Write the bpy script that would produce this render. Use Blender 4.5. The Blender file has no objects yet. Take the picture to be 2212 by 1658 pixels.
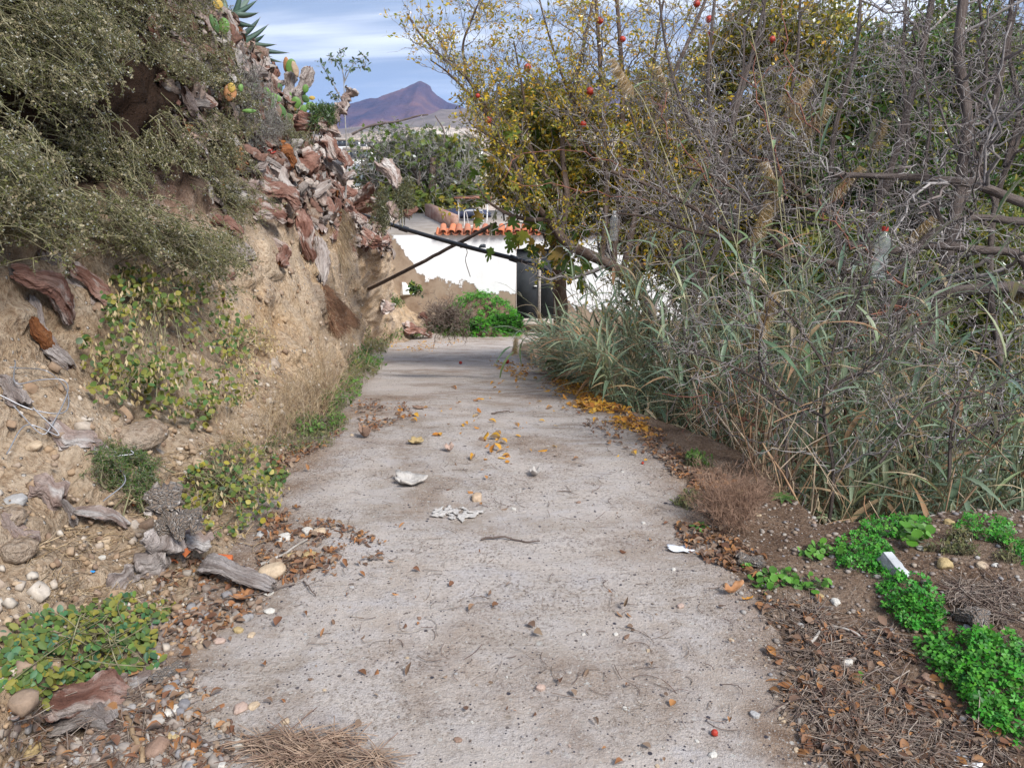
import bpy, math, random
import numpy as np
from mathutils import Vector, Matrix
from mathutils.bvhtree import BVHTree
random.seed(7); rng = np.random.default_rng(7)
PI = math.pi
# ------------------------------------------------------------------ camera, world, sun, exposure
FPX = 1703.0; CU, CV = 1106.0, 829.0; PITCH = math.radians(17.9); CAM = np.array([0., 0., 1.6])
sc = bpy.context.scene
COL = bpy.data.collections.new("place"); sc.collection.children.link(COL)
cd = bpy.data.cameras.new("camera"); cam = bpy.data.objects.new("camera", cd); sc.collection.objects.link(cam)
cd.sensor_width = 36.0; cd.lens = FPX / 2212.0 * 36.0; cd.clip_start = 0.05; cd.clip_end = 20000
cam.location = CAM; cam.rotation_euler = (PI / 2 - PITCH, 0, 0)
sc.camera = cam
SUN_EL, SUN_AZ = math.radians(48), math.radians(140)   # compass-like: 0 = +Y, 90 = +X
w = bpy.data.worlds.new("World"); sc.world = w; w.use_nodes = True
nt = w.node_tree; nt.nodes.clear()
def wn(t, **k):
    n = nt.nodes.new(t)
    for a, b in k.items(): setattr(n, a, b)
    return n
L = nt.links.new
out = wn('ShaderNodeOutputWorld'); bg = wn('ShaderNodeBackground'); bg.inputs[1].default_value = 0.09
L(bg.outputs[0], out.inputs[0])
sky = wn('ShaderNodeTexSky', sky_type='NISHITA', sun_disc=False, sun_elevation=SUN_EL, sun_rotation=SUN_AZ, air_density=1.0, dust_density=1.5)
tc = wn('ShaderNodeTexCoord'); sep = wn('ShaderNodeSeparateXYZ'); L(tc.outputs['Generated'], sep.inputs[0])
def wm(op, a, b=None, c=None):
    n = wn('ShaderNodeMath', operation=op)
    for i, x in enumerate((a, b, c)):
        if x is None: continue
        if isinstance(x, (int, float)): n.inputs[i].default_value = x
        else: L(x, n.inputs[i])
    return n.outputs[0]
zz = wm('ADD', wm('MAXIMUM', sep.outputs[2], 0.0), 0.16)
cx = wm('DIVIDE', sep.outputs[0], zz); cy = wm('DIVIDE', sep.outputs[1], zz)
cmb = wn('ShaderNodeCombineXYZ'); L(cx, cmb.inputs[0]); L(cy, cmb.inputs[1])
def wnoise(scale, det, off, stretch=(1, 1, 1)):
    mp = wn('ShaderNodeMapping'); mp.inputs[1].default_value = off; mp.inputs[3].default_value = stretch
    L(cmb.outputs[0], mp.inputs[0])
    n = wn('ShaderNodeTexNoise'); n.inputs['Scale'].default_value = scale; n.inputs['Detail'].default_value = det
    n.inputs['Roughness'].default_value = 0.52; n.inputs['Distortion'].default_value = 0.35
    L(mp.outputs[0], n.inputs[0]); return n.outputs[0]
def wramp(f, stops):
    r = wn('ShaderNodeValToRGB'); r.color_ramp.interpolation = 'EASE'
    for i, (p, c) in enumerate(stops):
        e = r.color_ramp.elements[i] if i < 2 else r.color_ramp.elements.new(p)
        e.position = p; e.color = (*c, 1)
    L(f, r.inputs[0]); return r.outputs[0]
def wmix(f, a, b):
    m = wn('ShaderNodeMix', data_type='RGBA')
    L(f, m.inputs[0])
    for i, x in ((6, a), (7, b)):
        if isinstance(x, tuple): m.inputs[i].default_value = (*x, 1)
        else: L(x, m.inputs[i])
    return m.outputs[2]
n1 = wnoise(0.55, 6, (3.1, 1.7, 0), (0.55, 1.0, 1))
n2 = wnoise(1.1, 5, (7.7, 4.2, 2), (0.5, 1.2, 1))
cover = wramp(n1, [(0.28, (0, 0, 0)), (0.5, (0.85,) * 3)])
shade = wramp(n2, [(0.4, (2.9, 4.1, 6.6)), (0.66, (11.5, 12, 12.8))])
shade.node.color_ramp.elements[0].color = (3.1, 4.1, 6.0, 1)
cl = wmix(cover, sky.outputs[0], shade)
hz = wramp(sep.outputs[2], [(0.0, (1, 1, 1)), (0.12, (0, 0, 0))])
cl = wmix(hz, cl, (3.4, 4.9, 7.6))
L(cl, bg.inputs[0])
sd = bpy.data.lights.new("sun", 'SUN'); sd.energy = 3.4; sd.angle = math.radians(18); sd.color = (1, .97, .92)
so = bpy.data.objects.new("sun", sd); sc.collection.objects.link(so)
sdir = Vector((math.sin(SUN_AZ) * math.cos(SUN_EL), math.cos(SUN_AZ) * math.cos(SUN_EL), math.sin(SUN_EL)))
so.rotation_euler = sdir.to_track_quat('Z', 'Y').to_euler()
sc.view_settings.view_transform = 'Standard'; sc.view_settings.look = 'None'
sc.view_settings.exposure = 0.58; sc.view_settings.gamma = 1.0; sc.view_settings.use_curve_mapping = False
sc.render.film_transparent = False
sc.cycles.max_bounces = 4; sc.cycles.diffuse_bounces = 2; sc.cycles.glossy_bounces = 2; sc.cycles.transmission_bounces = 4
sc.cycles.transparent_max_bounces = 8; sc.cycles.volume_bounces = 0
sc.cycles.use_denoising = True
# ------------------------------------------------------------------ pixel <-> place
cP, sP = math.cos(PITCH), math.sin(PITCH)
def ray(u, v):
    a = (u - CU) / FPX; b = -(v - CV) / FPX
    return np.array([a, cP + b * sP, -sP + b * cP])
def at(u, v, d): return CAM + ray(u, v) * d
def atY(u, v, Y):
    r = ray(u, v); return CAM + r * (Y / r[1])
def depth_of(p): return (p[1]) * cP - (p[2] - 1.6) * sP
# ------------------------------------------------------------------ noise
def _h(ix, iy, iz, s):
    h = (ix * 374761393 + iy * 668265263 + iz * 2147483647 + s * 974711) & 0xffffffff
    h = ((h ^ (h >> 13)) * 1274126177) & 0xffffffff
    h = (h ^ (h >> 16)) & 0xffffffff
    return (h & 0xffffff) / float(0x7fffff) - 1.0
def vnoise(P, seed=0):
    P = np.asarray(P, float); i = np.floor(P).astype(np.int64); f = P - i; f = f * f * (3 - 2 * f)
    x, y, z = i[..., 0], i[..., 1], i[..., 2]; fx, fy, fz = f[..., 0], f[..., 1], f[..., 2]
    r = 0
    for dx in (0, 1):
        wx = fx if dx else 1 - fx
        for dy in (0, 1):
            wy = fy if dy else 1 - fy
            for dz in (0, 1):
                wz = fz if dz else 1 - fz
                r = r + wx * wy * wz * _h(x + dx, y + dy, z + dz, seed)
    return r
def fbm(P, oct=4, seed=0, gain=.5, lac=2.03):
    P = np.asarray(P, float); a = 1; s = 0
    for o in range(oct):
        s = s + a * vnoise(P + o * 17.3, seed + o); P = P * lac; a *= gain
    return s
def fb2(x, y, sc_, oct=4, seed=0):
    return fbm(np.stack([x * sc_, y * sc_, np.zeros_like(x) + .5], -1), oct, seed)
def sstep(a, b, x):
    t = np.clip((x - a) / (b - a), 0, 1); return t * t * (3 - 2 * t)
def unit(a): return a / np.maximum(np.linalg.norm(a, axis=-1, keepdims=True), 1e-9)
# ------------------------------------------------------------------ mesh helpers
def mk(name, parts, mats, smooth=False, off=None):
    """parts: list of (V, F) or (V, F, material index) -> one mesh"""
    me = bpy.data.meshes.new(name); Vs = []; ls = []; lt = []; mi = []; b = 0
    for p in parts:
        V, F = np.asarray(p[0], float), np.asarray(p[1], np.int64)
        if len(V) == 0 or len(F) == 0: continue
        Vs.append(V); ls.append((F + b).ravel()); lt.append(np.full(len(F), F.shape[1], np.int32))
        mi.append(np.full(len(F), p[2] if len(p) > 2 else 0, np.int32)); b += len(V)
    V = np.concatenate(Vs); ls = np.concatenate(ls).astype(np.int32); lt = np.concatenate(lt); mi = np.concatenate(mi)
    if off is not None: V = V - np.asarray(off)
    me.vertices.add(len(V)); me.vertices.foreach_set('co', V.astype(np.float32).ravel())
    me.loops.add(len(ls)); me.loops.foreach_set('vertex_index', ls)
    me.polygons.add(len(lt)); st = np.concatenate([[0], np.cumsum(lt)[:-1]]).astype(np.int32)
    me.polygons.foreach_set('loop_start', st); me.polygons.foreach_set('loop_total', lt)
    me.polygons.foreach_set('material_index', mi)
    if smooth: me.polygons.foreach_set('use_smooth', np.ones(len(lt), bool))
    for m in (mats if isinstance(mats, (list, tuple)) else [mats]): me.materials.append(m)
    me.update(calc_edges=True); me.validate(); return me
def link(name, me, loc=(0, 0, 0), parent=None):
    o = bpy.data.objects.new(name, me); COL.objects.link(o); o.location = loc
    if parent: o.parent = parent
    return o
LOC = {}
def thing(name, label, cat, loc, group=None, rz=0):
    o = bpy.data.objects.new(name, None); COL.objects.link(o); o.location = loc; o.empty_display_size = .1
    o.rotation_euler = (0, 0, rz)
    o['label'] = label; o['category'] = cat
    if group: o['group'] = group
    LOC[o] = np.array(loc, float); return o
def part(name, parts, mats, parent, smooth=False, label=None):
    o = link(name, mk(name, parts, mats, smooth, off=LOC[parent]), parent=parent); LOC[o] = LOC[parent]
    if label: o['label'] = label
    return o
def solid(name, label, cat, parts, mats, base, group=None, smooth=False):
    o = link(name, mk(name, parts, mats, smooth, off=base), loc=base); LOC[o] = np.array(base, float)
    o['label'] = label; o['category'] = cat
    if group: o['group'] = group
    return o
def setting(name, parts, mats, smooth=False, kind='structure'):
    o = link(name, mk(name, parts, mats, smooth)); o['kind'] = kind; LOC[o] = np.zeros(3); return o
def stuff(name, label, cat, parts, mats, smooth=False):
    o = link(name, mk(name, parts, mats, smooth)); o['kind'] = 'stuff'; o['label'] = label; o['category'] = cat
    LOC[o] = np.zeros(3); return o
def grid(nx, ny):
    j, i = np.meshgrid(np.arange(ny - 1), np.arange(nx - 1), indexing='ij'); a = (j * nx + i).ravel()
    return np.stack([a, a + 1, a + nx + 1, a + nx], -1)
def box(x0, x1, y0, y1, z0, z1):
    V = np.array([[x, y, z] for z in (z0, z1) for y in (y0, y1) for x in (x0, x1)], float)
    F = np.array([[0, 2, 3, 1], [4, 5, 7, 6], [0, 1, 5, 4], [2, 6, 7, 3], [0, 4, 6, 2], [1, 3, 7, 5]]); return V, F
def tubes(P, R, k=3):
    P = np.asarray(P, float); R = np.asarray(R, float); N, n, _ = P.shape
    T = np.gradient(P, axis=1); T = unit(T)
    ref = np.tile(np.array([.31, .17, .93]), (N, 1)); m = np.abs((T[:, 0] * ref).sum(-1)) > .8; ref[m] = [.9, .3, .1]
    A = np.cross(T, ref[:, None, :]); A = unit(A); B = np.cross(T, A)
    th = np.arange(k) * 2 * PI / k
    V = P[:, :, None, :] + R[:, :, None, None] * (np.cos(th)[None, None, :, None] * A[:, :, None, :] + np.sin(th)[None, None, :, None] * B[:, :, None, :])
    a = np.arange(N)[:, None, None] * n * k + np.arange(n - 1)[None, :, None] * k + np.arange(k)[None, None, :]
    b = np.arange(N)[:, None, None] * n * k + np.arange(n - 1)[None, :, None] * k + ((np.arange(k) + 1) % k)[None, None, :]
    F = np.stack([a, b, b + k, a + k], -1).reshape(-1, 4)
    return V.reshape(-1, 3), F
def resample(pts, n):
    pts = np.asarray(pts, float)
    if len(pts) > 2:      # Catmull-Rom
        q = []; e = np.vstack([2 * pts[0] - pts[1], pts, 2 * pts[-1] - pts[-2]])
        for i in range(1, len(e) - 2):
            t = np.linspace(0, 1, 9)[:-1, None]; a, b, c, d = e[i - 1], e[i], e[i + 1], e[i + 2]
            q.append(.5 * (2 * b + (c - a) * t + (2 * a - 5 * b + 4 * c - d) * t ** 2 + (3 * b - a - 3 * c + d) * t ** 3))
        pts = np.vstack(q + [pts[-1:]])
    s = np.concatenate([[0], np.cumsum(np.linalg.norm(np.diff(pts, axis=0), axis=1))]); t = np.linspace(0, s[-1], n)
    return np.stack([np.interp(t, s, pts[:, i]) for i in range(3)], -1)
def frames(axis, hint):
    a = unit(axis); x = unit(np.cross(a, hint)); z = np.cross(x, a); return np.stack([x, a, z], -1)  # columns
def place(T, F, pos, M, s):
    """template T(m,3) placed N times"""
    pos = np.asarray(pos); N = len(pos); s = np.broadcast_to(np.asarray(s, float), (N,)) if np.ndim(s) < 2 else s
    Q = T[None] * (s[:, None, None] if s.ndim == 1 else s[:, None, :])
    V = np.einsum('nij,nmj->nmi', M, Q) + pos[:, None, :]
    m = len(T); FF = (F[None] + (np.arange(N) * m)[:, None, None]).reshape(-1, F.shape[1]); return V.reshape(-1, 3), FF
def rdir(n, up=0.0, r=None):
    r = r or rng; v = r.normal(size=(n, 3)); v = unit(v); v[:, 2] += up; return unit(v)
# leaf templates, axis +Y, normal +Z
def diamond(w=.4, f=.12): return np.array([[0, 0, 0], [-w / 2, .45, f], [0, 1, 0], [w / 2, .45, f]], float), np.array([[0, 2, 1], [0, 3, 2]])
def oval(w=.7, f=.08, tip=.0):
    V = [[0, 0, 0], [0, .5, -.02], [0, 1 + tip, -.06]]
    ys = [.15, .42, .7, .92]; ws = [.55, 1, .92, .45]
    for s in (-1, 1):
        for y, q in zip(ys, ws): V.append([s * w / 2 * q, y, f * q - .05 * y * y])
    F = [[0, 1, 3], [3, 1, 4], [4, 1, 5], [5, 1, 2], [5, 2, 6], [0, 7, 1], [7, 8, 1], [8, 9, 1], [9, 2, 1], [9, 10, 2]]
    return np.array(V, float), np.array(F)
def blade(n=5, w=.06, droop=.35, fold=.25):
    y = np.linspace(0, 1, n + 1); ww = w * np.sin(np.clip(y * 1.0 + .12, 0, 1) * PI) ** .7; ww[-1] = .001; z = -droop * y ** 2
    yy = y * (1 - .25 * droop * y); V = []
    for i in range(n + 1): V += [[-ww[i] / 2, yy[i], z[i] + fold * ww[i]], [0, yy[i], z[i]], [ww[i] / 2, yy[i], z[i] + fold * ww[i]]]
    F = []
    for i in range(n):
        a = i * 3; F += [[a, a + 1, a + 4, a + 3], [a + 1, a + 2, a + 5, a + 4]]
    return np.array(V, float), np.array(F)
def clover():
    V = []; F = []
    for k in range(3):
        t = k * 2 * PI / 3 + PI / 2; c, s = math.cos(t), math.sin(t); b = len(V)
        for x, y, z in [(0, 0, 0), (-.22, .3, .04), (-.36, .62, .06), (-.24, .86, .03), (0, .72, -.02), (.24, .86, .03), (.36, .62, .06), (.22, .3, .04)]:
            V.append([x * s + y * c, -x * c + y * s, z + .0])
        F += [[b, b + 4, b + 1], [b + 1, b + 4, b + 2], [b + 2, b + 4, b + 3], [b, b + 7, b + 4], [b + 7, b + 6, b + 4], [b + 6, b + 5, b + 4]]
    return np.array(V, float) * .55, np.array(F)
def figleaf():
    V = [[0, .35, 0]]; pts = [(-.02, 0), (-.2, -.05), (-.3, .12), (-.55, .2), (-.42, .36), (-.22, .42), (-.42, .68), (-.3, .82), (-.12, .6), (-.14, .9), (0, 1.08)]
    pts = pts + [(-x, y) for x, y in pts[::-1][1:]]
    for x, y in pts: V.append([x, y, .06 * abs(x) - .12 * y * y])
    n = len(pts); F = [[0, i + 2 if i + 2 <= n else 1, i + 1] for i in range(n)]
    return np.array(V, float), np.array(F)
def ico(sub=1):
    import bmesh
    bm = bmesh.new(); bmesh.ops.create_icosphere(bm, subdivisions=sub, radius=1)
    V = np.array([v.co[:] for v in bm.verts]); F = np.array([[v.index for v in f.verts] for f in bm.faces]); bm.free(); return V, F
ICO1, ICO2, ICO3 = ico(1), ico(2), ico(3)
def smoothN(V, F):
    n = np.zeros_like(V); a, b, c = V[F[:, 0]], V[F[:, 1]], V[F[:, 2]]; fn = np.cross(b - a, c - a)
    for i in range(F.shape[1]): np.add.at(n, F[:, i], fn)
    return unit(n)
# ------------------------------------------------------------------ materials
class NT:
    def __init__(s, name):
        s.m = bpy.data.materials.new(name); s.m.use_nodes = True; s.t = s.m.node_tree; s.t.nodes.clear()
        s.out = s.n('ShaderNodeOutputMaterial'); s.tc = s.n('ShaderNodeTexCoord'); s.geo = s.n('ShaderNodeNewGeometry')
    def n(s, t, **k):
        x = s.t.nodes.new(t)
        for a, b in k.items(): setattr(x, a, b)
        return x
    def set(s, sock, v):
        if hasattr(v, 'links'): s.t.links.new(v, sock)
        elif isinstance(v, tuple) and len(v) == 3 and sock.type == 'RGBA': sock.default_value = (*v, 1)
        else: sock.default_value = v
    def map(s, vec, scale=(1, 1, 1), loc=(0, 0, 0)):
        m = s.n('ShaderNodeMapping'); s.t.links.new(vec, m.inputs[0]); m.inputs[3].default_value = scale; m.inputs[1].default_value = loc; return m.outputs[0]
    def noise(s, scale, det=4, rough=.55, vec=None, dist=0):
        x = s.n('ShaderNodeTexNoise'); s.t.links.new(vec or s.tc.outputs['Object'], x.inputs[0])
        x.inputs['Scale'].default_value = scale; x.inputs['Detail'].default_value = det; x.inputs['Roughness'].default_value = rough
        x.inputs['Distortion'].default_value = dist; return x.outputs[0]
    def vor(s, scale, vec=None, out=0, feature='F1'):
        x = s.n('ShaderNodeTexVoronoi', feature=feature); s.t.links.new(vec or s.tc.outputs['Object'], x.inputs['Vector'])
        x.inputs['Scale'].default_value = scale; return x.outputs[out]
    def ramp(s, f, stops, interp='LINEAR'):
        r = s.n('ShaderNodeValToRGB'); cr = r.color_ramp; cr.interpolation = interp
        while len(cr.elements) < len(stops): cr.elements.new(.5)
        for e, (p, c) in zip(cr.elements, stops): e.position = p; e.color = (*(c if isinstance(c, tuple) else (c, c, c)), 1)
        s.t.links.new(f, r.inputs[0]); return r.outputs[0]
    def mix(s, f, a, b, mode='MIX'):
        m = s.n('ShaderNodeMix', data_type='RGBA', blend_type=mode); s.set(m.inputs[0], f); s.set(m.inputs[6], a); s.set(m.inputs[7], b); return m.outputs[2]
    def math(s, op, a, b=0.0, clamp=False):
        m = s.n('ShaderNodeMath', operation=op, use_clamp=clamp); s.set(m.inputs[0], a); s.set(m.inputs[1], b); return m.outputs[0]
    def bump(s, h, strength=.5, dist=.01, nrm=None):
        b = s.n('ShaderNodeBump'); b.inputs['Strength'].default_value = strength; b.inputs['Distance'].default_value = dist
        s.t.links.new(h, b.inputs['Height'])
        if nrm: s.t.links.new(nrm, b.inputs['Normal'])
        return b.outputs[0]
    def pbr(s, col, rough=.8, nrm=None, spec=.3, **kw):
        p = s.n('ShaderNodeBsdfPrincipled'); s.set(p.inputs['Base Color'], col); s.set(p.inputs['Roughness'], rough)
        p.inputs['Specular IOR Level'].default_value = spec
        if nrm: s.t.links.new(nrm, p.inputs['Normal'])
        for a, b in kw.items(): s.set(p.inputs[a.replace('_', ' ')], b)
        s.t.links.new(p.outputs[0], s.out.inputs[0]); return p
def leafmat(name, cols, trans=.35, rough=.55, gloss=.06, isl=True, vein=0):
    s = NT(name); r = s.geo.outputs['Random Per Island'] if isl else s.n('ShaderNodeObjectInfo').outputs['Random']
    cols = list(cols) * (2 if len(cols) == 1 else 1); st = [(i / (len(cols) - 1), c) for i, c in enumerate(cols)]
    c = s.ramp(r, st)
    c = s.mix(s.math('MULTIPLY', s.noise(30, 3), .35), c, s.mix(1.0, c, (.55, .5, .4), 'MULTIPLY'))
    d = s.n('ShaderNodeBsdfDiffuse'); s.set(d.inputs[0], c); t = s.n('ShaderNodeBsdfTranslucent'); s.set(t.inputs[0], s.mix(1.0, c, (1.25, 1.2, .7), 'MULTIPLY'))
    m = s.n('ShaderNodeMixShader'); m.inputs[0].default_value = trans; s.t.links.new(d.outputs[0], m.inputs[1]); s.t.links.new(t.outputs[0], m.inputs[2])
    g = s.n('ShaderNodeBsdfGlossy'); g.inputs['Roughness'].default_value = rough; g.inputs[0].default_value = (1, 1, 1, 1)
    f = s.n('ShaderNodeFresnel'); f.inputs[0].default_value = 1.4; m2 = s.n('ShaderNodeMixShader')
    s.t.links.new(s.math('MULTIPLY', f.outputs[0], gloss * 8, True), m2.inputs[0]); s.t.links.new(m.outputs[0], m2.inputs[1]); s.t.links.new(g.outputs[0], m2.inputs[2])
    s.t.links.new(m2.outputs[0], s.out.inputs[0]); return s.m
def islmat(name, cols, rough=.85, nscale=25, dark=.6, bump=.4, bd=.004, interp='LINEAR', spec=.25):
    s = NT(name); st = [(i / max(1, len(cols) - (interp == 'LINEAR')), c) for i, c in enumerate(cols)]
    c = s.ramp(s.geo.outputs['Random Per Island'], st, interp); nz = s.noise(nscale, 5, .65)
    c = s.mix(s.ramp(nz, [(.35, 0.0), (.65, 1.0)]), c, s.mix(1.0, c, (dark, dark, dark), 'MULTIPLY'))
    s.pbr(c, rough, s.bump(nz, bump, bd), spec); return s.m
def stonemat(name, a, b, c3=None, scale=9):
    s = NT(name); n = s.noise(scale, 6, .65); c = s.ramp(n, [(.3, a), (.55, b), (.75, c3 or a)])
    f = s.noise(scale * 9, 3, .7); c = s.mix(s.ramp(f, [(.4, 0.0), (.7, .5)]), c, s.mix(1.0, c, (.6, .58, .55), 'MULTIPLY'))
    s.pbr(c, .8, s.bump(s.mix(.4, n, f), .8, .015), .3); return s.m
def barkmat(name, cols, ang=14, lon=2.2, bd=.02, stops=None, patch=None, net=False):
    """uses UV: x = angle, y = length in metres"""
    s = NT(name); uv = s.tc.outputs['UV']; st = s.noise(1, 6, .62, s.map(uv, (ang, lon, 1)), .4)
    big = s.noise(1, 4, .55, s.map(uv, (4, 5, 1)), .6); k = len(cols) - 1
    f = s.math('ADD', s.math('MULTIPLY', st, .55), s.math('MULTIPLY', big, .45))
    c = s.ramp(f, [(.3 + .4 * i / k, x) for i, x in enumerate(cols)])
    h = s.math('ADD', st, s.math('MULTIPLY', s.noise(1, 5, .75, s.map(uv, (40, 26, 1))), .5))
    c = s.mix(s.ramp(h, [(.42, .25 if net else .85), (.62, 0.0)]), c, s.mix(1.0, c, (.42, .34, .31), 'MULTIPLY'))
    if patch: c = s.mix(s.ramp(s.noise(1, 5, .6, s.map(uv, (3.3, 4.1, 1), (4, 2, 0))), [(.52, 0.0), (.6, 1.0)]), c, patch)
    if net:
        v = s.vor(1, s.map(uv, (22, 85, 1)), 0, 'DISTANCE_TO_EDGE'); e = s.ramp(v, [(.0, 1.0), (.14, 0.0)])
        c = s.mix(e, s.mix(1.0, c, (.35, .3, .26), 'MULTIPLY'), c); h = s.math('ADD', st, s.math('MULTIPLY', e, .6))
    s.pbr(c, .9, s.bump(h, 1.0, bd * 1.6), .15); return s.m
def twigmat(name, cols, scale=30):
    s = NT(name); c = s.ramp(s.geo.outputs['Random Per Island'], [(i / (len(cols) - 1), x) for i, x in enumerate(cols)])
    n = s.noise(scale, 4, .6); c = s.mix(s.ramp(n, [(.4, 0.0), (.62, .75)]), c, s.mix(1.0, c, (.45, .42, .42), 'MULTIPLY'))
    s.pbr(c, .8, s.bump(n, .5, .004), .2); return s.m
M = {}
# earth bank
def earth():
    s = NT('bank earth'); n = s.noise(.9, 6, .6); n2 = s.noise(5, 6, .65); n3 = s.noise(38, 5, .7)
    c = s.ramp(n, [(.3, (.46, .29, .15)), (.45, (.60, .43, .27)), (.58, (.70, .55, .40)), (.72, (.52, .37, .25))])
    c = s.mix(s.ramp(n2, [(.42, 0.0), (.68, .8)]), c, (.62, .50, .37))
    c = s.mix(s.ramp(s.noise(1.7, 6, .66, s.map(s.tc.outputs['Object'], (1, 1, 1.6), (5, 1, 3))), [(.5, 0.0), (.62, .75)]), c, (.36, .29, .235))
    at_ = s.n('ShaderNodeAttribute', attribute_name='rubble').outputs['Fac']
    rub = s.ramp(n2, [(.3, (.115, .07, .05)), (.5, (.27, .17, .13)), (.62, (.42, .34, .29)), (.75, (.2, .13, .1))])
    c = s.mix(at_, c, rub)
    gr = s.n('ShaderNodeAttribute', attribute_name='dirt').outputs['Fac']
    c = s.mix(gr, c, s.ramp(n2, [(.3, (.25, .175, .115)), (.45, (.38, .28, .19)), (.6, (.5, .4, .3))]))
    c = s.mix(s.ramp(n3, [(.38, .75), (.55, 0.0)]), c, s.mix(1.0, c, (.5, .42, .36), 'MULTIPLY'))
    v = s.vor(26, out=0); pc = s.n('ShaderNodeTexVoronoi'); s.t.links.new(s.tc.outputs['Object'], pc.inputs['Vector']); pc.inputs['Scale'].default_value = 26
    pm = s.math('MULTIPLY', s.ramp(v, [(.16, 1.0), (.24, 0.0)]), s.ramp(pc.outputs['Color'], [(.62, 0.0), (.64, 1.0)]))
    c = s.mix(pm, c, s.mix(s.noise(3, 2), (.66, .62, .56), (.42, .36, .32)))
    c = s.mix(s.n('ShaderNodeAttribute', attribute_name='bush_shade').outputs['Fac'], c, s.mix(n2, (.022, .013, .009), (.06, .036, .024)))  # shaded hollow behind the saltbush, painted near-black into the bank colour
    h = s.math('ADD', s.math('MULTIPLY', n2, .5), s.math('MULTIPLY', n3, .35)); h = s.math('ADD', h, s.math('MULTIPLY', pm, .25))
    s.pbr(c, .95, s.bump(h, 1.0, .11), .1); return s.m
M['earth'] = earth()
def concrete():
    s = NT('worn concrete'); ob = s.tc.outputs['Object']; big = s.noise(.8, 6, .62, None, .8); mid = s.noise(4.2, 7, .68, s.map(ob, (1, 2.1, 1))); fine = s.noise(70, 5, .78); gr = s.noise(170, 3, .75); ed = s.n('ShaderNodeAttribute', attribute_name='edge').outputs['Fac']
    c = s.ramp(big, [(.34, (.27, .205, .16)), (.44, (.43, .36, .305)), (.54, (.60, .53, .48)), (.64, (.45, .37, .31))])
    c = s.mix(s.ramp(mid, [(.44, 0.0), (.6, .85)]), c, (.56, .505, .475))
    c = s.mix(s.ramp(s.noise(2.3, 6, .7, s.map(ob, (1, 1.4, 1), (2, 8, 0))), [(.55, 0.0), (.68, .7)]), c, (.57, .54, .55))
    dirt = s.math('ADD', s.ramp(s.noise(1.5, 6, .68, s.map(ob, (1, 1, 1), (9, 3, 0))), [(.5, 0.0), (.68, .85)]), s.math('MULTIPLY', ed, s.ramp(s.noise(5, 5, .65), [(.3, .35), (.6, 1.0)])), True)
    c = s.mix(dirt, c, s.ramp(s.noise(9, 5, .7), [(.35, (.2, .13, .09)), (.6, (.36, .26, .19))]))
    patch = s.ramp(s.noise(1.9, 5, .6, s.map(ob, (1, 1.8, 1), (6, 1, 0))), [(.4, .25), (.6, 1.0)])
    c = s.mix(s.math('MULTIPLY', patch, s.ramp(fine, [(.38, .9), (.53, 0.0)])), c, s.mix(1.0, c, (.4, .36, .33), 'MULTIPLY'))
    c = s.mix(s.ramp(gr, [(.55, 0.0), (.7, .85)]), c, (.56, .53, .5))
    for sc_, thr, size in ((85, .6, .26), (42, .78, .24), (20, .88, .2)):
        v = s.n('ShaderNodeTexVoronoi'); s.t.links.new(ob, v.inputs['Vector']); v.inputs['Scale'].default_value = sc_
        pm = s.math('MULTIPLY', s.ramp(v.outputs['Distance'], [(size, 1.0), (size + .08, 0.0)]), s.ramp(v.outputs['Color'], [(thr, 0.0), (thr + .01, 1.0)]))
        c = s.mix(pm, c, s.ramp(s.noise(sc_ * .37, 1), [(.4, (.07, .065, .08)), (.48, (.3, .24, .19)), (.58, (.55, .52, .48))]))
    h = s.math('ADD', s.math('MULTIPLY', fine, .7), s.math('MULTIPLY', gr, .4)); h = s.math('ADD', h, s.math('MULTIPLY', mid, 1.0))
    s.pbr(c, .92, s.bump(h, 1.0, .02), .15); return s.m
M['concrete'] = concrete()
def soil():
    s = NT('verge soil'); n = s.noise(3, 6, .65); f = s.noise(60, 5, .7)
    c = s.ramp(n, [(.3, (.085, .05, .033)), (.5, (.19, .125, .085)), (.65, (.27, .2, .15)), (.78, (.14, .09, .06))])
    c = s.mix(s.ramp(f, [(.36, .8), (.52, 0.0)]), c, (.04, .026, .02))
    c = s.mix(s.ramp(s.noise(120, 2, .6), [(.6, 0.0), (.7, .7)]), c, (.42, .36, .31))
    s.pbr(c, .95, s.bump(s.math('ADD', n, f), 1.0, .02), .1); return s.m
M['soil'] = soil()
M['clods'] = islmat('earth clods', [(.42, .3, .19), (.3, .2, .13), (.5, .38, .26), (.24, .16, .11), (.36, .27, .2), (.56, .5, .43), (.33, .22, .14)], .95, 50, .7)
M['gravel'] = islmat('gravel stones', [(.36, .31, .27), (.24, .19, .16), (.46, .42, .37), (.16, .12, .105), (.34, .26, .19), (.4, .37, .34), (.22, .21, .22), (.36, .26, .19)], .8, 60, .7)
M['litter'] = leafmat('dead leaf litter', [(.2, .09, .05), (.14, .08, .055), (.34, .15, .06), (.1, .055, .04), (.34, .25, .18), (.19, .115, .08), (.26, .17, .115), (.42, .2, .07), (.17, .09, .06)], .15)
M['yellow_litter'] = leafmat('yellow fallen leaves', [(.55, .26, .03), (.62, .33, .04), (.4, .15, .03), (.68, .42, .06), (.48, .2, .04)], .2)
M['twig_litter'] = twigmat('dry twig', [(.19, .13, .10), (.33, .27, .22), (.14, .09, .075), (.42, .36, .30)], 40)
M['straw'] = twigmat('dry straw', [(.42, .30, .17), (.55, .42, .26), (.30, .2, .12), (.6, .5, .36)], 30)
M['reed_dead'] = twigmat('dead reed stalk', [(.50, .38, .24), (.33, .18, .10), (.62, .52, .37), (.42, .32, .24)], 20)
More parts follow.
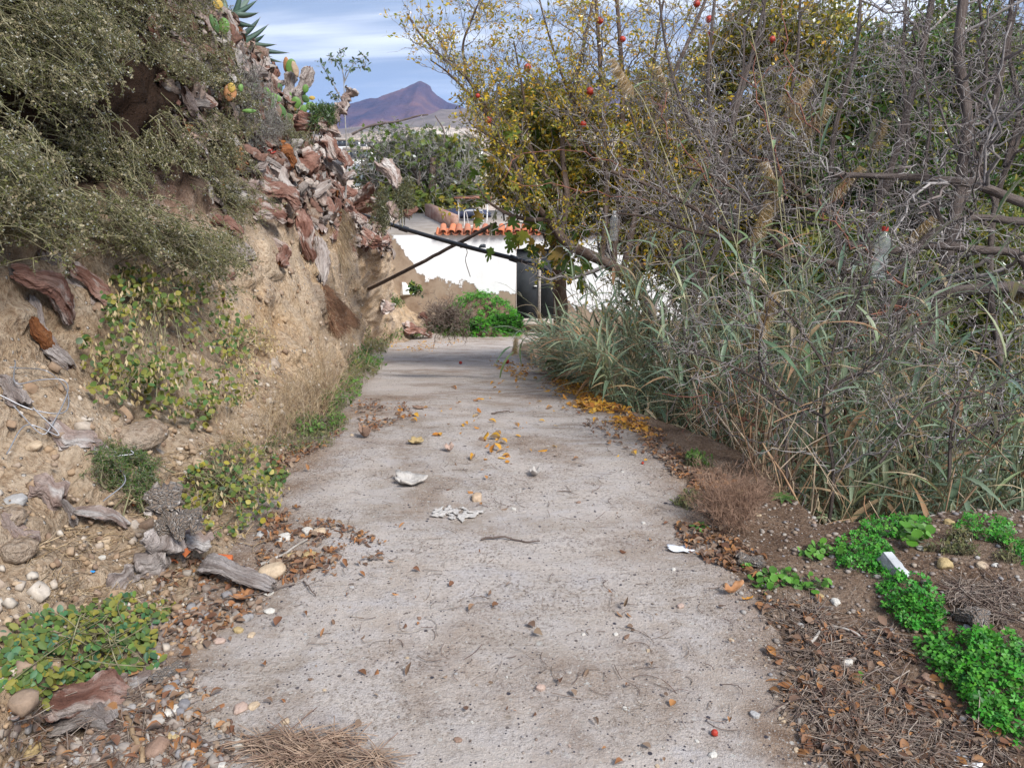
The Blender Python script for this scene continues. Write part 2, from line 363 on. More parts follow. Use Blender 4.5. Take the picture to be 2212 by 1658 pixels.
M['grey_twig'] = twigmat('grey twig', [(.2, .175, .165), (.36, .33, .32), (.10, .08, .075), (.46, .43, .41), (.14, .11, .10), (.28, .235, .22)], 22)
M['red_twig'] = twigmat('reddish twig', [(.22, .075, .05), (.3, .13, .09), (.17, .07, .06)], 22)
M['grey_bark'] = barkmat('fissured grey bark', [(.07, .05, .045), (.17, .135, .12), (.28, .235, .215)], 10, 6, .02)
M['brown_bark'] = barkmat('brown bark', [(.06, .04, .033), (.17, .12, .095), (.3, .23, .19)], 8, 4, .02)
M['yellow_leaf'] = leafmat('yellow pomegranate leaf', [(.78, .48, .025), (.55, .44, .04), (.8, .55, .04), (.3, .33, .04), (.78, .38, .025), (.42, .4, .05), (.2, .25, .03)], .4)
M['olive_leaf'] = leafmat('olive green leaf', [(.13, .17, .03), (.24, .24, .04), (.085, .12, .03), (.42, .34, .04), (.17, .21, .04)], .4)
M['green_leaf'] = leafmat('dark green leaf', [(.035, .10, .02), (.07, .17, .03), (.10, .2, .03), (.05, .12, .025), (.2, .24, .04)], .35)
M['fig_leaf'] = leafmat('fig leaf', [(.10, .17, .03), (.16, .24, .04), (.07, .12, .025), (.3, .32, .06)], .4)
M['fig_bark'] = twigmat('fig twig', [(.27, .26, .24), (.36, .35, .33), (.2, .19, .175)], 8)
M['reed_leaf'] = leafmat('blue green reed leaf', [(.13, .21, .13), (.22, .31, .2), (.09, .15, .10), (.3, .38, .25), (.18, .27, .18), (.40, .42, .24)], .3, .4, .1)
M['reed_stem'] = twigmat('reed stem', [(.25, .28, .16), (.38, .34, .2), (.2, .22, .13)], 14)
M['reed_old'] = leafmat('dry reed leaf', [(.45, .32, .18), (.33, .17, .09), (.52, .42, .27), (.26, .2, .14)], .25)
M['plume'] = leafmat('reed plume', [(.50, .36, .19), (.38, .26, .13), (.58, .46, .28)], .4)
M['salt_leaf'] = leafmat('saltbush leaf', [(.075, .082, .022), (.135, .14, .04), (.04, .046, .014), (.23, .23, .09), (.09, .10, .028)], .25)
M['salt_flower'] = leafmat('saltbush seed head', [(.36, .32, .2), (.27, .24, .13), (.48, .43, .3), (.3, .23, .14)], .3)
M['salt_stem'] = twigmat('saltbush stem', [(.2, .19, .1), (.3, .28, .17), (.13, .11, .06)], 20)
M['grey_scrub'] = leafmat('grey scrub leaf', [(.2, .2, .17), (.3, .3, .26), (.13, .13, .1)], .2)
M['caper_leaf'] = leafmat('caper leaf', [(.06, .14, .04), (.10, .2, .055), (.045, .10, .035), (.2, .25, .05), (.13, .2, .06)], .3, .45, .09, isl=False)
M['caper_leaf_i'] = leafmat('caper leaf small', [(.07, .13, .035), (.12, .19, .045), (.2, .22, .05), (.3, .27, .05), (.06, .1, .03)], .3)
M['caper_pod'] = leafmat('dry caper tip', [(.55, .42, .22), (.66, .55, .35), (.42, .3, .15)], .25)
M['clover'] = leafmat('clover leaf', [(.035, .19, .018), (.06, .27, .025), (.028, .14, .015), (.10, .34, .03), (.05, .23, .022)], .3, .5, .04, isl=False)
M['clover_i'] = leafmat('clover leaf mass', [(.05, .22, .02), (.09, .34, .03), (.04, .17, .02), (.15, .42, .04)], .3)
M['weed'] = leafmat('weed leaf', [(.07, .15, .03), (.13, .26, .045), (.05, .1, .025), (.18, .25, .06)], .3)
M['dull_weed'] = leafmat('dull weed leaf', [(.14, .17, .06), (.2, .2, .08), (.09, .12, .05), (.28, .22, .1)], .3)
M['pad'] = leafmat('prickly pear pad', [(.16, .27, .09), (.22, .36, .1), (.13, .2, .1)], .05, .45, .06, isl=False)
M['agave'] = leafmat('agave leaf', [(.10, .17, .13), (.15, .23, .18), (.08, .13, .10)], .04, .4, .08, isl=False)
M['log_grey'] = barkmat('weathered grey cactus wood', [(.11, .08, .07), (.32, .26, .235), (.52, .46, .43), (.70, .65, .62)], 16, 3.5, .03, net=False)
M['log_net'] = barkmat('netted cactus fibre', [(.44, .39, .35), (.54, .49, .45), (.66, .61, .57)], 7, 18, .02, net=True)
M['log_red'] = barkmat('red brown cactus bark', [(.07, .035, .028), (.2, .095, .07), (.33, .19, .15), (.42, .3, .26)], 8, 5, .03, patch=(.5, .42, .38))
M['log_pale'] = barkmat('pale scaly cactus bark', [(.2, .12, .1), (.4, .3, .26), (.56, .48, .44)], 7, 8, .03, patch=(.66, .61, .58))
M['log_orange'] = barkmat('torn orange cactus pulp', [(.12, .05, .03), (.33, .13, .05), (.42, .23, .13)], 12, 4, .02)
for k, a in dict(tan=((.40, .29, .19), (.52, .41, .29), (.3, .21, .14)), white=((.5, .47, .42), (.6, .57, .52), (.36, .33, .29)), grey=((.3, .29, .29), (.42, .41, .4), (.22, .21, .21)),
                 ochre=((.33, .23, .1), (.46, .35, .18), (.24, .16, .08)), pink=((.38, .26, .21), (.48, .36, .3), (.3, .19, .15)), brown=((.2, .12, .08), (.3, .2, .15), (.13, .08, .06)),
                 clay=((.36, .25, .17), (.5, .38, .27), (.27, .18, .12))).items(): M['st_' + k] = stonemat(k + ' stone', *a)
s = NT('terracotta'); n = s.noise(9, 5, .6); s.pbr(s.ramp(n, [(.3, (.45, .11, .035)), (.55, (.62, .19, .07)), (.72, (.5, .2, .11))]), .8, s.bump(s.noise(50, 4), .4, .004)); M['terracotta'] = s.m
s = NT('roof tile'); r = s.n('ShaderNodeObjectInfo').outputs['Random']; c = s.ramp(r, [(0, (.45, .13, .06)), (.3, (.62, .2, .09)), (.6, (.5, .2, .12)), (1, (.36, .13, .08))])
c = s.mix(s.ramp(s.noise(6, 5, .65), [(.5, 0.0), (.7, .7)]), c, (.35, .2, .14)); s.pbr(c, .8, s.bump(s.noise(30, 4), .3, .01)); M['rooftile'] = s.m
# house plaster: whitewash that has come away from the brown render below
def plaster():
    s = NT('peeling whitewash'); sp = s.n('ShaderNodeSeparateXYZ'); s.t.links.new(s.geo.outputs['Position'], sp.inputs[0]); x, z = sp.outputs[0], sp.outputs[2]
    pos = s.geo.outputs['Position']; wob = s.math('MULTIPLY', s.math('SUBTRACT', s.noise(2.2, 8, .68, pos), .5), 1.2)
    def line(z0, b): return s.math('SUBTRACT', s.math('ADD', z, wob), s.math('ADD', z0, s.math('MULTIPLY', b, s.math('ADD', x, 2.2))))
    m = s.math('MINIMUM', line(-2.1, -.16), line(-2.1, -1.35)); mk_ = s.ramp(s.math('MULTIPLY', m, 12, True), [(0, 0.0), (.5, 1.0)])
    render = s.ramp(s.noise(1.7, 6, .6, pos), [(.35, (.24, .17, .12)), (.5, (.36, .28, .21)), (.65, (.3, .21, .15))])
    low = s.ramp(s.math('ADD', s.math('MULTIPLY', z, .6), 2.35), [(.5, (1, .95, .9)), (.9, (1, 1, 1))])
    white = s.mix(s.ramp(s.noise(4, 5, .6, s.map(pos, (1, 1, .3))), [(.5, 0.0), (.8, .35)]), (.88, .88, .89), (.7, .69, .68))
    c = s.mix(mk_, render, white)
    h = s.math('ADD', s.math('MULTIPLY', mk_, .8), s.math('MULTIPLY', s.noise(14, 5, .6, pos), .25)); s.pbr(c, .85, s.bump(h, .8, .02), .2); return s.m
M['plaster'] = plaster()
def paint(name, a, b, sc_=3, rough=.5, bd=.003, metal=0.0):
    s = NT(name); n = s.noise(sc_, 6, .62); s.pbr(s.ramp(n, [(.35, a), (.68, b)]), rough, s.bump(s.noise(sc_ * 8, 4), .4, bd), .4, Metallic=metal); return s.m
M['door'] = paint('dark grey door paint', (.022, .026, .031), (.045, .05, .056), 4, .75); M['worn_wood'] = paint('worn pale wood', (.25, .22, .19), (.5, .46, .42), 20, .8)
M['black_hose'] = paint('black pipe plastic', (.018, .02, .024), (.035, .037, .042), 8, .38); M['pole'] = paint('weathered pole wood', (.075, .052, .042), (.17, .13, .11), 14, .85, .006)
M['white_metal'] = paint('white painted metal', (.7, .7, .7), (.8, .8, .8), 9, .4); M['rust'] = paint('rusty metal', (.2, .07, .04), (.33, .16, .1), 12, .8)
M['tarp'] = paint('dark blue tarpaulin', (.02, .025, .06), (.05, .06, .1), 3, .5); M['brickwall'] = paint('rendered brick parapet', (.25, .11, .075), (.42, .3, .24), 4, .9, .02)
M['slab'] = paint('roof concrete', (.36, .3, .25), (.5, .44, .38), 3, .9, .01); M['wire'] = paint('galvanised wire', (.3, .3, .32), (.45, .45, .47), 20, .4, .001, .6)
M['white_wall'] = paint('white wall', (.72, .72, .71), (.82, .82, .81), 1, .9); M['window'] = paint('dark window', (.03, .04, .05), (.07, .08, .1), 1, .2)
M['foam'] = paint('grey polystyrene', (.3, .31, .32), (.52, .54, .56), 9, .95, .02); M['paper'] = paint('printed paper', (.6, .63, .7), (.75, .76, .78), 60, .7)
M['red_fruit'] = paint('pomegranate skin', (.28, .02, .015), (.5, .05, .02), 12, .4); M['orange_leaf'] = leafmat('large dry leaf', [(.42, .2, .09), (.52, .28, .14), (.36, .16, .07)], .2, isl=False)
M['sheet'] = paint('white plastic sheet', (.7, .74, .8), (.82, .84, .88), 2, .4); M['blue'] = paint('blue plastic', (.03, .25, .6), (.05, .3, .7), 5)
M['redpot'] = paint('red broken pot', (.35, .03, .02), (.45, .06, .04), 5)
s = NT('clear bottle plastic'); g = s.pbr((.5, .53, .53), .08, s.bump(s.noise(40, 2), .3, .003), .9, IOR=1.45, Alpha=.22); M['bottle'] = s.m
s = NT('mountain rock'); n = s.noise(.004, 8, .62); n2 = s.noise(.02, 6, .65)
c = s.ramp(n, [(.38, (.045, .042, .085)), (.5, (.10, .066, .10)), (.62, (.19, .105, .105))]); c = s.mix(s.ramp(n2, [(.4, 0.0), (.7, .5)]), c, (.08, .07, .10)); s.pbr(c, .95, s.bump(n2, 1.0, 12), .05); M['mountain'] = s.m
s = NT('grey hill'); n = s.noise(.01, 8, .65); s.pbr(s.ramp(n, [(.35, (.14, .12, .11)), (.5, (.24, .2, .18)), (.65, (.17, .15, .13))]), .95, s.bump(s.noise(.05, 6), 1, 4), .05); M['hill'] = s.m
s = NT('badland plain'); n = s.noise(.012, 8, .68); n2 = s.noise(.12, 6, .7); c = s.ramp(n, [(.34, (.30, .24, .2)), (.5, (.5, .41, .34)), (.62, (.66, .58, .5))])
c = s.mix(s.ramp(n2, [(.56, 0.0), (.64, .8)]), c, (.16, .15, .1)); s.pbr(c, .95, s.bump(n2, 1, 2), .05); M['plain'] = s.m
# ------------------------------------------------------------------ ground shapes
_py = np.array([-3, 3, 4, 5, 6.2, 8, 11, 15, 18.5, 20, 24.]); _pz = np.array([0, 0, -.05, -.21, -.49, -.92, -1.64, -2.52, -3.28, -3.42, -3.5])
_ty = np.linspace(-3, 24, 541); _tz = np.interp(_ty, _py, _pz); _k = np.hanning(25); _k /= _k.sum(); _tz = np.convolve(np.pad(_tz, 12, 'edge'), _k, 'valid')
def pz(y): return np.interp(y, _ty, _tz)
def xl(y): return np.interp(y, [-1, 2, 2.5, 4, 5.5, 7, 9.5, 12.3, 14, 17.5, 19.5], [-1.08, -1.06, -1.0, -1.15, -1.38, -1.6, -2.0, -2.4, -2.8, -3.0, -3.1])
def xr(y): return np.interp(y, [-1, 2, 4, 5.2, 9.5, 14, 17.5, 20], [.88, .9, .86, .72, .36, .15, .25, 1.6])
def path_z(x, y): return pz(y) + .018 * fb2(x, y, .8, 3, 4) + .005 * fb2(x, y, 5, 3, 9)
# path: a concrete slab with a broken right edge
ys = np.concatenate([np.arange(-1, 6, .05), np.arange(6, 19.9, .1)]); ts = np.linspace(0, 1, 46); Y, T = np.meshgrid(ys, ts, indexing='ij')
rag = .05 * fb2(Y[:, -1], Y[:, -1] * 0, 3, 3, 2); X = (xl(Y) - .12) * (1 - T) + (xr(Y) + rag[:, None] * (T > .97)) * T
Z = path_z(X, Y); V = np.stack([X, Y, Z], -1).reshape(-1, 3); edge = np.stack([X[:, -1], Y[:, -1], Z[:, -1]], -1)
ed2 = edge + [.015, 0, -.9]; SV = np.concatenate([edge, ed2]); n_ = len(edge); i_ = np.arange(n_ - 1); SF = np.stack([i_, i_ + n_, i_ + n_ + 1, i_ + 1], -1)
path_o = setting('concrete_path', [(V, grid(46, len(ys))), (SV, SF)], M['concrete'], True)
ed_a = np.clip(np.maximum(sstep(.30, .0, X - xl(Y) - .12 * fb2(X, Y, 2.2, 3, 6) - .10 * sstep(3.5, 8, Y)), sstep(.26, .0, xr(Y) - X - .12 * fb2(X, Y, 2.2, 3, 7))), 0, 1)
ed_a = np.maximum(ed_a, .8 * np.exp(-((X + 1.15) / .35) ** 2 - ((Y - 5.2) / 1.0) ** 2)); e_at = path_o.data.attributes.new('edge', 'FLOAT', 'POINT'); e_at.data.foreach_set('value', np.concatenate([ed_a.ravel(), np.ones(2 * len(ed2))]).astype(np.float32)); NEAR = [(V, grid(46, len(ys)))]
# right verge: level ground beside the first metres, then a drop to the reed bed
def verge_z(x, y):
    e = x - xr(y); wob = .12 * fb2(x, y, 1.3, 3, 21)
    yb = 3.05 + .12 * np.clip(x - 1.5, 0, 3) + wob; din = np.minimum(0.42 - .38 * sstep(3.6, 5.5, y) - e + wob * .5, 9)
    ins = np.maximum(din, yb - y); drop = sstep(0.0, -.55, ins) * (1.0 + .12 * np.clip(x - 1, 0, 6))
    low = pz(y) - drop - .03 * np.clip(x - 2, 0, 9) * sstep(3, 5, y)
    mound = .10 * np.exp(-((x - 1.9) / .6) ** 2 - ((y - 2.6) / .45) ** 2) + .05 * sstep(1.15, 1.5, x) * sstep(3.2, 2.2, y)
    hol = -.07 * np.exp(-((x - 1.35) / .22) ** 2 - ((y - 1.5) / .7) ** 2)
    return low + (mound + hol) + .02 * fb2(x, y, 3, 4, 31) * np.clip(e * 6, 0, 1) + .012 * np.clip(.12 - np.abs(e - .05), 0, 1) * 8 * (y < 7) - .01
vys = np.concatenate([np.arange(-1, 5, .05), np.arange(5, 20.6, .15)]); vxs = np.concatenate([np.linspace(0, 1.2, 40), np.linspace(1.2, 9, 60)[1:]])
Y, E_ = np.meshgrid(vys, vxs, indexing='ij'); X = xr(Y) - .06 + E_; Z = verge_z(X, Y); V = np.stack([X, Y, Z], -1).reshape(-1, 3)
verge_o = setting('verge', [(V, grid(len(vxs), len(vys)))], M['soil'], True); NEAR.append((V, grid(len(vxs), len(vys))))
# left bank, a cross-section for each distance
SEC = {-1: [(-1.2, 0), (-1.6, .08), (-2.0, .35), (-2.5, .9), (-2.8, 1.9), (-3.2, 2.7), (-4.5, 3.1), (-9, 3.6)],
 1.2: [(-1.15, 0), (-1.42, .04), (-1.62, .2), (-2.1, .5), (-2.5, 1.3), (-2.95, 2.4), (-4.5, 3.0), (-9, 3.6)],
 2.2: [(-1.1, 0), (-1.40, .05), (-1.58, .24), (-2.0, .52), (-2.45, 1.35), (-2.95, 2.5), (-4.5, 3.1), (-9, 3.6)],
 3.5: [(-1.13, -.02), (-1.4, .10), (-1.75, .34), (-2.2, .85), (-2.5, 1.7), (-3.0, 2.7), (-4.5, 3.2), (-9, 3.6)],
 5.5: [(-1.40, -.31), (-1.62, -.08), (-1.85, .35), (-2.05, .95), (-2.4, 1.75), (-2.75, 2.8), (-4.1, 3.5), (-9, 3.9)],
 7.5: [(-1.68, -.82), (-1.8, -.45), (-1.93, .05), (-2.08, .65), (-2.42, 1.6), (-2.75, 2.65), (-4.0, 3.3), (-9, 3.8)],
 9.5: [(-1.98, -1.30), (-2.1, -.85), (-2.18, -.25), (-2.3, .35), (-2.6, 1.25), (-2.85, 2.25), (-4.0, 2.9), (-9, 3.3)],
 11.3: [(-2.22, -1.73), (-2.3, -1.25), (-2.36, -.65), (-2.45, .0), (-2.7, .85), (-2.92, 1.75), (-4.0, 2.3), (-9, 2.8)],
 12.5: [(-2.42, -2.0), (-2.46, -1.5), (-2.5, -.9), (-2.6, -.25), (-2.75, .5), (-2.98, 1.25), (-4.0, 1.8), (-9, 2.4)],
 13.4: [(-3.3, -2.2), (-3.25, -1.7), (-3.1, -1.1), (-2.95, -.5), (-2.9, .15), (-3.05, .85), (-4.3, 1.5), (-9, 2.0)],
 15.0: [(-3.35, -2.55), (-3.2, -2.05), (-2.9, -1.45), (-2.6, -.8), (-2.6, -.3), (-2.9, .25), (-4.4, .9), (-9, 1.5)],
 16.5: [(-3.1, -2.88), (-2.9, -2.4), (-2.65, -1.75), (-2.55, -1.0), (-2.7, -.5), (-3.1, -.05), (-4.6, .5), (-9, 1.1)],
 18.0: [(-2.6, -3.2), (-2.75, -2.85), (-3.0, -2.2), (-3.05, -1.5), (-3.1, -1.05), (-3.4, -.7), (-5, -.3), (-9, .4)],
 19.7: [(-2.2, -3.42), (-2.5, -2.95), (-2.9, -2.3), (-3.1, -1.5), (-3.15, -1.12), (-3.4, -.9), (-5, -.6), (-9, 0)],
 22.0: [(-3.3, -1.4), (-3.35, -1.3), (-3.4, -1.15), (-3.45, -1.05), (-3.5, -1.0), (-3.8, -.9), (-5, -.8), (-9, -.4)],
 28.0: [(-3.3, -3.4), (-3.35, -3.3), (-3.4, -3.15), (-3.45, -3.05), (-3.5, -3.0), (-3.8, -2.9), (-5, -2.4), (-9, -2)]}
sy = np.array(sorted(SEC)); SP = np.array([SEC[k if k in SEC else int(k)] for k in sy])     # (n,8,2)
bys = np.concatenate([np.arange(-1, 8, .045), np.arange(8, 20, .07), np.arange(20, 28, .3)])
tt = np.concatenate([np.linspace(0, 5, 125), np.linspace(5, 7, 20)[1:]])
def csp(k, P, q):           # cubic (Catmull-Rom) along axis 0 with uneven knots -> Hermite
    d = np.gradient(P, k, axis=0); i = np.clip(np.searchsorted(k, q) - 1, 0, len(k) - 2); h = (k[i + 1] - k[i]); t = (q - k[i]) / h
    e = (slice(None),) + (None,) * (P.ndim - 1); t = t[e]; h = h[e]
    return (2 * t**3 - 3 * t**2 + 1) * P[i] + (t**3 - 2 * t**2 + t) * h * d[i] + (-2 * t**3 + 3 * t**2) * P[i + 1] + (t**3 - t**2) * h * d[i + 1]
A = np.stack([np.stack([np.interp(bys, sy, SP[:, j, c]) for c in (0, 1)], -1) for j in range(8)], 1)
A = csp(np.arange(8.), A.transpose(1, 0, 2), tt).transpose(1, 0, 2)                          # (ny, nt, 2)
Yb = np.repeat(bys[:, None], len(tt), 1); Tb = np.repeat(tt[None], len(bys), 0)
P = np.stack([A[..., 0], Yb, A[..., 1]], -1)
dy = np.gradient(P, axis=0); dt = np.gradient(P, axis=1); N = unit(np.cross(dt, dy)); N[N[..., 0] < -.2] *= -1
rub = sstep(3.0, 3.7, Tb + .5 * fb2(Yb, Tb, 1.3, 3, 77)) * sstep(4.2, 5.2, Yb); rub = np.maximum(rub, sstep(2.6, 3.2, Tb) * sstep(4.2, 3.2, Yb) * .0)
dirt = np.maximum(sstep(.95, .25, Tb + .35 * fb2(Yb, Tb, 1.7, 3, 5)), sstep(5.2, 4.0, Yb) * .75)
rough = .05 + .05 * rub + .02 * dirt * (Yb < 5)
D = rough * fbm(P * [1.0, 1.0, 1.0] * 2.2, 5, 3, .56) + .10 * vnoise(P * .8, 61) * sstep(.3, 1.5, Tb)
D += .055 * (Yb < 6) * (1 - rub) * (np.abs(vnoise(P * [3.2, 3.2, 5], 33)) - .3) + .05 * (vnoise(P * [2.0, 2.6, 3.4], 35) > .25) * sstep(.4, 1.2, Tb)
D += .03 * (np.abs(fbm(P * [1, 1.2, .8] * 3.3, 4, 71)) - .3)                # gullies
D += rub * .10 * (np.abs(vnoise(P * [4, 4, 9], 91)) - .25)
D += -.035 * sstep(.25, .1, np.abs(np.sin(P[..., 2] * 9 + 2 * vnoise(P * 1.1, 5)))) * (Yb < 4.5) * sstep(.8, 1.6, Tb)
D *= sstep(0, .35, Tb) * .95 + .05
P = P + N * D[..., None]; P[..., 0] += .07 * fb2(Yb, Yb * 0, 2.5, 3, 12) * (1 - sstep(0, 1, Tb))
P[..., 2] = np.where(Tb < .02, P[..., 2] - .05, P[..., 2])
V = P.reshape(-1, 3); F = grid(len(tt), len(bys)); BANK = P; BANKN = N
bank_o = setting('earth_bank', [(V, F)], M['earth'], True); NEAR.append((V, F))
bush_shade_mask = sstep(3.1, 3.6, Tb + .3 * fb2(Yb, Tb, 1.3, 3, 78)) * sstep(6.8, 5.6, Yb)  # where the saltbush's inner shade is painted on the upper bank
for nm, a_ in (('rubble', rub), ('dirt', dirt), ('bush_shade', bush_shade_mask)):
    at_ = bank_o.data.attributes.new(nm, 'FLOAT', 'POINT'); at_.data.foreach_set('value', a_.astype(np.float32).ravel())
# everything further: one sheet to the horizon
def far_z(x, y):
    r = np.hypot(x, y); z = np.interp(y, [-50, 0, 8, 20, 30, 60, 110, 150, 250, 400, 1200, 4000], [-2, -2.2, -3.2, -5.2, -6.5, -7.2, -5.6, -4.7, -4.5, -6, -16, -22])
    return z + 1.2 * sstep(60, 200, r) * fb2(x, y, .012, 5, 41) * 2 + .15 * fb2(x, y, .3, 3, 42)
gx = np.sign(np.linspace(-1, 1, 161)) * (np.abs(np.linspace(-1, 1, 161)) ** 3) * 3600; gy = -60 + np.linspace(0, 1, 220) ** 3 * 6500
Y, X = np.meshgrid(gy, gx, indexing='ij'); V = np.stack([X, Y, far_z(X, Y)], -1).reshape(-1, 3)
setting('ground', [(V, grid(161, 220))], M['plain'], True)
def ridge(name, mat, sil, dist, deep, base, seed, rgh, nx=260, ny=60, crag=1.0):
    us = np.array([p[0] for p in sil], float); vs = np.array([p[1] for p in sil], float); uu = np.linspace(us[0], us[-1], nx); vv = np.interp(uu, us, vs); vv = vv + 1.3 * crag * fbm(np.stack([uu / 14., uu * 0, uu * 0 + seed], -1), 3, seed) * np.interp(uu, [us[0], us[-1]], [1, 1])
    H = []; Xs = []
    for u, v in zip(uu, vv): p = atY(u, v, dist); H.append(p[2]); Xs.append(p[0])
    H, Xs = np.array(H), np.array(Xs); t = np.linspace(-1, .35, ny); Tm, Hm = np.meshgrid(t, H, indexing='ij'); Xm = np.repeat(Xs[None], ny, 0)
    Ym = dist + Tm * deep; f = np.where(Tm < 0, (1 + Tm) ** 1.35, 1 - Tm * 2.2)
    Zm = base + (Hm - base) * np.clip(f, 0, 1); q = np.stack([Xm, Ym, Zm * 0], -1)
    rid = np.abs(fbm(np.stack([Xm / rgh, Ym / rgh * .35, Ym * 0 + .5], -1), 5, seed)); Zm = Zm - crag * rid * (Hm - base) * .22 * np.sin(np.clip(-Tm, 0, 1) * PI) ** .7 + (Hm - base) * .02 * crag * fbm(q / (rgh * .2), 3, seed + 5)
    return setting(name, [(np.stack([Xm, Ym, Zm], -1).reshape(-1, 3), grid(nx, ny))], mat, True)
ridge('mountain', M['mountain'], [(300, 300), (560, 285), (660, 262), (738, 240), (754, 223), (782, 217), (810, 211), (835, 202), (859, 192), (875, 189), (893, 181), (909, 173), (919, 177), (929, 185), (932, 195), (945, 207), (968, 221), (1005, 232), (1060, 248), (1120, 262), (1300, 275)], 3000, 900, -30, 5, 170)
ridge('far_mountain', M['mountain'], [(1000, 262), (1120, 215), (1180, 180), (1225, 168), (1280, 178), (1400, 200), (1560, 196), (1632, 212), (1720, 205), (1850, 170), (2000, 135), (2120, 95), (2200, 62), (2300, 40), (2500, 20)], 3600, 1000, -30, 8, 260)
ridge('grey_hill', M['hill'], [(300, 290), (700, 282), (860, 262), (915, 252), (950, 236), (1000, 233), (1060, 238), (1140, 250), (1300, 262), (1800, 272), (2500, 280)], 1500, 500, -28, 15, 70)
ridge('badland_hill', M['plain'], [(300, 300), (640, 296), (760, 288), (830, 282), (880, 276), (940, 272), (1010, 276), (1100, 282), (1300, 284), (2400, 290)], 620, 260, -12, 23, 24, crag=1.3)
ridge('near_hill', M['plain'], [(300, 330), (640, 322), (760, 305), (850, 300), (930, 292), (1010, 288), (1080, 296), (1300, 310), (2400, 320)], 260, 90, -7, 33, 9, crag=1.2)
# ray casting onto the near ground
_v = []; _f = []; b = 0
for V, F in NEAR: _v.append(V); _f.append(F + b); b += len(V)
_v = np.concatenate(_v); _f = np.concatenate(_f); BVH = BVHTree.FromPolygons([tuple(x) for x in _v.tolist()], _f.tolist())
def hit(u, v, default=8.0):
    r = ray(u, v); d = Vector(r); ln = d.length; p, n, i, t = BVH.ray_cast(Vector(CAM), d / ln)
    if p is None: q = at(u, v, default); return q, np.array([.6, -.5, .6]), default
    n = np.array(n); 
    if n @ r > 0: n = -n
    return np.array(p), n, t / ln
def drop(x, y, ztop=6):
    p, n, i, t = BVH.ray_cast(Vector((x, y, ztop)), Vector((0, 0, -1))); return np.array(p) if p is not None else np.array([x, y, 0.])
# ------------------------------------------------------------------ house
HY = 20.0
h = thing('house', 'low whitewashed house with peeling plaster and orange roof tiles at the end of the path', 'house', (0, HY, -3.4))
dx0, dx1, dz0, dz1 = .085, 1.33, -3.14, -1.27; WX0, WX1, WZ0, WZ1 = -3.25, 6.2, -3.9, -.93
def wallgrid(x0, x1, z0, z1, y, seed=0):
    nx = max(2, int((x1 - x0) / .08)); nz = max(2, int((z1 - z0) / .08)); X, Zg = np.meshgrid(np.linspace(x0, x1, nx), np.linspace(z0, z1, nz))
    Yg = y + .018 * fbm(np.stack([X * .9, X * 0, Zg * .9], -1), 3, 3); return np.stack([X, Yg, Zg], -1).reshape(-1, 3), grid(nx, nz)
part('wall', [wallgrid(WX0, dx0, WZ0, WZ1, HY), wallgrid(dx0, dx1, dz1, WZ1, HY), wallgrid(dx1, WX1, WZ0, WZ1, HY), wallgrid(dx0, dx1, WZ0, dz0, HY),
    box(dx0 - .001, dx0 + .02, HY + .03, HY + .25, dz0, dz1), box(dx1 - .02, dx1 + .001, HY + .03, HY + .25, dz0, dz1), box(dx0, dx1, HY + .03, HY + .25, dz1 - .01, dz1 + .02),
    box(WX0 - .2, WX0 - .001, HY - .02, HY + 5, WZ0, WZ1)], M['plaster'], h)
part('roof_slab', [box(WX0, WX1, HY + .1, HY + 6, WZ1 - .12, WZ1 + .03)], M['slab'], h)
ds = part('door', [box(dx0 + .03, (dx0 + dx1) / 2 - .03, HY + .08, HY + .12, dz0 + .05, dz1 - .02)], M['door'], h, label='left leaf of the dark grey double door')
d2 = part('door', [box((dx0 + dx1) / 2 + .035, dx1 - .03, HY + .08, HY + .12, dz0 + .05, dz1 - .02)], M['door'], h, label='right leaf of the dark grey double door')
part('door_strip', [box((dx0 + dx1) / 2 - .025, (dx0 + dx1) / 2 + .025, HY + .055, HY + .13, dz0 + .05, dz1 - .25)], M['worn_wood'], h)
hd = link('handle', mk('handle', [box(.56, .64, HY + .03, HY + .055, -2.25, -2.22)], M['white_metal'], off=LOC[h])); hd.parent = ds
part('threshold', [box(dx0 - .05, dx1 + .1, HY - .16, HY + .06, dz0 - .09, dz0 - .002)], M['slab'], h)
part('vent', [box(-.92, -.66, HY - .006, HY + .03, -1.25, -1.13)], M['window'], h)
part('vent', [box(.2, .4, HY - .006, HY + .03, -1.2, -1.09)], M['window'], h)
def halfpipe(r0, r1, ln, up=1, th=.014, n=9):
    a = np.linspace(0, PI, n); V = []
    for y, r in ((0, r0), (ln, r1)):
        for rr in (r, r - th): V += [[math.cos(t) * rr, y, up * math.sin(t) * rr * .85] for t in a]
    F = []; 
    for i in range(n - 1):
        F += [[i, i + 1, 2 * n + i + 1, 2 * n + i], [n + i, 3 * n + i, 3 * n + i + 1, n + i + 1], [i, n + i, n + i + 1, i + 1]]
    return np.array(V), np.array(F)
tv, tf = halfpipe(.088, .075, .42); uv_, uf = halfpipe(.085, .07, .38, -1)
tme = mk('roof_tile', [(tv, tf)], M['rooftile'], True); ume = mk('under_tile', [(uv_, uf)], M['rooftile'], True)
rr = random.Random(5)
for i in range(22):
    x = -1.72 + i * .205
    for me, nm, dxx, dz in ((tme, 'roof_tile', 0, .085), (ume, 'under_tile', -.1025, .075)):
        o = link(nm, me, parent=h); o.location = np.array([x + dxx + rr.uniform(-.008, .008), HY - .17 + rr.uniform(-.02, .02), WZ1 + dz]) - LOC[h]
        o.rotation_euler = (math.radians(17), rr.uniform(-.03, .03), rr.uniform(-.06, .06)); LOC[o] = LOC[h]
part('eave_mortar', [box(-1.8, 2.85, HY + .04, HY + .26, WZ1 - .02, WZ1 + .10)], M['slab'], h)
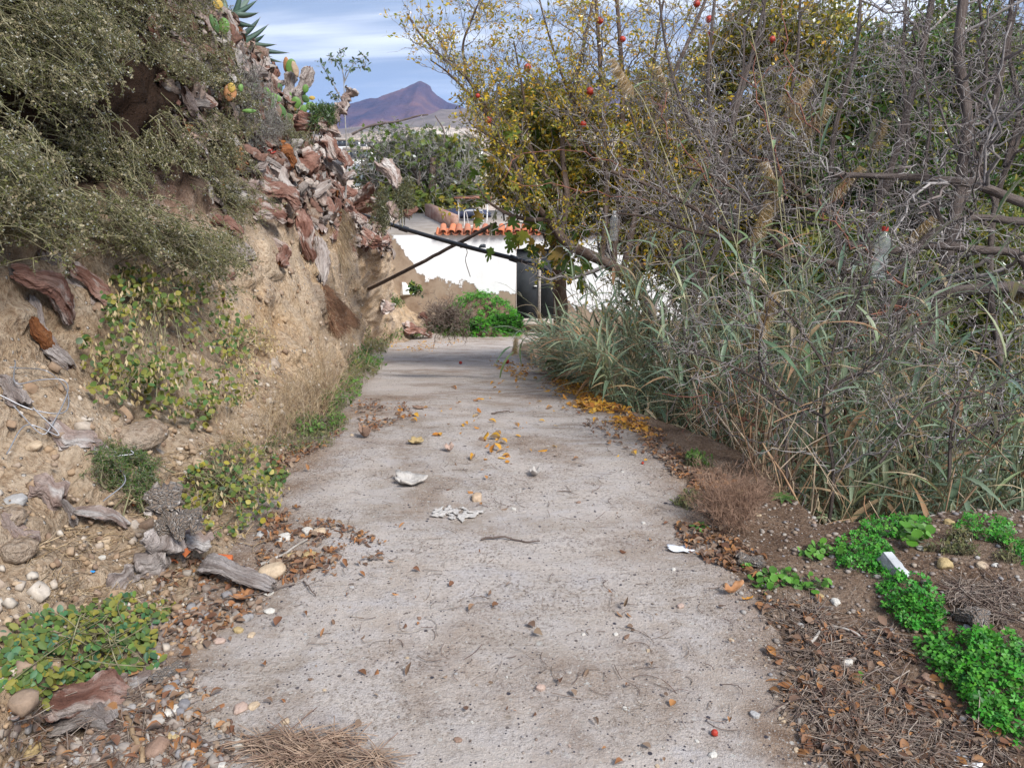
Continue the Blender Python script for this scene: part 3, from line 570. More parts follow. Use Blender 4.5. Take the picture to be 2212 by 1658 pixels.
# parapet of the terrace (left), slanting back
pa = np.array([atY(983, 487, 21.0), atY(925, 458, 24.4)]); dd = unit(pa[1] - pa[0]); nn = np.array([-dd[1], dd[0], 0])
def prism(a, b, wdt, z0, z1):
    d = unit(np.array([b[0] - a[0], b[1] - a[1], 0])); q = np.array([-d[1], d[0], 0]) * wdt / 2; pts = [a - q, a + q, b + q, b - q]
    V = [[p[0], p[1], z] for z in (z0, z1) for p in pts]; return np.array(V), np.array([[0, 1, 2, 3], [4, 7, 6, 5], [0, 4, 5, 1], [1, 5, 6, 2], [2, 6, 7, 3], [3, 7, 4, 0]])
part('parapet', [prism(pa[0], pa[1], .2, WZ1 - .05, WZ1 + .38)], M['brickwall'], h)
rb = part('roof_box', [box(1.7, 2.3, HY + 1.0, HY + 1.6, WZ1 + .03, WZ1 + .42)], M['white_wall'], h)
def wirething(name, label, cat, mat_, lines, rad, base, group=None, n=14, k=6):
    pp = [];
    for ln in lines:
        q = resample(ln, n)[None]; pp.append(tubes(q, np.full((1, n), rad), k))
    return solid(name, label, cat, pp, mat_, base, group, True)
cx0 = atY(1003, 478, 21.6); cz = WZ1 + .03
def cp(dx, dy, dz): return [cx0[0] + dx, 21.6 + dy, cz + dz]
ch = thing('chair', 'white tube chair frame without a seat on the roof terrace', 'chair', (cx0[0], 21.6, cz))
fr = lambda L_: tubes(resample(L_, 20)[None], np.full((1, 20), .014), 6)
part('frame', [fr([cp(0, 0, 0), cp(0, 0, .3), cp(.02, 0, .4), cp(.12, 0, .42), cp(.5, 0, .42)]), fr([cp(0, 0, 0.02), cp(.1, 0, 0), cp(.28, 0, 0.02)]), fr([cp(.28, 0, 0), cp(.28, 0, .42)])], M['white_metal'], ch, True)
part('leg', [fr([cp(.5, .3, 0), cp(.5, .15, .3), cp(.5, 0, .42)])], M['white_metal'], ch, True); part('leg', [fr([cp(.1, .3, 0), cp(.06, .15, .3), cp(.04, 0, .4)])], M['white_metal'], ch, True)
t0 = atY(990, 470, 22.6)
tb = thing('table', 'rusty topped thin legged table standing on the roof terrace', 'table', (t0[0], 22.6, cz))
part('tabletop', [box(t0[0] - .1, t0[0] + .95, 22.4, 23.1, cz + .66, cz + .69)], M['rust'], tb)
for lx, ly in ((0, 22.5), (.8, 22.5), (0, 23.0), (.8, 23.0)): part('leg', [tubes(np.array([[[t0[0] + lx, ly, cz], [t0[0] + lx + .02, ly, cz + .33], [t0[0] + lx, ly, cz + .66]]]), np.full((1, 3), .014), 6)], M['white_metal'], tb, True)
V, F = ICO3; a = atY(1003, 466, 23.6); Vn = V * (1 + .2 * fbm(V * 2, 3, 4)[:, None]) * [.75, .35, .16]
solid('tarpaulin', 'dark blue tarpaulin heaped on the roof terrace behind the chair', 'tarpaulin', [(Vn + [a[0], 23.9, cz + .1], F)], M['tarp'], (a[0], 23.9, cz), smooth=True)
# pipe and pole crossing in front of the house
p0, _, d0 = hit(768, 462); pts = [p0 + [-.2, .05, .03], p0 + [.03, -.05, .02], at(850, 487, 12.6), at(930, 511, 12.2), at(1005, 532, 11.8), at(1080, 551, 11.4), at(1135, 565, 11.1), at(1172, 580, 10.9), at(1215, 615, 10.8)]
hs = thing('hose', 'thick black water pipe hanging across the lane in front of the white house', 'hose', pts[0])
part('pipe', [tubes(resample(pts, 60)[None], np.full((1, 60), .034), 10)], M['black_hose'], hs, True)
for u, v, dd_ in ((872, 494, 12.5), (1110, 559, 11.25)):
    a, b = at(u - 9, v - 3, dd_), at(u + 9, v + 3, dd_); part('joint', [tubes(np.array([[a, (a + b) / 2, b]]), np.full((1, 3), .048), 10)], M['black_hose'], hs, True)
p1 = hit(800, 624)[0]; pp = [p1 + [-.1, .1, -.05], at(870, 588, 12.9), at(960, 541, 12.2), at(1048, 494, 11.7), at(1072, 482, 11.6)]
q = resample(pp, 40); q += .012 * fbm(q * 5, 3, 2)[:, None]
po = thing('pole', 'thin weathered pole leaning from the bank up across the black pipe', 'pole', pp[0]); part('shaft', [tubes(q[None], np.linspace(.036, .026, 40)[None], 8)], M['pole'], po, True)
a = at(1002, 527, 11.95); th_ = np.linspace(0, 4 * PI, 40); qq = np.stack([a[0] + .055 * np.cos(th_), a[1] + .06 * np.sin(th_), a[2] - .02 + .03 * np.sin(th_ * .5)], -1)
part('wire_tie', [tubes(qq[None], np.full((1, 40), .008), 4), tubes(resample([a, a + [.05, 0, -.12], a + [.02, 0, -.25], a + [.09, 0, -.5]], 16)[None], np.full((1, 16), .006), 4)], M['pole'], po)
# distant white houses
def far_house(u0, u1, vt, vb, Y, label, wins=4):
    a, b, c = atY(u0, vb, Y), atY(u1, vb, Y), atY(u0, vt, Y); t = thing('village_house', label, 'house', (a[0], Y, a[2] - 2), 'white houses in the distance')
    part('wall', [box(a[0], b[0], Y, Y + 9, a[2] - 2.5, c[2])], M['white_wall'], t); part('roof', [box(a[0] - .2, b[0] + .2, Y - .2, Y + 9.2, c[2] + .003, c[2] + .35)], M['slab'], t)
    for i in range(wins):
        x = a[0] + (b[0] - a[0]) * (i + .5) / wins; zc_ = (a[2] + c[2]) / 2
        part('window', [box(x - .5, x + .5, Y - .03, Y + .05, zc_ - .5, zc_ + .6)], M['window'], t)
far_house(722, 775, 303, 318, 170, 'long white house farthest left below the purple mountain, half hidden by the stumps', 5)
far_house(778, 822, 307, 324, 150, 'low white house directly right of the thin sapling stem', 3)
far_house(745, 800, 324, 346, 120, 'large white shed nearest in the valley behind the sapling stem', 4)
far_house(806, 850, 330, 345, 125, 'white flat roofed house behind the left edge of the fig branches', 3)
far_house(1000, 1040, 312, 330, 140, 'small white house behind the yellow tree edge', 2)
far_house(880, 930, 326, 340, 140, 'white house behind the middle of the fig branches', 3)
# bright sheet roof below the right side, glimpsed through the reeds
def quadsheet(pts, n=20):
    a, b, c, d = [np.array(p, float) for p in pts]; s_, t_ = np.meshgrid(np.linspace(0, 1, n), np.linspace(0, 1, n)); s_, t_ = s_[..., None], t_[..., None]
    P = a * (1 - s_) * (1 - t_) + b * s_ * (1 - t_) + c * s_ * t_ + d * (1 - s_) * t_; P = P + .04 * fbm(P * 1.3, 3, 3)[..., None] * [0, 0, 1]; return P.reshape(-1, 3), grid(n, n)
g0 = thing('greenhouse', 'white plastic covered shelter glimpsed between the reeds at the right', 'greenhouse', (6.5, 9.5, -3))
part('roof', [quadsheet([(5.4, 11.0, -2.7), (11, 9.5, -2.8), (12, 12, -2.2), (5.8, 13.5, -2.2)])], M['sheet'], g0, True)
part('wall', [quadsheet([(5.4, 11.02, -4.2), (11, 9.52, -4.2), (11, 9.52, -2.8), (5.4, 11.02, -2.7)])], M['sheet'], g0, True)
# ------------------------------------------------------------------ dead cactus wood
def logmesh(A_, B_, rad, flat=1.0, bend=.12, ridge=.12, seed=0, up=None, na=34, nl=36, taper=.15, lobes=0, hollow=True):
    """ragged fibrous trunk from A to B; returns V, F, UV per vertex"""
    r = np.random.default_rng(seed); A_, B_ = np.array(A_, float), np.array(B_, float); ax = B_ - A_; ln = np.linalg.norm(ax); ax /= ln
    up = unit(np.array(up if up is not None else [.3, -.5, .8], float)); X = unit(np.cross(ax, up)); Zv = np.cross(X, ax)
    t = np.linspace(0, 1, nl); cen = A_ + np.outer(t, ax) * ln
    b1, b2 = r.normal(size=2) * bend * ln; cen = cen + np.outer(np.sin(t * PI), X * b1 + Zv * b2) + .25 * rad * fbm(np.stack([t * 4 + seed, t * 0, t * 0], -1), 3, seed)[:, None] * X
    th = np.linspace(0, 2 * PI, na, endpoint=False); Tm, Th = np.meshgrid(t, th, indexing='ij')
    q = np.stack([np.cos(Th) * 1.6, np.sin(Th) * 1.6, Tm * ln / rad * .35 + seed * 3.1], -1); tw = r.uniform(-1.5, 1.5)
    rr_ = 1 + .28 * fbm(q * .9, 3, seed) + ridge * (np.abs(vnoise(np.stack([np.cos(Th + tw * Tm) * 4.5, np.sin(Th + tw * Tm) * 4.5, Tm * ln / rad * .4 + seed], -1), seed + 3)) * 2 - .6)
    rr_ = rr_ + .13 * fbm(q * 3, 3, seed + 9, .6) + .10 * (vnoise(q * [1, 1, 3.2] * 1.5, seed + 4) > .35)
    rr_ = rr_ * (1 + taper * (1 - 2 * Tm) * r.choice([-1, 1])) * (1 + .18 * np.sin(Tm * PI * r.uniform(1, 3) + r.uniform(0, 6)))
    endsh = np.clip(np.minimum(Tm, 1 - Tm) * 9, 0, 1) ** .5; rr_ = rr_ * (.55 + .45 * endsh)
    if lobes: rr_ = rr_ * (1 + .25 * np.cos(Th * lobes + seed))
    P = cen[:, None, :] + rad * rr_[..., None] * (np.cos(Th)[..., None] * X + flat * np.sin(Th)[..., None] * Zv)
    P = P + ax * (.5 * rad * vnoise(np.stack([np.cos(Th) * 2.5, np.sin(Th) * 2.5, Th * 0 + seed], -1), 5) * (np.abs(Tm - .5) * 2) ** 4)[..., None]   # ragged ends
    UV = np.stack([Th / (2 * PI) * (1 if True else 0), Tm * ln + seed * .37], -1)
    V = P.reshape(-1, 3); U = UV.reshape(-1, 2); i, j = np.meshgrid(np.arange(nl - 1), np.arange(na), indexing='ij'); a = i * na + j; b = i * na + (j + 1) % na
    F = np.stack([a, b, b + na, a + na], -1).reshape(-1, 4)
    # caps: sunk funnel at each end
    caps = []; vb = len(V)
    for k, row in ((0, 0), (1, nl - 1)):
        ring = P[row]; c = ring.mean(0); sgn = 1 if k == 0 else -1; inn = c + (ring - c) * .55 + ax * sgn * rad * .35; V = np.vstack([V, inn, [c + ax * sgn * rad * .7]])
        U = np.vstack([U, np.stack([th / (2 * PI), np.full(na, seed * .2)], -1), [[.5, seed * .2 + .1]]])
        j = np.arange(na); jn = (j + 1) % na; o = row * na
        q4 = np.stack([o + j, vb + j, vb + jn, o + jn], -1) if k == 0 else np.stack([o + j, o + jn, vb + jn, vb + j], -1)
        tri = np.stack([vb + j, np.full(na, vb + na), vb + jn], -1); caps.append((q4, tri)); vb += na + 1
    return V, [F] + [c[0] for c in caps], [c[1] for c in caps], U
def lograw(name, specs, mats_, base, smooth=True):
    """specs: list of (logmesh output, mat idx, cap mat idx)"""
    me = bpy.data.meshes.new(name); Vs = []; U = []; ls = []; lt = []; mi = []; b = 0
    for (V, Q, T3, uv), m, cm in specs:
        Vs.append(V); U.append(uv)
        for k, F in enumerate(Q): ls.append((F + b).ravel()); lt += [4] * len(F); mi += [m if k == 0 else cm] * len(F)
        for F in T3: ls.append((F + b).ravel()); lt += [3] * len(F); mi += [cm] * len(F)
        b += len(V)
    V = np.concatenate(Vs) - base; U = np.concatenate(U); ls = np.concatenate(ls).astype(np.int32); lt = np.array(lt, np.int32)
    me.vertices.add(len(V)); me.vertices.foreach_set('co', V.astype(np.float32).ravel()); me.loops.add(len(ls)); me.loops.foreach_set('vertex_index', ls)
    me.polygons.add(len(lt)); me.polygons.foreach_set('loop_start', np.concatenate([[0], np.cumsum(lt)[:-1]]).astype(np.int32)); me.polygons.foreach_set('loop_total', lt)
    me.polygons.foreach_set('material_index', np.array(mi, np.int32)); me.polygons.foreach_set('use_smooth', np.zeros(len(lt), bool))
    l = me.uv_layers.new(name='UVMap'); l.data.foreach_set('uv', U[ls].astype(np.float32).ravel())
    for m in mats_: me.materials.append(m)
    me.update(calc_edges=True); return me
def deadlog(u1, v1, u2, v2, wpx, mat_, label, flat=.6, seed=0, lift=.35, cap='log_orange', name='dead_cactus_trunk', cat='dead trunk', raise1=0, raise2=0, bend=.12, ridge=.14, group=None, extra=None, d1=None, d2=None):
    a, na_, da = hit(u1, v1); b, nb, db = hit(u2, v2)
    if d1: a = at(u1, v1, d1); da = d1; na_ = np.array([.7, -.5, .5])
    if d2: b = at(u2, v2, d2); db = d2; nb = np.array([.7, -.5, .5])
    r = wpx / 2 / FPX * (da + db) / 2; n = unit(na_ + nb + np.array([.3, -.6, .3]))
    if not (d1 and d2):      # lie along the slope: do not let one end run far behind the other
        L_ = np.hypot(u2 - u1, v2 - v1) / FPX * (da + db) / 2
        if abs(db - da) > .8 * L_ + .1:
            if db > da: db = da + .8 * L_; b = at(u2, v2, db)
            else: da = db + .8 * L_; a = at(u1, v1, da)
    a = a + n * r * (lift + raise1); b = b + n * r * (lift + raise2)
    sp = [(logmesh(a, b, r, flat, bend, ridge, seed, up=n), 0, 1)]
    for (fu, fv, fd, fr) in (extra or []):
        c = at(fu, fv, (da + db) / 2 + fd); sp.append((logmesh((a + b) / 2, c, r * fr, flat, .1, ridge, seed + 50, up=n, nl=20), 0, 1))
    base = (a + b) / 2; o = link(name, lograw(name, sp, [M[mat_], M[cap]], base), loc=base); LOC[o] = base; o['label'] = label; o['category'] = cat
    if group: o['group'] = group
    return o
LG = [
 # big heap on the crest, far to near
 (596, 452, 612, 540, 44, 'log_pale', 'pale scaly cactus trunk standing on end over the golden earth', .8),
 (612, 540, 600, 572, 28, 'log_red', 'short torn stub with orange patches below the pale scaly upright trunk', .8),
 (672, 405, 690, 505, 42, 'log_pale', 'tall whitish peeling trunk in the middle of the heap above the brown fibre fall', .7),
 (640, 455, 668, 565, 30, 'log_red', 'dark red brown trunk leaning between the two pale upright trunks', .8),
 (684, 520, 686, 608, 36, 'log_grey', 'grey frayed trunk end hanging lowest over the brown fibre fall', .7),
 (590, 375, 622, 428, 46, 'log_grey', 'broad grey fluted stump above the pale scaly upright trunk', .8),
 (600, 318, 628, 358, 30, 'log_orange', 'split trunk with bright orange heart near the top of the heap', .6),
 (612, 310, 646, 370, 20, 'log_grey', 'grey shell of the split orange trunk, just right of its heart', .5),
 (640, 345, 672, 372, 46, 'log_red', 'thick dark brown trunk lying right of the split orange one', .8),
 (548, 400, 640, 440, 34, 'log_red', 'long brown trunk sloping down right above the golden earth', .7),
 (650, 382, 712, 398, 20, 'log_grey', 'thin pale grey slab lying flat across the heap', .4),
 (552, 410, 600, 430, 18, 'log_grey', 'grey curled plate at the left edge of the heap', .4),
 (700, 430, 716, 520, 24, 'log_red', 'narrow brown trunk hanging right of the tall whitish one', .7),
 (540, 455, 610, 470, 30, 'log_red', 'dark trunk buried along the top of the golden earth', .6),
 (655, 470, 700, 560, 26, 'log_red', 'brown branch slanting beside the grey frayed trunk end', .7),
 (718, 400, 770, 425, 26, 'log_red', 'brown trunk lying at the foot of the thin sapling', .7),
 (700, 350, 742, 400, 16, 'log_grey', 'thin grey curved branch left of the sapling stem', .6),
 (742, 390, 766, 372, 12, 'log_pale', 'small white forked stick right of the sapling stem', .8),
 (690, 300, 722, 345, 34, 'log_red', 'hollow brown trunk at the crest below the twisted one', .8),
 (735, 330, 752, 362, 26, 'log_red', 'dark hollow broken trunk beside the upper sapling stem', .7),
 (640, 262, 700, 280, 34, 'log_red', 'big dark trunk lying on the crest under the prickly pear', .8),
 (715, 300, 690, 262, 28, 'log_red', 'reddish knuckle of wood at the foot of the twisted trunk', .8),
 (770, 440, 800, 400, 24, 'log_red', 'brown root arching towards the grey headed stump', .7),
 (742, 452, 786, 482, 26, 'log_red', 'brown trunk under the start of the black pipe', .7),
 (775, 500, 836, 520, 22, 'log_red', 'short round log sticking out beneath the black pipe', .9),
 (820, 352, 856, 408, 36, 'log_pale', 'grey headed stump with a white broken top at the end of the heap', .7),
 (842, 440, 850, 475, 22, 'log_pale', 'pale broken plate low right of the grey headed stump', .5),
 (870, 462, 900, 452, 14, 'log_red', 'dark stick pointing at the roof terrace', .8),
 (775, 455, 820, 440, 20, 'log_red', 'small brown trunk left of the grey headed stump', .8),
 (470, 20, 500, 80, 30, 'log_grey', 'grey stem of the prickly pear at the foot of the agave', .8),
 (510, 120, 522, 165, 30, 'log_pale', 'pale ringed cactus stem under the agave', .8),
 # left, under the saltbush
 (85, 545, 215, 655, 52, 'log_grey', 'long grey and white trunk coming out from under the saltbush at the left', .7),
 (20, 590, 150, 690, 46, 'log_red', 'red brown trunk just below the long grey and white one', .7),
 (150, 585, 240, 668, 40, 'log_red', 'smooth brown plate leaning beside the long grey and white trunk', .4),
 (208, 640, 240, 668, 34, 'log_net', 'netted round trunk end above the caper bush', .7),
 (70, 645, 150, 795, 36, 'log_grey', 'fluted grey trunk hanging down at the left below the red brown one', .6),
 (62, 690, 110, 765, 28, 'log_orange', 'torn orange pulp behind the fluted grey trunk', .5),
 (505, 560, 535, 545, 36, 'log_grey', 'round knotted log end poking out beside the golden earth', .9),
 (455, 480, 520, 510, 30, 'log_red', 'brown log under the right edge of the saltbush', .7),
 (505, 590, 480, 650, 18, 'log_red', 'dark root under the round knotted log end', .7),
 (0, 820, 40, 880, 40, 'log_grey', 'frayed grey stub at the left picture edge above the wire', .8),
 (105, 915, 200, 960, 40, 'log_pale', 'pinkish flaking slab lying above the wire loops', .4),
 (195, 960, 250, 1010, 36, 'log_pale', 'crumbling pale slab right of the pinkish one', .5),
 (65, 1050, 130, 1085, 50, 'log_pale', 'scaly tan stump top at the lower left', .7),
 (130, 1080, 160, 1135, 20, 'log_grey', 'pale splinter hanging from the scaly tan stump', .6),
 (155, 1110, 270, 1140, 30, 'log_pale', 'curled strip of pale bark behind the forked grey wood', .4),
 (445, 1225, 590, 1280, 44, 'log_grey', 'grey fibrous log lying beside the large tan stone', .5),
 (0, 1120, 60, 1180, 50, 'log_pale', 'crumbled clay coloured stump at the left picture edge', .7),
 (95, 1530, 260, 1500, 70, 'log_red', 'broad red brown bark slab in the bottom left corner', .35),
 (120, 1575, 250, 1570, 60, 'log_grey', 'grey frayed bark slab in the bottom left corner', .35),
 (225, 1475, 320, 1470, 44, 'log_pale', 'curled pale bark at the edge of the round leaved creeper', .35),
 (335, 1480, 405, 1440, 36, 'log_net', 'small flat piece of netted fibre lying near the bottom left stones', .25),
 (820, 655, 845, 665, 26, 'log_pale', 'white flecked stub on the ledge near the white block', .5),
 (905, 680, 925, 700, 16, 'log_red', 'dark knot of wood beneath the ledge by the house', .8),
 (870, 708, 930, 722, 22, 'log_red', 'dark brown log at the path end before the green cover', .7),
 (1590, 1215, 1650, 1222, 30, 'log_net', 'matted grey fibre lump at the right edge of the path', .5),
 (2080, 1330, 2120, 1370, 44, 'log_net', 'fibrous grey clump between the clover patches at the right', .6)]
for i, g in enumerate(LG):
    deadlog(*g[:5], g[5], g[6], flat=g[7], seed=i + 3, cap='log_orange' if (i % 9 == 2 or 'orange' in g[6]) else 'log_red' if i % 2 else 'log_grey', lift=.35 if g[7] > .55 else .6)
# twisted dead trunk on the crest against the sky
a = hit(700, 285)[0]; d = depth_of(a)
sp = []; pts = [(705, 292, 20), (718, 258, 17), (738, 236, 13), (748, 215, 10), (760, 195, 15)]
tw = thing('twisted_trunk', 'twisted dead cactus trunk with a knobbly head on the crest left of the sapling', 'dead trunk', at(705, 300, d))
mats2 = [M['log_pale'], M['log_grey']]
for k in range(len(pts) - 1):
    (u1, v1, w1), (u2, v2, w2) = pts[k], pts[k + 1]; o = link(['trunk', 'trunk', 'branch', 'head'][k], lograw('trunk', [(logmesh(at(u1, v1, d), at(u2, v2 - 4, d), (w1 + w2) / 2 / FPX * d / 1.15, .9, .05, .3, 30 + k, na=18, nl=16), 0, 1)], mats2, LOC[tw]), parent=tw); LOC[o] = LOC[tw]
# forked grey driftwood in the foreground
a, n, d = hit(345, 1200)
fk = thing('forked_wood', 'forked netted grey cactus skeleton standing beside the broken orange tile', 'dead wood', hit(300, 1230)[0])
def fp(nm, pts, w, mt, sd, flat, dd=0.0):
    sp = []
    for k in range(len(pts) - 1):
        (u1, v1, e1), (u2, v2, e2) = pts[k], pts[k + 1]
        sp.append((logmesh(at(u1, v1, d + e1), at(u2, v2, d + e2), w[k] / FPX * d, flat, .06, .09, sd + k, na=30, nl=22), 0, 1))
    o = link(nm, lograw(nm, sp, [M[mt], M['log_grey']], LOC[fk]), parent=fk); LOC[o] = LOC[fk]
fp('stem', [(248, 1275, -.18), (300, 1235, -.14), (352, 1190, -.12), (375, 1130, -.1)], [22, 28, 30], 'log_grey', 61, .7)
fp('fork', [(370, 1170, -.12), (362, 1100, -.12), (356, 1050, -.10)], [26, 34], 'log_net', 66, .5)
fp('fork', [(365, 1140, -.14), (395, 1118, -.14), (432, 1124, -.12)], [26, 24], 'log_net', 71, .4)
fp('bark_flap', [(395, 1160, -.02), (450, 1175, .02)], [22], 'log_pale', 75, .5)
# general rubble of broken bark over the upper bank
idx = np.argwhere((rub > .55) & (Tb < 6.6) & (BANK[..., 1] > 6.6 - .5 * BANK[..., 2]) & (BANK[..., 1] > 5.9)); pk = idx[rng.choice(len(idx), 4200)]; pos = BANK[pk[:, 0], pk[:, 1]]; nr = BANKN[pk[:, 0], pk[:, 1]]
chips = []; 
for k, mt in enumerate(('log_red', 'log_grey', 'log_pale', 'log_orange')):
    m = rng.choice(4, len(pos), p=[.45, .25, .22, .08]) == k; sel = np.flatnonzero((np.arange(len(pos)) % 97 % 4 == k) if k < 3 else (np.arange(len(pos)) % 23 == 3))
    if k < 3: sel = sel[sel % 23 != 3]
    T = []; nu, nv = 7, 5; uu_, vv_ = np.meshgrid(np.linspace(-1, 1, nu), np.linspace(-1, 1, nv)); 
    for v_ in range(3):
        q = np.stack([uu_ * .5, vv_ * .22 * (1 - .3 * uu_ ** 2), .1 * (1 - vv_ ** 2) + .13 * vnoise(np.stack([uu_ * 2, vv_ * 2, uu_ * 0 + v_], -1), v_)], -1).reshape(-1, 3)
        q[:, :2] += .05 * np.stack([vnoise(q * 6, 3 + v_), vnoise(q * 6, 7 + v_)], -1); q2 = q - [0, 0, .035]; T.append((np.vstack([q, q2]), np.vstack([grid(nu, nv), grid(nu, nv)[:, ::-1] + nu * nv])))
    for v_ in range(3):
        s_ = sel[v_::3]; ax = unit(np.cross(nr[s_], rdir(len(s_))) + .35 * nr[s_]); Mx = frames(ax, nr[s_]); Mx = Mx[:, :, [1, 0, 2]]; sz = .05 + .2 * rng.random(len(s_)) ** 1.8
        V, F = place(T[v_][0], T[v_][1], pos[s_] + nr[s_] * sz[:, None] * .1, Mx, sz); chips.append((V, F, k))
idmats = [islmat('bark chip ' + n_, c, .9, 35, .5, .9, .01) for n_, c in (('red', [(.15, .075, .055), (.29, .17, .13), (.22, .12, .09), (.42, .33, .29)]), ('grey', [(.35, .31, .29), (.5, .46, .43), (.2, .16, .14), (.3, .22, .18)]), ('pale', [(.5, .43, .38), (.36, .25, .2), (.62, .57, .53)]), ('orange', [(.42, .17, .06), (.3, .1, .04), (.5, .26, .12)]))]
stuff('bark_rubble', 'broken bark and cactus fibre littering the top of the bank', 'rubble', chips, idmats)
# half buried broken trunks that fill the heap between the larger ones
pk = idx[rng.choice(len(idx), 420)]; sp = []
for q_ in range(len(pk)):
    c_ = BANK[pk[q_, 0], pk[q_, 1]]; n_2 = BANKN[pk[q_, 0], pk[q_, 1]]
    if c_[2] > 2.9 or c_[1] > 19 or c_[0] < -4.2: continue
    r_ = rng.uniform(.02, .06); L_ = r_ * rng.uniform(3, 8); ax = unit(np.cross(n_2, rdir(1)[0]) + .35 * rng.normal(size=3)); a_ = c_ - ax * L_ / 2 + n_2 * r_ * .5; sp.append((logmesh(a_, a_ + ax * L_, r_, rng.uniform(.4, .9), .15, .2, q_ + 200, up=n_2, na=14, nl=12), int(rng.choice(3, p=[.4, .3, .3])), int(rng.choice([0, 1, 3], p=[.5, .4, .1]))))
o = link('broken_stumps', lograw('broken_stumps', sp, [M['log_red'], M['log_grey'], M['log_pale'], M['log_orange']], np.zeros(3))); LOC[o] = np.zeros(3); o['kind'] = 'stuff'; o['label'] = 'small broken cactus stumps filling the heap on the bank crest'; o['category'] = 'rubble'
# brown hanging root fibres on the earth corner
def hair(name, label, cat, polys, n, ln, mat_, sag=.6, r=.0025, out=.35):
    pts = []
    for _ in range(n):
        u, v = polys(); p, nn_, d_ = hit(u, v); pts.append(np.concatenate([p, nn_]))
    pts = np.array(pts); p = pts[:, :3]; nn_ = pts[:, 3:]; L_ = rng.uniform(.5, 1, len(p)) * ln; dr = unit(nn_ * out + rdir(len(p)) * .45 + [0, 0, -sag]); t = np.linspace(0, 1, 5)
    Q = p[:, None] + dr[:, None] * (t[None, :, None] * L_[:, None, None]) + np.array([0, 0, -1.0]) * (t[None, :, None] ** 2 * L_[:, None, None] * .4 * sag) + rng.normal(size=(len(p), 5, 3)) * .01 * t[None, :, None]
    return stuff(name, label, cat, [tubes(Q, np.full((len(p), 5), r) * (1 - .6 * t), 3)], mat_)
fibm = twigmat('brown root fibre', [(.2, .09, .05), (.3, .17, .1), (.14, .07, .045), (.36, .24, .16)], 20)
def tri_(a, b, c):
    def f():
        s_, t_ = rng.random(2)
        if s_ + t_ > 1: s_, t_ = 1 - s_, 1 - t_
        return a[0] + s_ * (b[0] - a[0]) + t_ * (c[0] - a[0]), a[1] + s_ * (b[1] - a[1]) + t_ * (c[1] - a[1])
    return f
hair('root_fibres', 'rust brown root fibres hanging over the earth corner by the path', 'roots', tri_((692, 600), (775, 690), (715, 715)), 1300, .16, fibm)
hair('root_fibres', 'pale brown beard of fibres hanging below the pipe end', 'roots', tri_((700, 440), (760, 450), (735, 560)), 600, .35, M['straw'], 1.0, .003)
# ------------------------------------------------------------------ stones and small things on the ground
SV = []
for k in range(7):
    V, F = ICO3; q = V * [1, .8, .6] * (1 + .16 * fbm(V * 1.3 + k * 9, 3, k)[:, None]); q = q + .07 * fbm(V * 4 + k, 3, k + 20)[:, None] * V
    q = np.clip(q, [-.82, -.62, -.42], [.78, .6, .4]) if k % 2 else np.minimum(q, [.84, .66, .48])
    for c_ in range(3):
        pn = unit(np.random.default_rng(k * 5 + c_).normal(size=3)); dd_ = q @ pn; q = q - np.maximum(dd_ - .62, 0)[:, None] * pn       # flat broken faces
    SV.append(q)
def stone(u, v, wpx, mt, label, k=0, hgt=1.0, sink=.35, name='stone', cat='stone', group=None, ang=None):
    p, n, d = hit(u, v); r = wpx / 2 / FPX * d; a = (ang if ang is not None else (u * 7 + v) % 6.28); c, s_ = math.cos(a), math.sin(a)
    R_ = np.array([[c, -s_, 0], [s_, c, 0], [0, 0, 1]]); V = (SV[k % 7] * [1, 1, hgt]) @ R_.T * r; base = p + np.array([0, 0, r * .6 * hgt * (1 - sink * 2) * .8])
    key = None; o = link(name, mk(name, [(V, ICO3[1])], M[mt] if mt in M else M['st_' + mt], True), loc=base); LOC[o] = base; o['label'] = label; o['category'] = cat
    if group: o['group'] = group
    return o
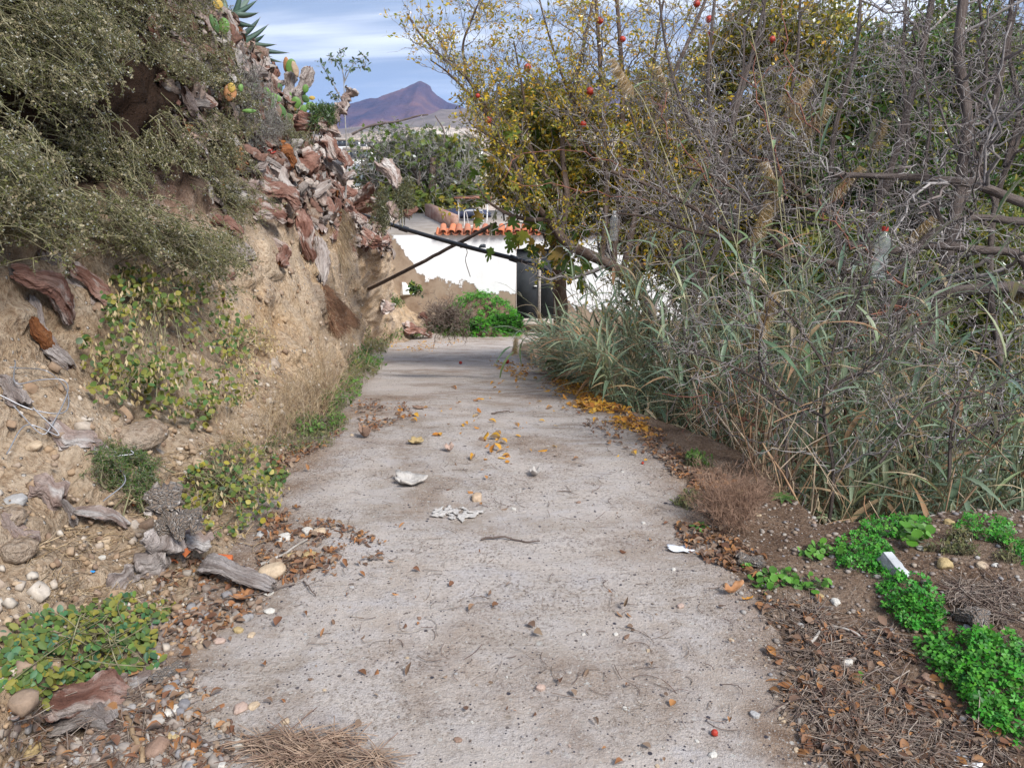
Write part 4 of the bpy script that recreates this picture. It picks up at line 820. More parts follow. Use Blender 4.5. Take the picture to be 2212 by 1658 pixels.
ST = [
 (590, 1240, 66, 'st_tan', 'large smooth tan stone beside the grey fibrous log', 1.1), (665, 1150, 34, 'st_white', 'white angular stone at the left edge of the path', 1),
 (690, 1152, 34, 'st_tan', 'square tan stone touching the white one', 1), (668, 1203, 38, 'st_ochre', 'mossy yellow stone above the large tan one', .9), (628, 1203, 28, 'st_ochre', 'small golden stone left of the mossy yellow one', .9),
 (568, 1156, 34, 'st_grey', 'rounded grey stone under the small caper plant', .9), (612, 1162, 40, 'st_white', 'flat pale grey rock right of the rounded grey one', .6), (340, 1625, 62, 'st_brown', 'big round brown grey stone at the bottom left edge', 1.2),
 (375, 1592, 40, 'st_ochre', 'orange brown stone behind the big round one', .9), (372, 1538, 50, 'st_white', 'blocky cream stone in the bottom left rubble', .7), (60, 1622, 60, 'st_ochre', 'yellow stone in the bottom left corner', .8),
 (520, 1530, 40, 'st_pink', 'pink stone lying on the concrete near the bottom left', .8), (548, 1525, 30, 'st_tan', 'tan stone leaning on the pink one', .8), (618, 1558, 22, 'st_tan', 'small lone tan stone on the concrete by the tangle', .9),
 (475, 1385, 28, 'st_pink', 'pinkish stone beside the creeper', .8), (428, 1388, 30, 'st_tan', 'cream stone between creeper and concrete', .8), (515, 1362, 26, 'st_ochre', 'round golden stone on the left concrete edge', .9),
 (580, 1282, 28, 'st_white', 'white pebble right below the grey log', .8), (583, 1320, 26, 'st_white', 'whitish chip on the concrete below the white pebble', .7), (543, 1372, 22, 'st_tan', 'pebble right of the round golden stone', .8),
 (30, 1085, 60, 'st_grey', 'slanted grey stone on the bank at the far left', .7), (75, 965, 40, 'st_tan', 'rounded tan stone set in the bank under the wire', .9), (25, 1105, 50, 'st_tan', 'tan stone set in the bank at the far left', .8),
 (225, 1170, 34, 'st_tan', 'oval tan stone left of the forked grey wood', .8), (220, 1205, 20, 'st_white', 'small square white stone left of the forked wood', .9), (190, 1455, 26, 'st_tan', 'stone half hidden by the creeper', .8),
 (1030, 1078, 34, 'st_clay', 'brown stone standing alone in the middle of the path', 1.3), (1167, 1487, 24, 'st_pink', 'pinkish stone in the middle foreground of the path', 1.1), (990, 1598, 20, 'st_brown', 'dark brown pebble near the bottom edge', .8),
 (1470, 1310, 20, 'st_pink', 'pink angular pebble right of the path centre', 1), (1805, 1302, 26, 'st_white', 'bright white stone on the right gravel', 1), (1770, 1288, 20, 'st_ochre', 'small yellow pebble left of the bright white stone', .9),
 (2040, 1220, 42, 'st_ochre', 'rounded mossy stone right of the polystyrene block', 1.1), (2050, 1130, 26, 'st_ochre', 'yellow stone at the rim before the reeds', 1.1), (1600, 1063, 24, 'st_ochre', 'pale yellow stone on the soil rim by the rosette', .9), (1637, 1113, 18, 'st_tan', 'cream pebble on the soil beside the dry bush', .9),
 (1546, 1175, 22, 'st_white', 'white pebble under the dry bush', .9), (1825, 1430, 36, 'st_white', 'cream rock in the right foreground litter', .8), (1890, 1490, 24, 'st_ochre', 'yellow pebble in the right foreground litter', .8),
 (1860, 1520, 22, 'st_pink', 'flat pink pebble in the right litter', .6), (2002, 1468, 40, 'st_brown', 'brown rock sheltered by the clover', .9), (2025, 1560, 30, 'st_clay', 'brown tan stone in the bottom right twigs', .9),
 (1990, 1185, 24, 'st_white', 'pale stone set in the right mound', .6), (2120, 1222, 32, 'st_tan', 'flat tan stone high on the right mound', .7), (2150, 1222, 20, 'st_white', 'small white stone beside the flat tan one', .8), (2065, 1170, 22, 'st_tan', 'tan pebble on the crest of the right mound', .8),
 (2080, 1290, 26, 'st_grey', 'smooth grey pebble above the fibrous clump', .7), (2090, 1355, 22, 'st_grey', 'grey pebble below the fibrous clump', .8), (1625, 1215, 22, 'st_ochre', 'yellowish pebble beside the matted fibre', .7),
 (1540, 1630, 22, 'st_white', 'white pebble at the bottom edge of the path', .8), (1630, 1545, 26, 'st_grey', 'grey brown lump on the path at the lower right', 1), (1690, 1555, 20, 'st_tan', 'pale pebble right of the grey brown lump', .8),
 (1350, 1530, 14, 'st_white', 'tiny white stone on the path, lower right', .8), (240, 1620, 44, 'st_grey', 'flat grey stone in the bottom left litter', .6), (480, 1650, 26, 'st_white', 'white stone at the bottom edge under the tangle', .8), (455, 1635, 24, 'st_grey', 'greenish grey stone at the bottom edge', .8),
 (300, 950, 120, 'earth', 'big pebbly clay boulder in the bank below the caper bush', .9), (30, 1190, 110, 'earth', 'crumbling clay block at the left edge above the creeper', .9), (20, 1120, 80, 'earth', 'broken clay lump above the crumbling block at the left edge', .9)]
for i, g in enumerate(ST): stone(g[0], g[1], g[2], g[3], g[4], i, g[5])
for i, (u, v, w_, m_) in enumerate([(985, 1455, 10, 'st_grey'), (760, 1268, 12, 'st_grey'), (1095, 1462, 9, 'st_white'), (880, 1420, 9, 'st_tan'), (1260, 1370, 10, 'st_white'), (1400, 1405, 12, 'st_tan'), (1580, 1383, 14, 'st_tan'), (1420, 1655, 14, 'st_tan'), (1505, 1600, 12, 'st_white'), (1230, 1610, 10, 'st_pink'), (700, 1490, 10, 'st_tan'), (905, 1335, 12, 'st_brown'), (660, 1370, 10, 'st_grey'),
  (1390, 1130, 12, 'st_white'), (1110, 1100, 14, 'st_white'), (1250, 1085, 12, 'st_brown'), (760, 940, 12, 'st_tan'), (1345, 1020, 9, 'st_white'), (1455, 1230, 12, 'st_white'), (1020, 1560, 10, 'st_white'), (1330, 1370, 14, 'st_white'), (2150, 1420, 20, 'st_tan'), (1730, 1350, 18, 'st_grey'), (1690, 1310, 16, 'st_tan'), (1850, 1390, 22, 'st_tan'), (1760, 1450, 20, 'st_white'), (1720, 1620, 18, 'st_tan'), (1800, 1560, 22, 'st_tan')]):
    stone(u, v, w_, m_, 'small loose pebble scattered on the path surface' if u < 1640 else 'small loose pebble in the right hand gravel', i + 3, .8, group='loose pebbles on the path' if u < 1640 else 'loose pebbles in the right gravel')
def lay(u, v, V, F, mt, label, name, cat, px, width_m=1.0, rot=0, lift=.004, smooth=True, parts=None, tilt=0):
    p, n, d = hit(u, v); s_ = px / FPX * d; c, q = math.cos(rot), math.sin(rot); n = unit(n * [.5, .5, 1]); X = unit(np.cross([q, c, 0], n)); Yv = np.cross(n, X); R_ = np.stack([X, Yv, n], -1)
    W = (np.array(V) * s_) @ R_.T + p + n * lift; return solid(name, label, cat, [(W, F)] if parts is None else [(W, F)], M[mt] if isinstance(mt, str) else mt, p, smooth=smooth)
def flatpiece(seed, n=13, rag=.35, th=.08, cup=.25, asp=.75, net=False):
    a = np.linspace(0, 2 * PI, n * 3, endpoint=False); rr_ = .5 * (1 + rag * vnoise(np.stack([np.cos(a) * 2.2, np.sin(a) * 2.2, a * 0 + seed], -1), seed)); V = []; R_ = [.0, .35, .7, 1]
    m = len(a)
    for sgn in (1, -1):
        for f in R_[1:]: V += [[math.cos(t) * r_ * f, math.sin(t) * r_ * f * asp, cup * (f * r_) ** 2 + .03 * math.sin(5 * t + seed) * f + (th / 2 if sgn > 0 else -th / 2)] for t, r_ in zip(a, rr_)]
    V += [[0, 0, th / 2], [0, 0, -th / 2]]; F = []; c0, c1 = len(V) - 2, len(V) - 1
    for s_ in (0, 1):
        b = s_ * 3 * m
        for i in range(m):
            j = (i + 1) % m; F.append([b + i, b + j, [c0, c1][s_], [c0, c1][s_]] if False else [b + i, b + i, b + j, [c0, c1][s_]])
            for k in (0, 1): F.append([b + k * m + i, b + (k + 1) * m + i, b + (k + 1) * m + j, b + k * m + j] if s_ == 0 else [b + k * m + i, b + k * m + j, b + (k + 1) * m + j, b + (k + 1) * m + i])
    for i in range(m): j = (i + 1) % m; F.append([2 * m + i, 5 * m + i, 5 * m + j, 2 * m + j])
    V = np.array(V); F4 = np.array([f for f in F if len(set(f)) == 4]); F3 = np.array([[f[0], f[2], f[3]] for f in F if len(set(f)) == 3]); return V, F4, F3
def flat(u, v, px, mt, label, name, cat, seed, rot=0, **k):
    V, F4, F3 = flatpiece(seed, **k); p, n, d = hit(u, v); s_ = px / FPX * d; n = unit(n * [.4, .4, 1]); c, q = math.cos(rot), math.sin(rot); X = unit(np.cross([q, c, 0], n)); R_ = np.stack([X, np.cross(n, X), n], -1)
    W = (V * s_) @ R_.T + p + n * (.03 * s_ + .006); return solid(name, label, cat, [(W, F4), (W, F3)], M[mt] if isinstance(mt, str) else mt, p, smooth=False)
M['dry_pad'] = stonemat('bleached cactus fibre', (.5, .46, .42), (.64, .6, .56), (.3, .25, .22), 60)
flat(884, 1045, 62, 'dry_pad', 'bleached ragged cactus pad skeleton lying on the path left of centre', 'dry_pad', 'dry pad', 3, .4, rag=.5, cup=.5)
flat(1155, 1027, 32, 'dry_pad', 'small round curled white skeleton on the path right of centre', 'dry_pad', 'dry pad', 5, 1.4, rag=.3, cup=1.3)
flat(970, 975, 24, 'log_chunk' if 'log_chunk' in M else 'st_pink', 'folded shell shaped dry pad in the middle distance of the path', 'dry_pad', 'dry pad', 6, 1.0, rag=.3, cup=1.6)
flat(897, 958, 34, 'st_ochre', 'yellowish dry pad left of the folded shell shaped one', 'dry_pad', 'dry pad', 7, .2, rag=.4, cup=.6)
flat(790, 945, 34, 'st_brown', 'dark curled pod on the left side of the path', 'dry_pad', 'dry pad', 8, 2, rag=.4, cup=2.0)
M['pressed'] = stonemat('pressed fibre', (.5, .46, .42), (.62, .59, .56), (.36, .32, .29), 50)
for k_ in range(14): flat(985 + 48 * math.cos(k_ * 2.4) * (k_ / 14) ** .5, 1112 + 15 * math.sin(k_ * 2.4) * (k_ / 14) ** .5, 16 + k_ % 5 * 5, 'pressed', 'thin flake of a flattened pale cactus pad pressed onto the path', 'fibre_flake', 'dry fibre', 30 + k_, k_ * .7, rag=.6, cup=.1, th=.04, asp=.5)['group'] = 'pressed pad flakes'
flat(905, 883, 26, 'st_brown', 'brown slab of bark at the left of the middle path', 'bark_piece', 'bark', 10, .6, cup=.3)
flat(528, 1292, 66, 'orange_leaf', 'large crumpled orange leaf at the left edge of the concrete', 'dry_leaf', 'leaf', 11, .4, rag=.8, cup=.6, th=.015)
flat(1582, 1283, 48, 'orange_leaf', 'pale folded orange leaf at the right edge of the path', 'dry_leaf', 'leaf', 12, -.4, rag=.3, cup=1.2, th=.015, asp=.35)
flat(1615, 1297, 26, 'yellow_litter', 'yellow leaf tucked under the pale folded orange one', 'dry_leaf', 'leaf', 13, -.3, rag=.3, cup=.6, th=.015, asp=.35)
flat(1468, 1190, 56, 'paper', 'torn scrap of printed paper lying at the right edge of the path', 'paper_scrap', 'paper', 14, .3, rag=.25, cup=.1, th=.02, asp=.45)
flat(342, 1428, 34, 'yellow_litter', 'bright yellow curled leaf on the creeper edge', 'dry_leaf', 'leaf', 15, .3, rag=.3, cup=.9, th=.015, asp=.4)
flat(505, 1085, 30, 'terracotta', 'orange scrap of tile behind the forked wood', 'tile_piece', 'tile', 18, .3, rag=.3, cup=.1, th=.1, asp=.5)
flat(290, 1080, 26, 'terracotta', 'small red tile chip above the forked wood', 'tile_piece', 'tile', 19, .3, rag=.3, cup=.1, th=.1, asp=.6)
flat(200, 1237, 10, 'blue', 'tiny blue plastic bit on the earth at the left', 'plastic_bit', 'plastic', 20, rag=.3)
flat(1848, 1557, 18, 'terracotta', 'small orange shard in the bottom right litter', 'tile_piece', 'tile', 21, .5, rag=.4, th=.2)
flat(2085, 1648, 50, 'paper', 'pale scrap of plastic at the bottom right edge', 'plastic_scrap', 'plastic', 22, .2, rag=.4, th=.02)
flat(730, 318, 36, 'redpot', 'dark red broken plastic in the heap', 'plastic_scrap', 'plastic', 23, .2, rag=.4, th=.1) if False else None
flat(575, 330, 30, 'redpot', 'dark red broken pot lying in the bark heap', 'broken_pot', 'pot', 23, .8, rag=.5, th=.1, cup=1)
# broken roof tile under the forked wood: two curved shards
tv2, tf2 = halfpipe(.5, .42, 1.1, 1, .07, 11)
bt = thing('broken_tile', 'broken orange roof tile under the forked grey wood', 'tile', hit(385, 1215)[0])
for k, (u, v, rz, sc_, tl) in enumerate([(385, 1200, -.5, 46, .35), (372, 1224, .9, 30, .1)]):
    p, n, d = hit(u, v); s_ = sc_ / FPX * d; c, q = math.cos(rz), math.sin(rz); R_ = np.array([[c, -q, 0], [q, c, 0], [0, 0, 1]]); T_ = np.array([[1, 0, 0], [0, math.cos(tl), -math.sin(tl)], [0, math.sin(tl), math.cos(tl)]])
    part('shard', [((tv2 * s_) @ T_.T @ R_.T + p + [0, 0, .005], tf2)], M['terracotta'], bt)
p, n, d = hit(475, 1212); V, F = box(-.5, .5, -.24, .24, -.12, .22); V = V * 50 / FPX * d
c, q = math.cos(-.15), math.sin(-.15); solid('brick_piece', 'flat piece of ribbed orange brick left of the grey log', 'brick', [((V @ np.array([[c, q, 0], [-q, c, 0], [0, 0, 1]])) + p, F)] + [((box(-.5, .5, y - .02, y + .02, .22, .25)[0] * 50 / FPX * d) @ np.array([[c, q, 0], [-q, c, 0], [0, 0, 1]]) + p, F) for y in (-.18, -.06, .06, .18)], M['terracotta'], p)
# polystyrene block and white block
def blk(u, v, sx, sy_, sz, rz, ry, mt, label, name, cat):
    p, n, d = hit(u, v); s_ = 1 / FPX * d; V, F = box(-sx / 2, sx / 2, -sy_ / 2, sy_ / 2, -sz / 2, sz / 2)
    import bmesh
    bm = bmesh.new(); vs = [bm.verts.new(x * s_) for x in V]; [bm.faces.new([vs[i] for i in f]) for f in F]; bmesh.ops.recalc_face_normals(bm, faces=bm.faces[:]); bmesh.ops.subdivide_edges(bm, edges=bm.edges[:], cuts=5, use_grid_fill=True)
    for x in bm.verts:
        nn_ = fbm(np.array([x.co[:]]) / s_ * .09, 3, int(u))[0]; x.co *= 1 + .07 * nn_
    me = bpy.data.meshes.new(name); bm.to_mesh(me); bm.free(); me.materials.append(M[mt]); o = link(name, me, p + np.array([0, 0, sz * s_ * .3])); o.rotation_euler = (ry, .1, rz); LOC[o] = p; o['label'] = label; o['category'] = cat
blk(1930, 1232, 26, 64, 26, .5, .5, 'foam', 'weathered white grey block sticking out of the clover at the right', 'polystyrene_block', 'block')
blk(873, 636, 30, 62, 26, .5, -.35, 'white_wall', 'white broken masonry block on the ledge by the house', 'masonry_block', 'block')
# twigs and sticks that lie on the path
def stick(pts, w_, mt, label, name='stick', cat='stick'):
    q = [hit(u, v)[0] + [0, 0, .006 + (k % 2) * .008] for k, (u, v) in enumerate(pts)]; q = resample(q, 16); q += .006 * fbm(q * 30, 2, 3)[:, None]; d = depth_of(q[8]); r = w_ / 2 / FPX * d
    solid(name, label, cat, [tubes(q[None], (r * np.linspace(1, .6, 16))[None], 6)], M[mt], q[0], smooth=True)
stick([(1040, 1167), (1085, 1165), (1130, 1170), (1165, 1176)], 5, 'brown_stick' if 'brown_stick' in M else 'pole', 'long brown stick lying across the middle of the path')
stick([(1062, 895), (1085, 893), (1110, 890)], 4, 'pole', 'short straight twig in the middle distance of the path')
stick([(1020, 870), (1050, 848), (1080, 858)], 3, 'pole', 'thin twig on the far left of the middle path') if False else None
stick([(560, 1225), (610, 1205), (640, 1180), (665, 1170)], 7, 'worn_wood', 'forked pale stick among the left edge stones')
stick([(500, 1300), (560, 1290), (640, 1262)], 4, 'pole', 'thin twig running under the white pebble at the left edge')
stick([(655, 1258), (668, 1280), (682, 1290)], 4, 'pole', 'short dark twig at the left edge of the concrete')
stick([(1880, 1395), (1830, 1370), (1760, 1345)], 6, 'worn_wood', 'long pale twig in the right gravel') 
stick([(1740, 1400), (1760, 1385), (1772, 1362)], 8, 'worn_wood', 'thick broken twig in the right gravel')
stick([(310, 1650), (290, 1590), (240, 1480)], 12, 'straw', 'pale dry stalk rising at the bottom left')
stick([(345, 1580), (450, 1610), (520, 1640)], 10, 'pole', 'brown branch lying behind the big round stone')
stick([(330, 1660), (322, 1600), (318, 1560)], 9, 'worn_wood', 'short upright grey stub at the bottom left edge')
# fallen pomegranates
FV = ICO3[0].copy(); FV = FV * (1 + .04 * np.cos(np.arctan2(FV[:, 1], FV[:, 0]) * 6) * (1 - FV[:, 2] ** 2))[:, None]
def crownmesh():
    V = []; F = []
    for k in range(6):
        a = k * PI / 3; c, s_ = math.cos(a), math.sin(a); b = len(V); V += [[.22 * math.cos(a - .4), .22 * math.sin(a - .4), .9], [.22 * math.cos(a + .4), .22 * math.sin(a + .4), .9], [.42 * c, .42 * s_, 1.38]]; F.append([b, b + 1, b + 2])
    return np.array(V), np.array(F)
CRV, CRF = crownmesh()
fme = mk('fruit', [(FV, ICO3[1])], M['red_fruit'], True); cme = mk('calyx', [(CRV, CRF)], M['red_fruit'])
def pom(p, r, label, hang=True, rot=(0, 0, 0), group=None):
    t = thing('pomegranate', label, 'pomegranate', p, group); o = link('fruit_body', fme, parent=t); c = link('calyx', cme, parent=t)
    for x in (o, c): x.scale = (r, r, r); x.rotation_euler = (PI, 0, 0) if hang else (1.9, 0, .7)
    if hang:
        s_ = link('stalk', mk('stalk', [tubes(np.array([[[0, 0, r * .9], [.004, 0, r * 1.8], [0, 0, r * 3]]]), np.full((1, 3), .003), 4)], M['pole']), parent=t)
for u, v, px, lb in ((1095, 785, 11, 'dark red pomegranate fallen among yellow leaves at the right path edge'), (995, 786, 7, 'small red fruit lying in the far middle of the path'), (1543, 1587, 15, 'small dark red fruit on the path in the foreground'), (1388, 1002, 6, 'tiny red berry on the right side of the middle path')):
    p, n, d = hit(u, v); r = px / 2 / FPX * d; pom(p + [0, 0, r * .9], r, lb, False)
# wire loops
def loopwire(pts, label, off=.03):
    P = []
    for u, v in pts: p, n, d = hit(u, v); P.append(p + n * off)
    q = resample(P, 90); solid('wire', label, 'wire', [tubes(q[None], np.full((1, 90), .0028), 5)], M['wire'], P[0], smooth=True)
loopwire([(0, 868), (60, 900), (130, 905), (138, 860), (90, 815), (40, 815), (0, 800)], 'grey wire loop curling highest on the left bank', .04)
loopwire([(0, 890), (60, 940), (110, 925), (140, 870), (120, 835), (70, 830), (20, 850), (15, 800), (0, 790)], 'second grey wire loop crossing the first on the left bank', .06)
loopwire([(0, 1000), (55, 940), (130, 945), (60, 900)], 'straight run of grey wire going down to the left picture edge', .05)
loopwire([(215, 1090), (240, 1060), (262, 1020), (268, 990), (260, 985)], 'grey wire arc standing beside the dark little shrub', .08)
# printed marks on the scrap of paper are unreadable in the photograph
# ------------------------------------------------------------------ plants of the left bank
def leaf_objs(parent, mes, pos, Mx, sc_, name='leaf'):
    base = LOC[parent]
    for i in range(len(pos)):
        o = bpy.data.objects.new(name, mes[i % len(mes)]); COL.objects.link(o); o.parent = parent
        m = np.eye(4); m[:3, :3] = Mx[i] * sc_[i]; m[:3, 3] = pos[i] - base; o.matrix_basis = Matrix(m.tolist())
def inside(poly):
    poly = np.array(poly, float)
    def f(u, v):
        c = False; n = len(poly); j = n - 1
        for i in range(n):
            if (poly[i, 1] > v) != (poly[j, 1] > v) and u < (poly[j, 0] - poly[i, 0]) * (v - poly[i, 1]) / (poly[j, 1] - poly[i, 1]) + poly[i, 0]: c = not c
            j = i
        return c
    return f
def sample_poly(poly, n, dens=None):
    f = inside(poly); p = np.array(poly, float); lo, hi = p.min(0), p.max(0); o = []; guard = 0
    while len(o) < n and guard < n * 60:
        guard += 1; u, v = lo + rng.random(2) * (hi - lo)
        if f(u, v) and (dens is None or rng.random() < dens(u, v)): o.append((u, v))
    return o
def bush(name, label, poly, n, stemlen, out, leafs, lsize, lmat, smat, tpl, ntw=5, nl=10, grav=.7, dens=None, flower=None, fshare=.12, drift=(-.5, .15, .75), stemr=.004, spread=.35, cat='shrub', twl=.2, jit=.03):
    pts = sample_poly(poly, n, dens); H = [hit(u, v) for u, v in pts]
    p = np.array([h_[0] for h_ in H]); nn_ = np.array([h_[1] for h_ in H]); nn_ = unit(nn_ * .5 + np.array([.45, -.6, .3])); N = len(p)
    uv = np.array(pts); lob = .5 + .5 * np.array([vnoise(np.array([[u / 70., v / 45., .3]]), 3)[0] for u, v in pts]); lo2 = np.clip(.5 + 1.1 * np.array([fbm(np.array([[(u + v * .5) / 210., (v - u * .3) / 95., 4.4]]), 2, 91)[0] for u, v in pts]), .1, 1); o_ = out * np.clip(lo2 * rng.uniform(.55, 1.1, N), .06, 1); tip = p + nn_ * o_[:, None]
    Ls = stemlen * rng.uniform(.6, 1.3, N); back = unit(np.array(drift) + rng.normal(size=(N, 3)) * spread); root = tip + back * Ls[:, None] - nn_ * (o_ * .5)[:, None]
    mid = (tip + root) / 2 + nn_ * (Ls * .18)[:, None] + [0, 0, 1] * (Ls * grav * .25)[:, None]; t = np.linspace(0, 1, 8)[None, :, None]
    Q = root[:, None] * (1 - t) ** 2 + 2 * mid[:, None] * t * (1 - t) + tip[:, None] * t ** 2; Q = Q + fbm(Q * 14, 2, 8)[..., None] * .012
    th = thing(name, label, cat, np.array(p.mean(0)))
    part('stems', [tubes(Q, stemr * (1.1 - .8 * np.linspace(0, 1, 8))[None] * np.ones((N, 1)), 3)], smat, th)
    # twigs
    k = rng.integers(2, 8, (N, ntw)); b = Q[np.arange(N)[:, None], k].reshape(-1, 3); ax = unit(Q[:, -1] - Q[:, 3]); d_ = unit(np.repeat(ax, ntw, 0) * .8 + rdir(N * ntw) * .9 + [0, 0, -.05]); tl = twl * stemlen * rng.uniform(.4, 1.3, N * ntw)
    tt_ = np.linspace(0, 1, 4)[None, :, None]; TW = b[:, None] + d_[:, None] * tt_ * tl[:, None, None] + np.array([0, 0, -.25]) * tt_ ** 2 * tl[:, None, None]
    part('twigs', [tubes(TW, stemr * .45 * np.array([1, .8, .6, .4])[None] * np.ones((len(TW), 1)), 3)], smat, th)
    f = rng.random((len(TW), nl, 1)) * 2.999; i0 = f.astype(int); fr_ = f - i0; ar = np.arange(len(TW))[:, None]; lp = TW[ar, i0[..., 0]] * (1 - fr_) + TW[ar, i0[..., 0] + 1] * fr_
    lp = lp.reshape(-1, 3) + rng.normal(size=(len(TW) * nl, 3)) * jit * lsize * 10
    n_ = len(lp); Mx = frames(unit(np.repeat(d_, nl, 0) * .5 + rdir(n_) + [0, 0, .1]), rdir(n_, .4)); s_ = lsize * rng.uniform(.6, 1.4, n_)
    if flower is not None:
        fm = rng.random(len(TW)) < fshare * 2 * (.3 + lob.repeat(ntw)); fm = np.repeat(fm, nl); fl = fm & (rng.random(n_) < .75)
        V, F = place(*diamond(.8, .2), lp[fl], Mx[fl], s_[fl] * .9); part('seed_heads', [(V, F)], flower, th); keep = ~fl; lp, Mx, s_ = lp[keep], Mx[keep], s_[keep]
    V, F = place(tpl[0], tpl[1], lp, Mx, s_); part('leaves', [(V, F)], lmat, th); return th
dn = lambda u, v: np.clip(.38 + 3.4 * fbm(np.array([[(u + v * .6) / 230., (v - u * .4) / 90., 1.1]]), 3, 55)[0], .01, 1)
bush('saltbush', 'huge grey green saltbush with pale seed heads hanging over the top left of the bank', [(-80, -80), (505, -80), (500, 40), (515, 150), (525, 300), (520, 400), (545, 470), (480, 600), (400, 640), (300, 610), (240, 560), (140, 520), (60, 590), (-80, 620)], 2300, .36, .62, None, .0145, M['salt_leaf'], M['salt_stem'], diamond(.5), 6, 11, dens=dn, flower=M['salt_flower'], fshare=.2, drift=(-.85, .1, .45), grav=.9)
bush('grey_scrub', 'pale grey dry scrub between the saltbush and the prickly pear', [(500, 150), (545, 190), (575, 250), (610, 290), (590, 320), (540, 330), (515, 300), (510, 200)], 340, .35, .25, None, .02, M['grey_scrub'], M['grey_twig'], diamond(.3), 6, 6, dens=None)
bush('green_scrub', 'small green scrub low on the crest below the prickly pear', [(600, 280), (640, 280), (660, 310), (620, 320)], 90, .25, .2, None, .02, M['dull_weed'], M['salt_stem'], diamond(.3), 5, 8)
bush('green_scrub', 'feathery green bush at the end of the heap by the roof terrace', [(855, 395), (880, 390), (890, 430), (870, 445), (850, 440)], 60, .22, .12, None, .035, M['dull_weed'], M['salt_stem'], diamond(.15), 6, 12, drift=(-.1, .2, -.9))
bush('green_scrub', 'feathery green bush left of the grey headed stump', [(800, 420), (830, 410), (835, 470), (830, 510), (810, 490)], 40, .2, .1, None, .035, M['dull_weed'], M['salt_stem'], diamond(.15), 6, 12, drift=(-.1, .2, -.9))
bush('dark_scrub', 'dark needle leaved little shrub growing below the wire loops', [(215, 960), (300, 940), (315, 1050), (280, 1070), (240, 1050), (190, 1000)], 160, .16, .10, None, .013, M['green_leaf'], M['salt_stem'], diamond(.22), 7, 8, drift=(-.2, .1, -.9))
bush('cypress_scrub', 'dark feathery conifer like scrub on the crest right of the prickly pear', [(665, 240), (700, 232), (728, 245), (715, 262), (680, 262)], 60, .22, .1, None, .045, M['green_leaf'], M['salt_stem'], diamond(.15), 6, 10, drift=(-.2, .2, -.9))
def leafy(name, label, cat, poly, n_obj, n_stuff, out, lsize, tplv, mat_o, mat_i, center, stem_n=60, pods=0, dens=None, face=.6, stemmat='salt_stem', podsize=.03, shell=None, leafname='leaf'):
    pts = sample_poly(poly, n_obj + n_stuff, dens); H = [hit(u, v) for u, v in pts]; p = np.array([h_[0] for h_ in H]); nn_ = np.array([h_[1] for h_ in H]); nn_ = unit(nn_ * .6 + np.array([.3, -.55, .5]))
    P_ = np.array(poly, float); c0 = P_.mean(0); ext = (P_.max(0) - P_.min(0)) / 2; uv = np.array(pts); rr_ = np.clip(1 - (((uv - c0) / ext) ** 2).sum(1), 0, 1) ** .5
    q = p + nn_ * (out * rr_ * rng.uniform(.35, 1.05, len(p)) + .01)[:, None]; n_ = len(q); base = p.mean(0); th = thing(name, label, cat, base)
    fac = unit(nn_ * face + rdir(n_) * .6 + [0, 0, .3]); ax = unit(np.cross(fac, rdir(n_))); Mx = frames(ax, fac); s_ = lsize * rng.uniform(.65, 1.3, n_)
    mes = [mk(leafname, [(t_[0], t_[1])], m_, True) for t_ in tplv for m_ in mat_o]
    leaf_objs(th, mes, q[:n_obj], Mx[:n_obj], s_[:n_obj], leafname)
    if n_stuff:
        V, F = place(tplv[0][0], tplv[0][1], q[n_obj:], Mx[n_obj:], s_[n_obj:]); o = part('small_leaves', [(V, F)], mat_i, th, True); o['kind'] = 'stuff'
    # stems
    k = rng.choice(n_, stem_n); root = hit(*center)[0]; t = np.linspace(0, 1, 7)[None, :, None]; rt = root + rng.normal(size=(stem_n, 3)) * .05; tp = q[k]; md = (rt + tp) / 2 + nn_[k] * out * .5 + rng.normal(size=(stem_n, 3)) * .03
    Q = rt[:, None] * (1 - t) ** 2 + 2 * md[:, None] * t * (1 - t) + tp[:, None] * t * t; part('stems', [tubes(Q, np.full((stem_n, 7), .0022), 3)], M[stemmat], th)
    if pods:
        k = rng.choice(n_, pods); b = q[k] + nn_[k] * .02 + rng.normal(size=(pods, 3)) * .02; d_ = unit(rdir(pods) * .35 + [0, 0, -1]); V, F = place(*diamond(.38, .1), b, frames(d_, rdir(pods)), podsize * rng.uniform(.6, 1.3, pods)); V2, F2 = place(*diamond(.38, -.1), b, frames(d_, unit(rdir(pods) + [.3, -.5, 0])), podsize * rng.uniform(.6, 1.3, pods))
        o = part('dry_tips', [(V, F), (V2, F2)], M['caper_pod'], th); o['kind'] = 'stuff'
    return th
OV = [oval(.78, .06), oval(.66, .1), oval(.88, .03)]
def tints(base, cols): return [leafmat(base + str(i), [c], .3, .45, .08, isl=False) for i, c in enumerate(cols)]
CAP = tints('caper tint ', [(.05, .12, .035), (.08, .17, .05), (.13, .19, .05), (.24, .26, .05), (.10, .15, .08), (.4, .34, .05)])
leafy('caper_bush', 'large caper bush with dangling dry tips hanging below the saltbush', 'shrub', [(150, 790), (195, 740), (215, 690), (235, 600), (290, 560), (330, 590), (420, 615), (480, 660), (500, 700), (560, 740), (545, 800), (560, 860), (470, 890), (440, 930), (330, 920), (270, 890), (200, 880), (190, 830)], 290, 900, .28, .032, OV, CAP[:5], M['caper_leaf_i'], (330, 640), 45, 800, dens=lambda u, v: np.clip(.75 + 1.1 * fbm(np.array([[u / 60., v / 45., 7.]]), 3, 5)[0], .2, 1))
leafy('caper_bush', 'smaller yellowing caper plant sprawling down to the path edge', 'shrub', [(375, 1090), (400, 1020), (450, 980), (520, 960), (580, 990), (620, 1030), (600, 1100), (560, 1150), (480, 1165), (420, 1140)], 230, 260, .14, .024, OV, CAP, M['caper_leaf_i'], (480, 1080), 90, 150)
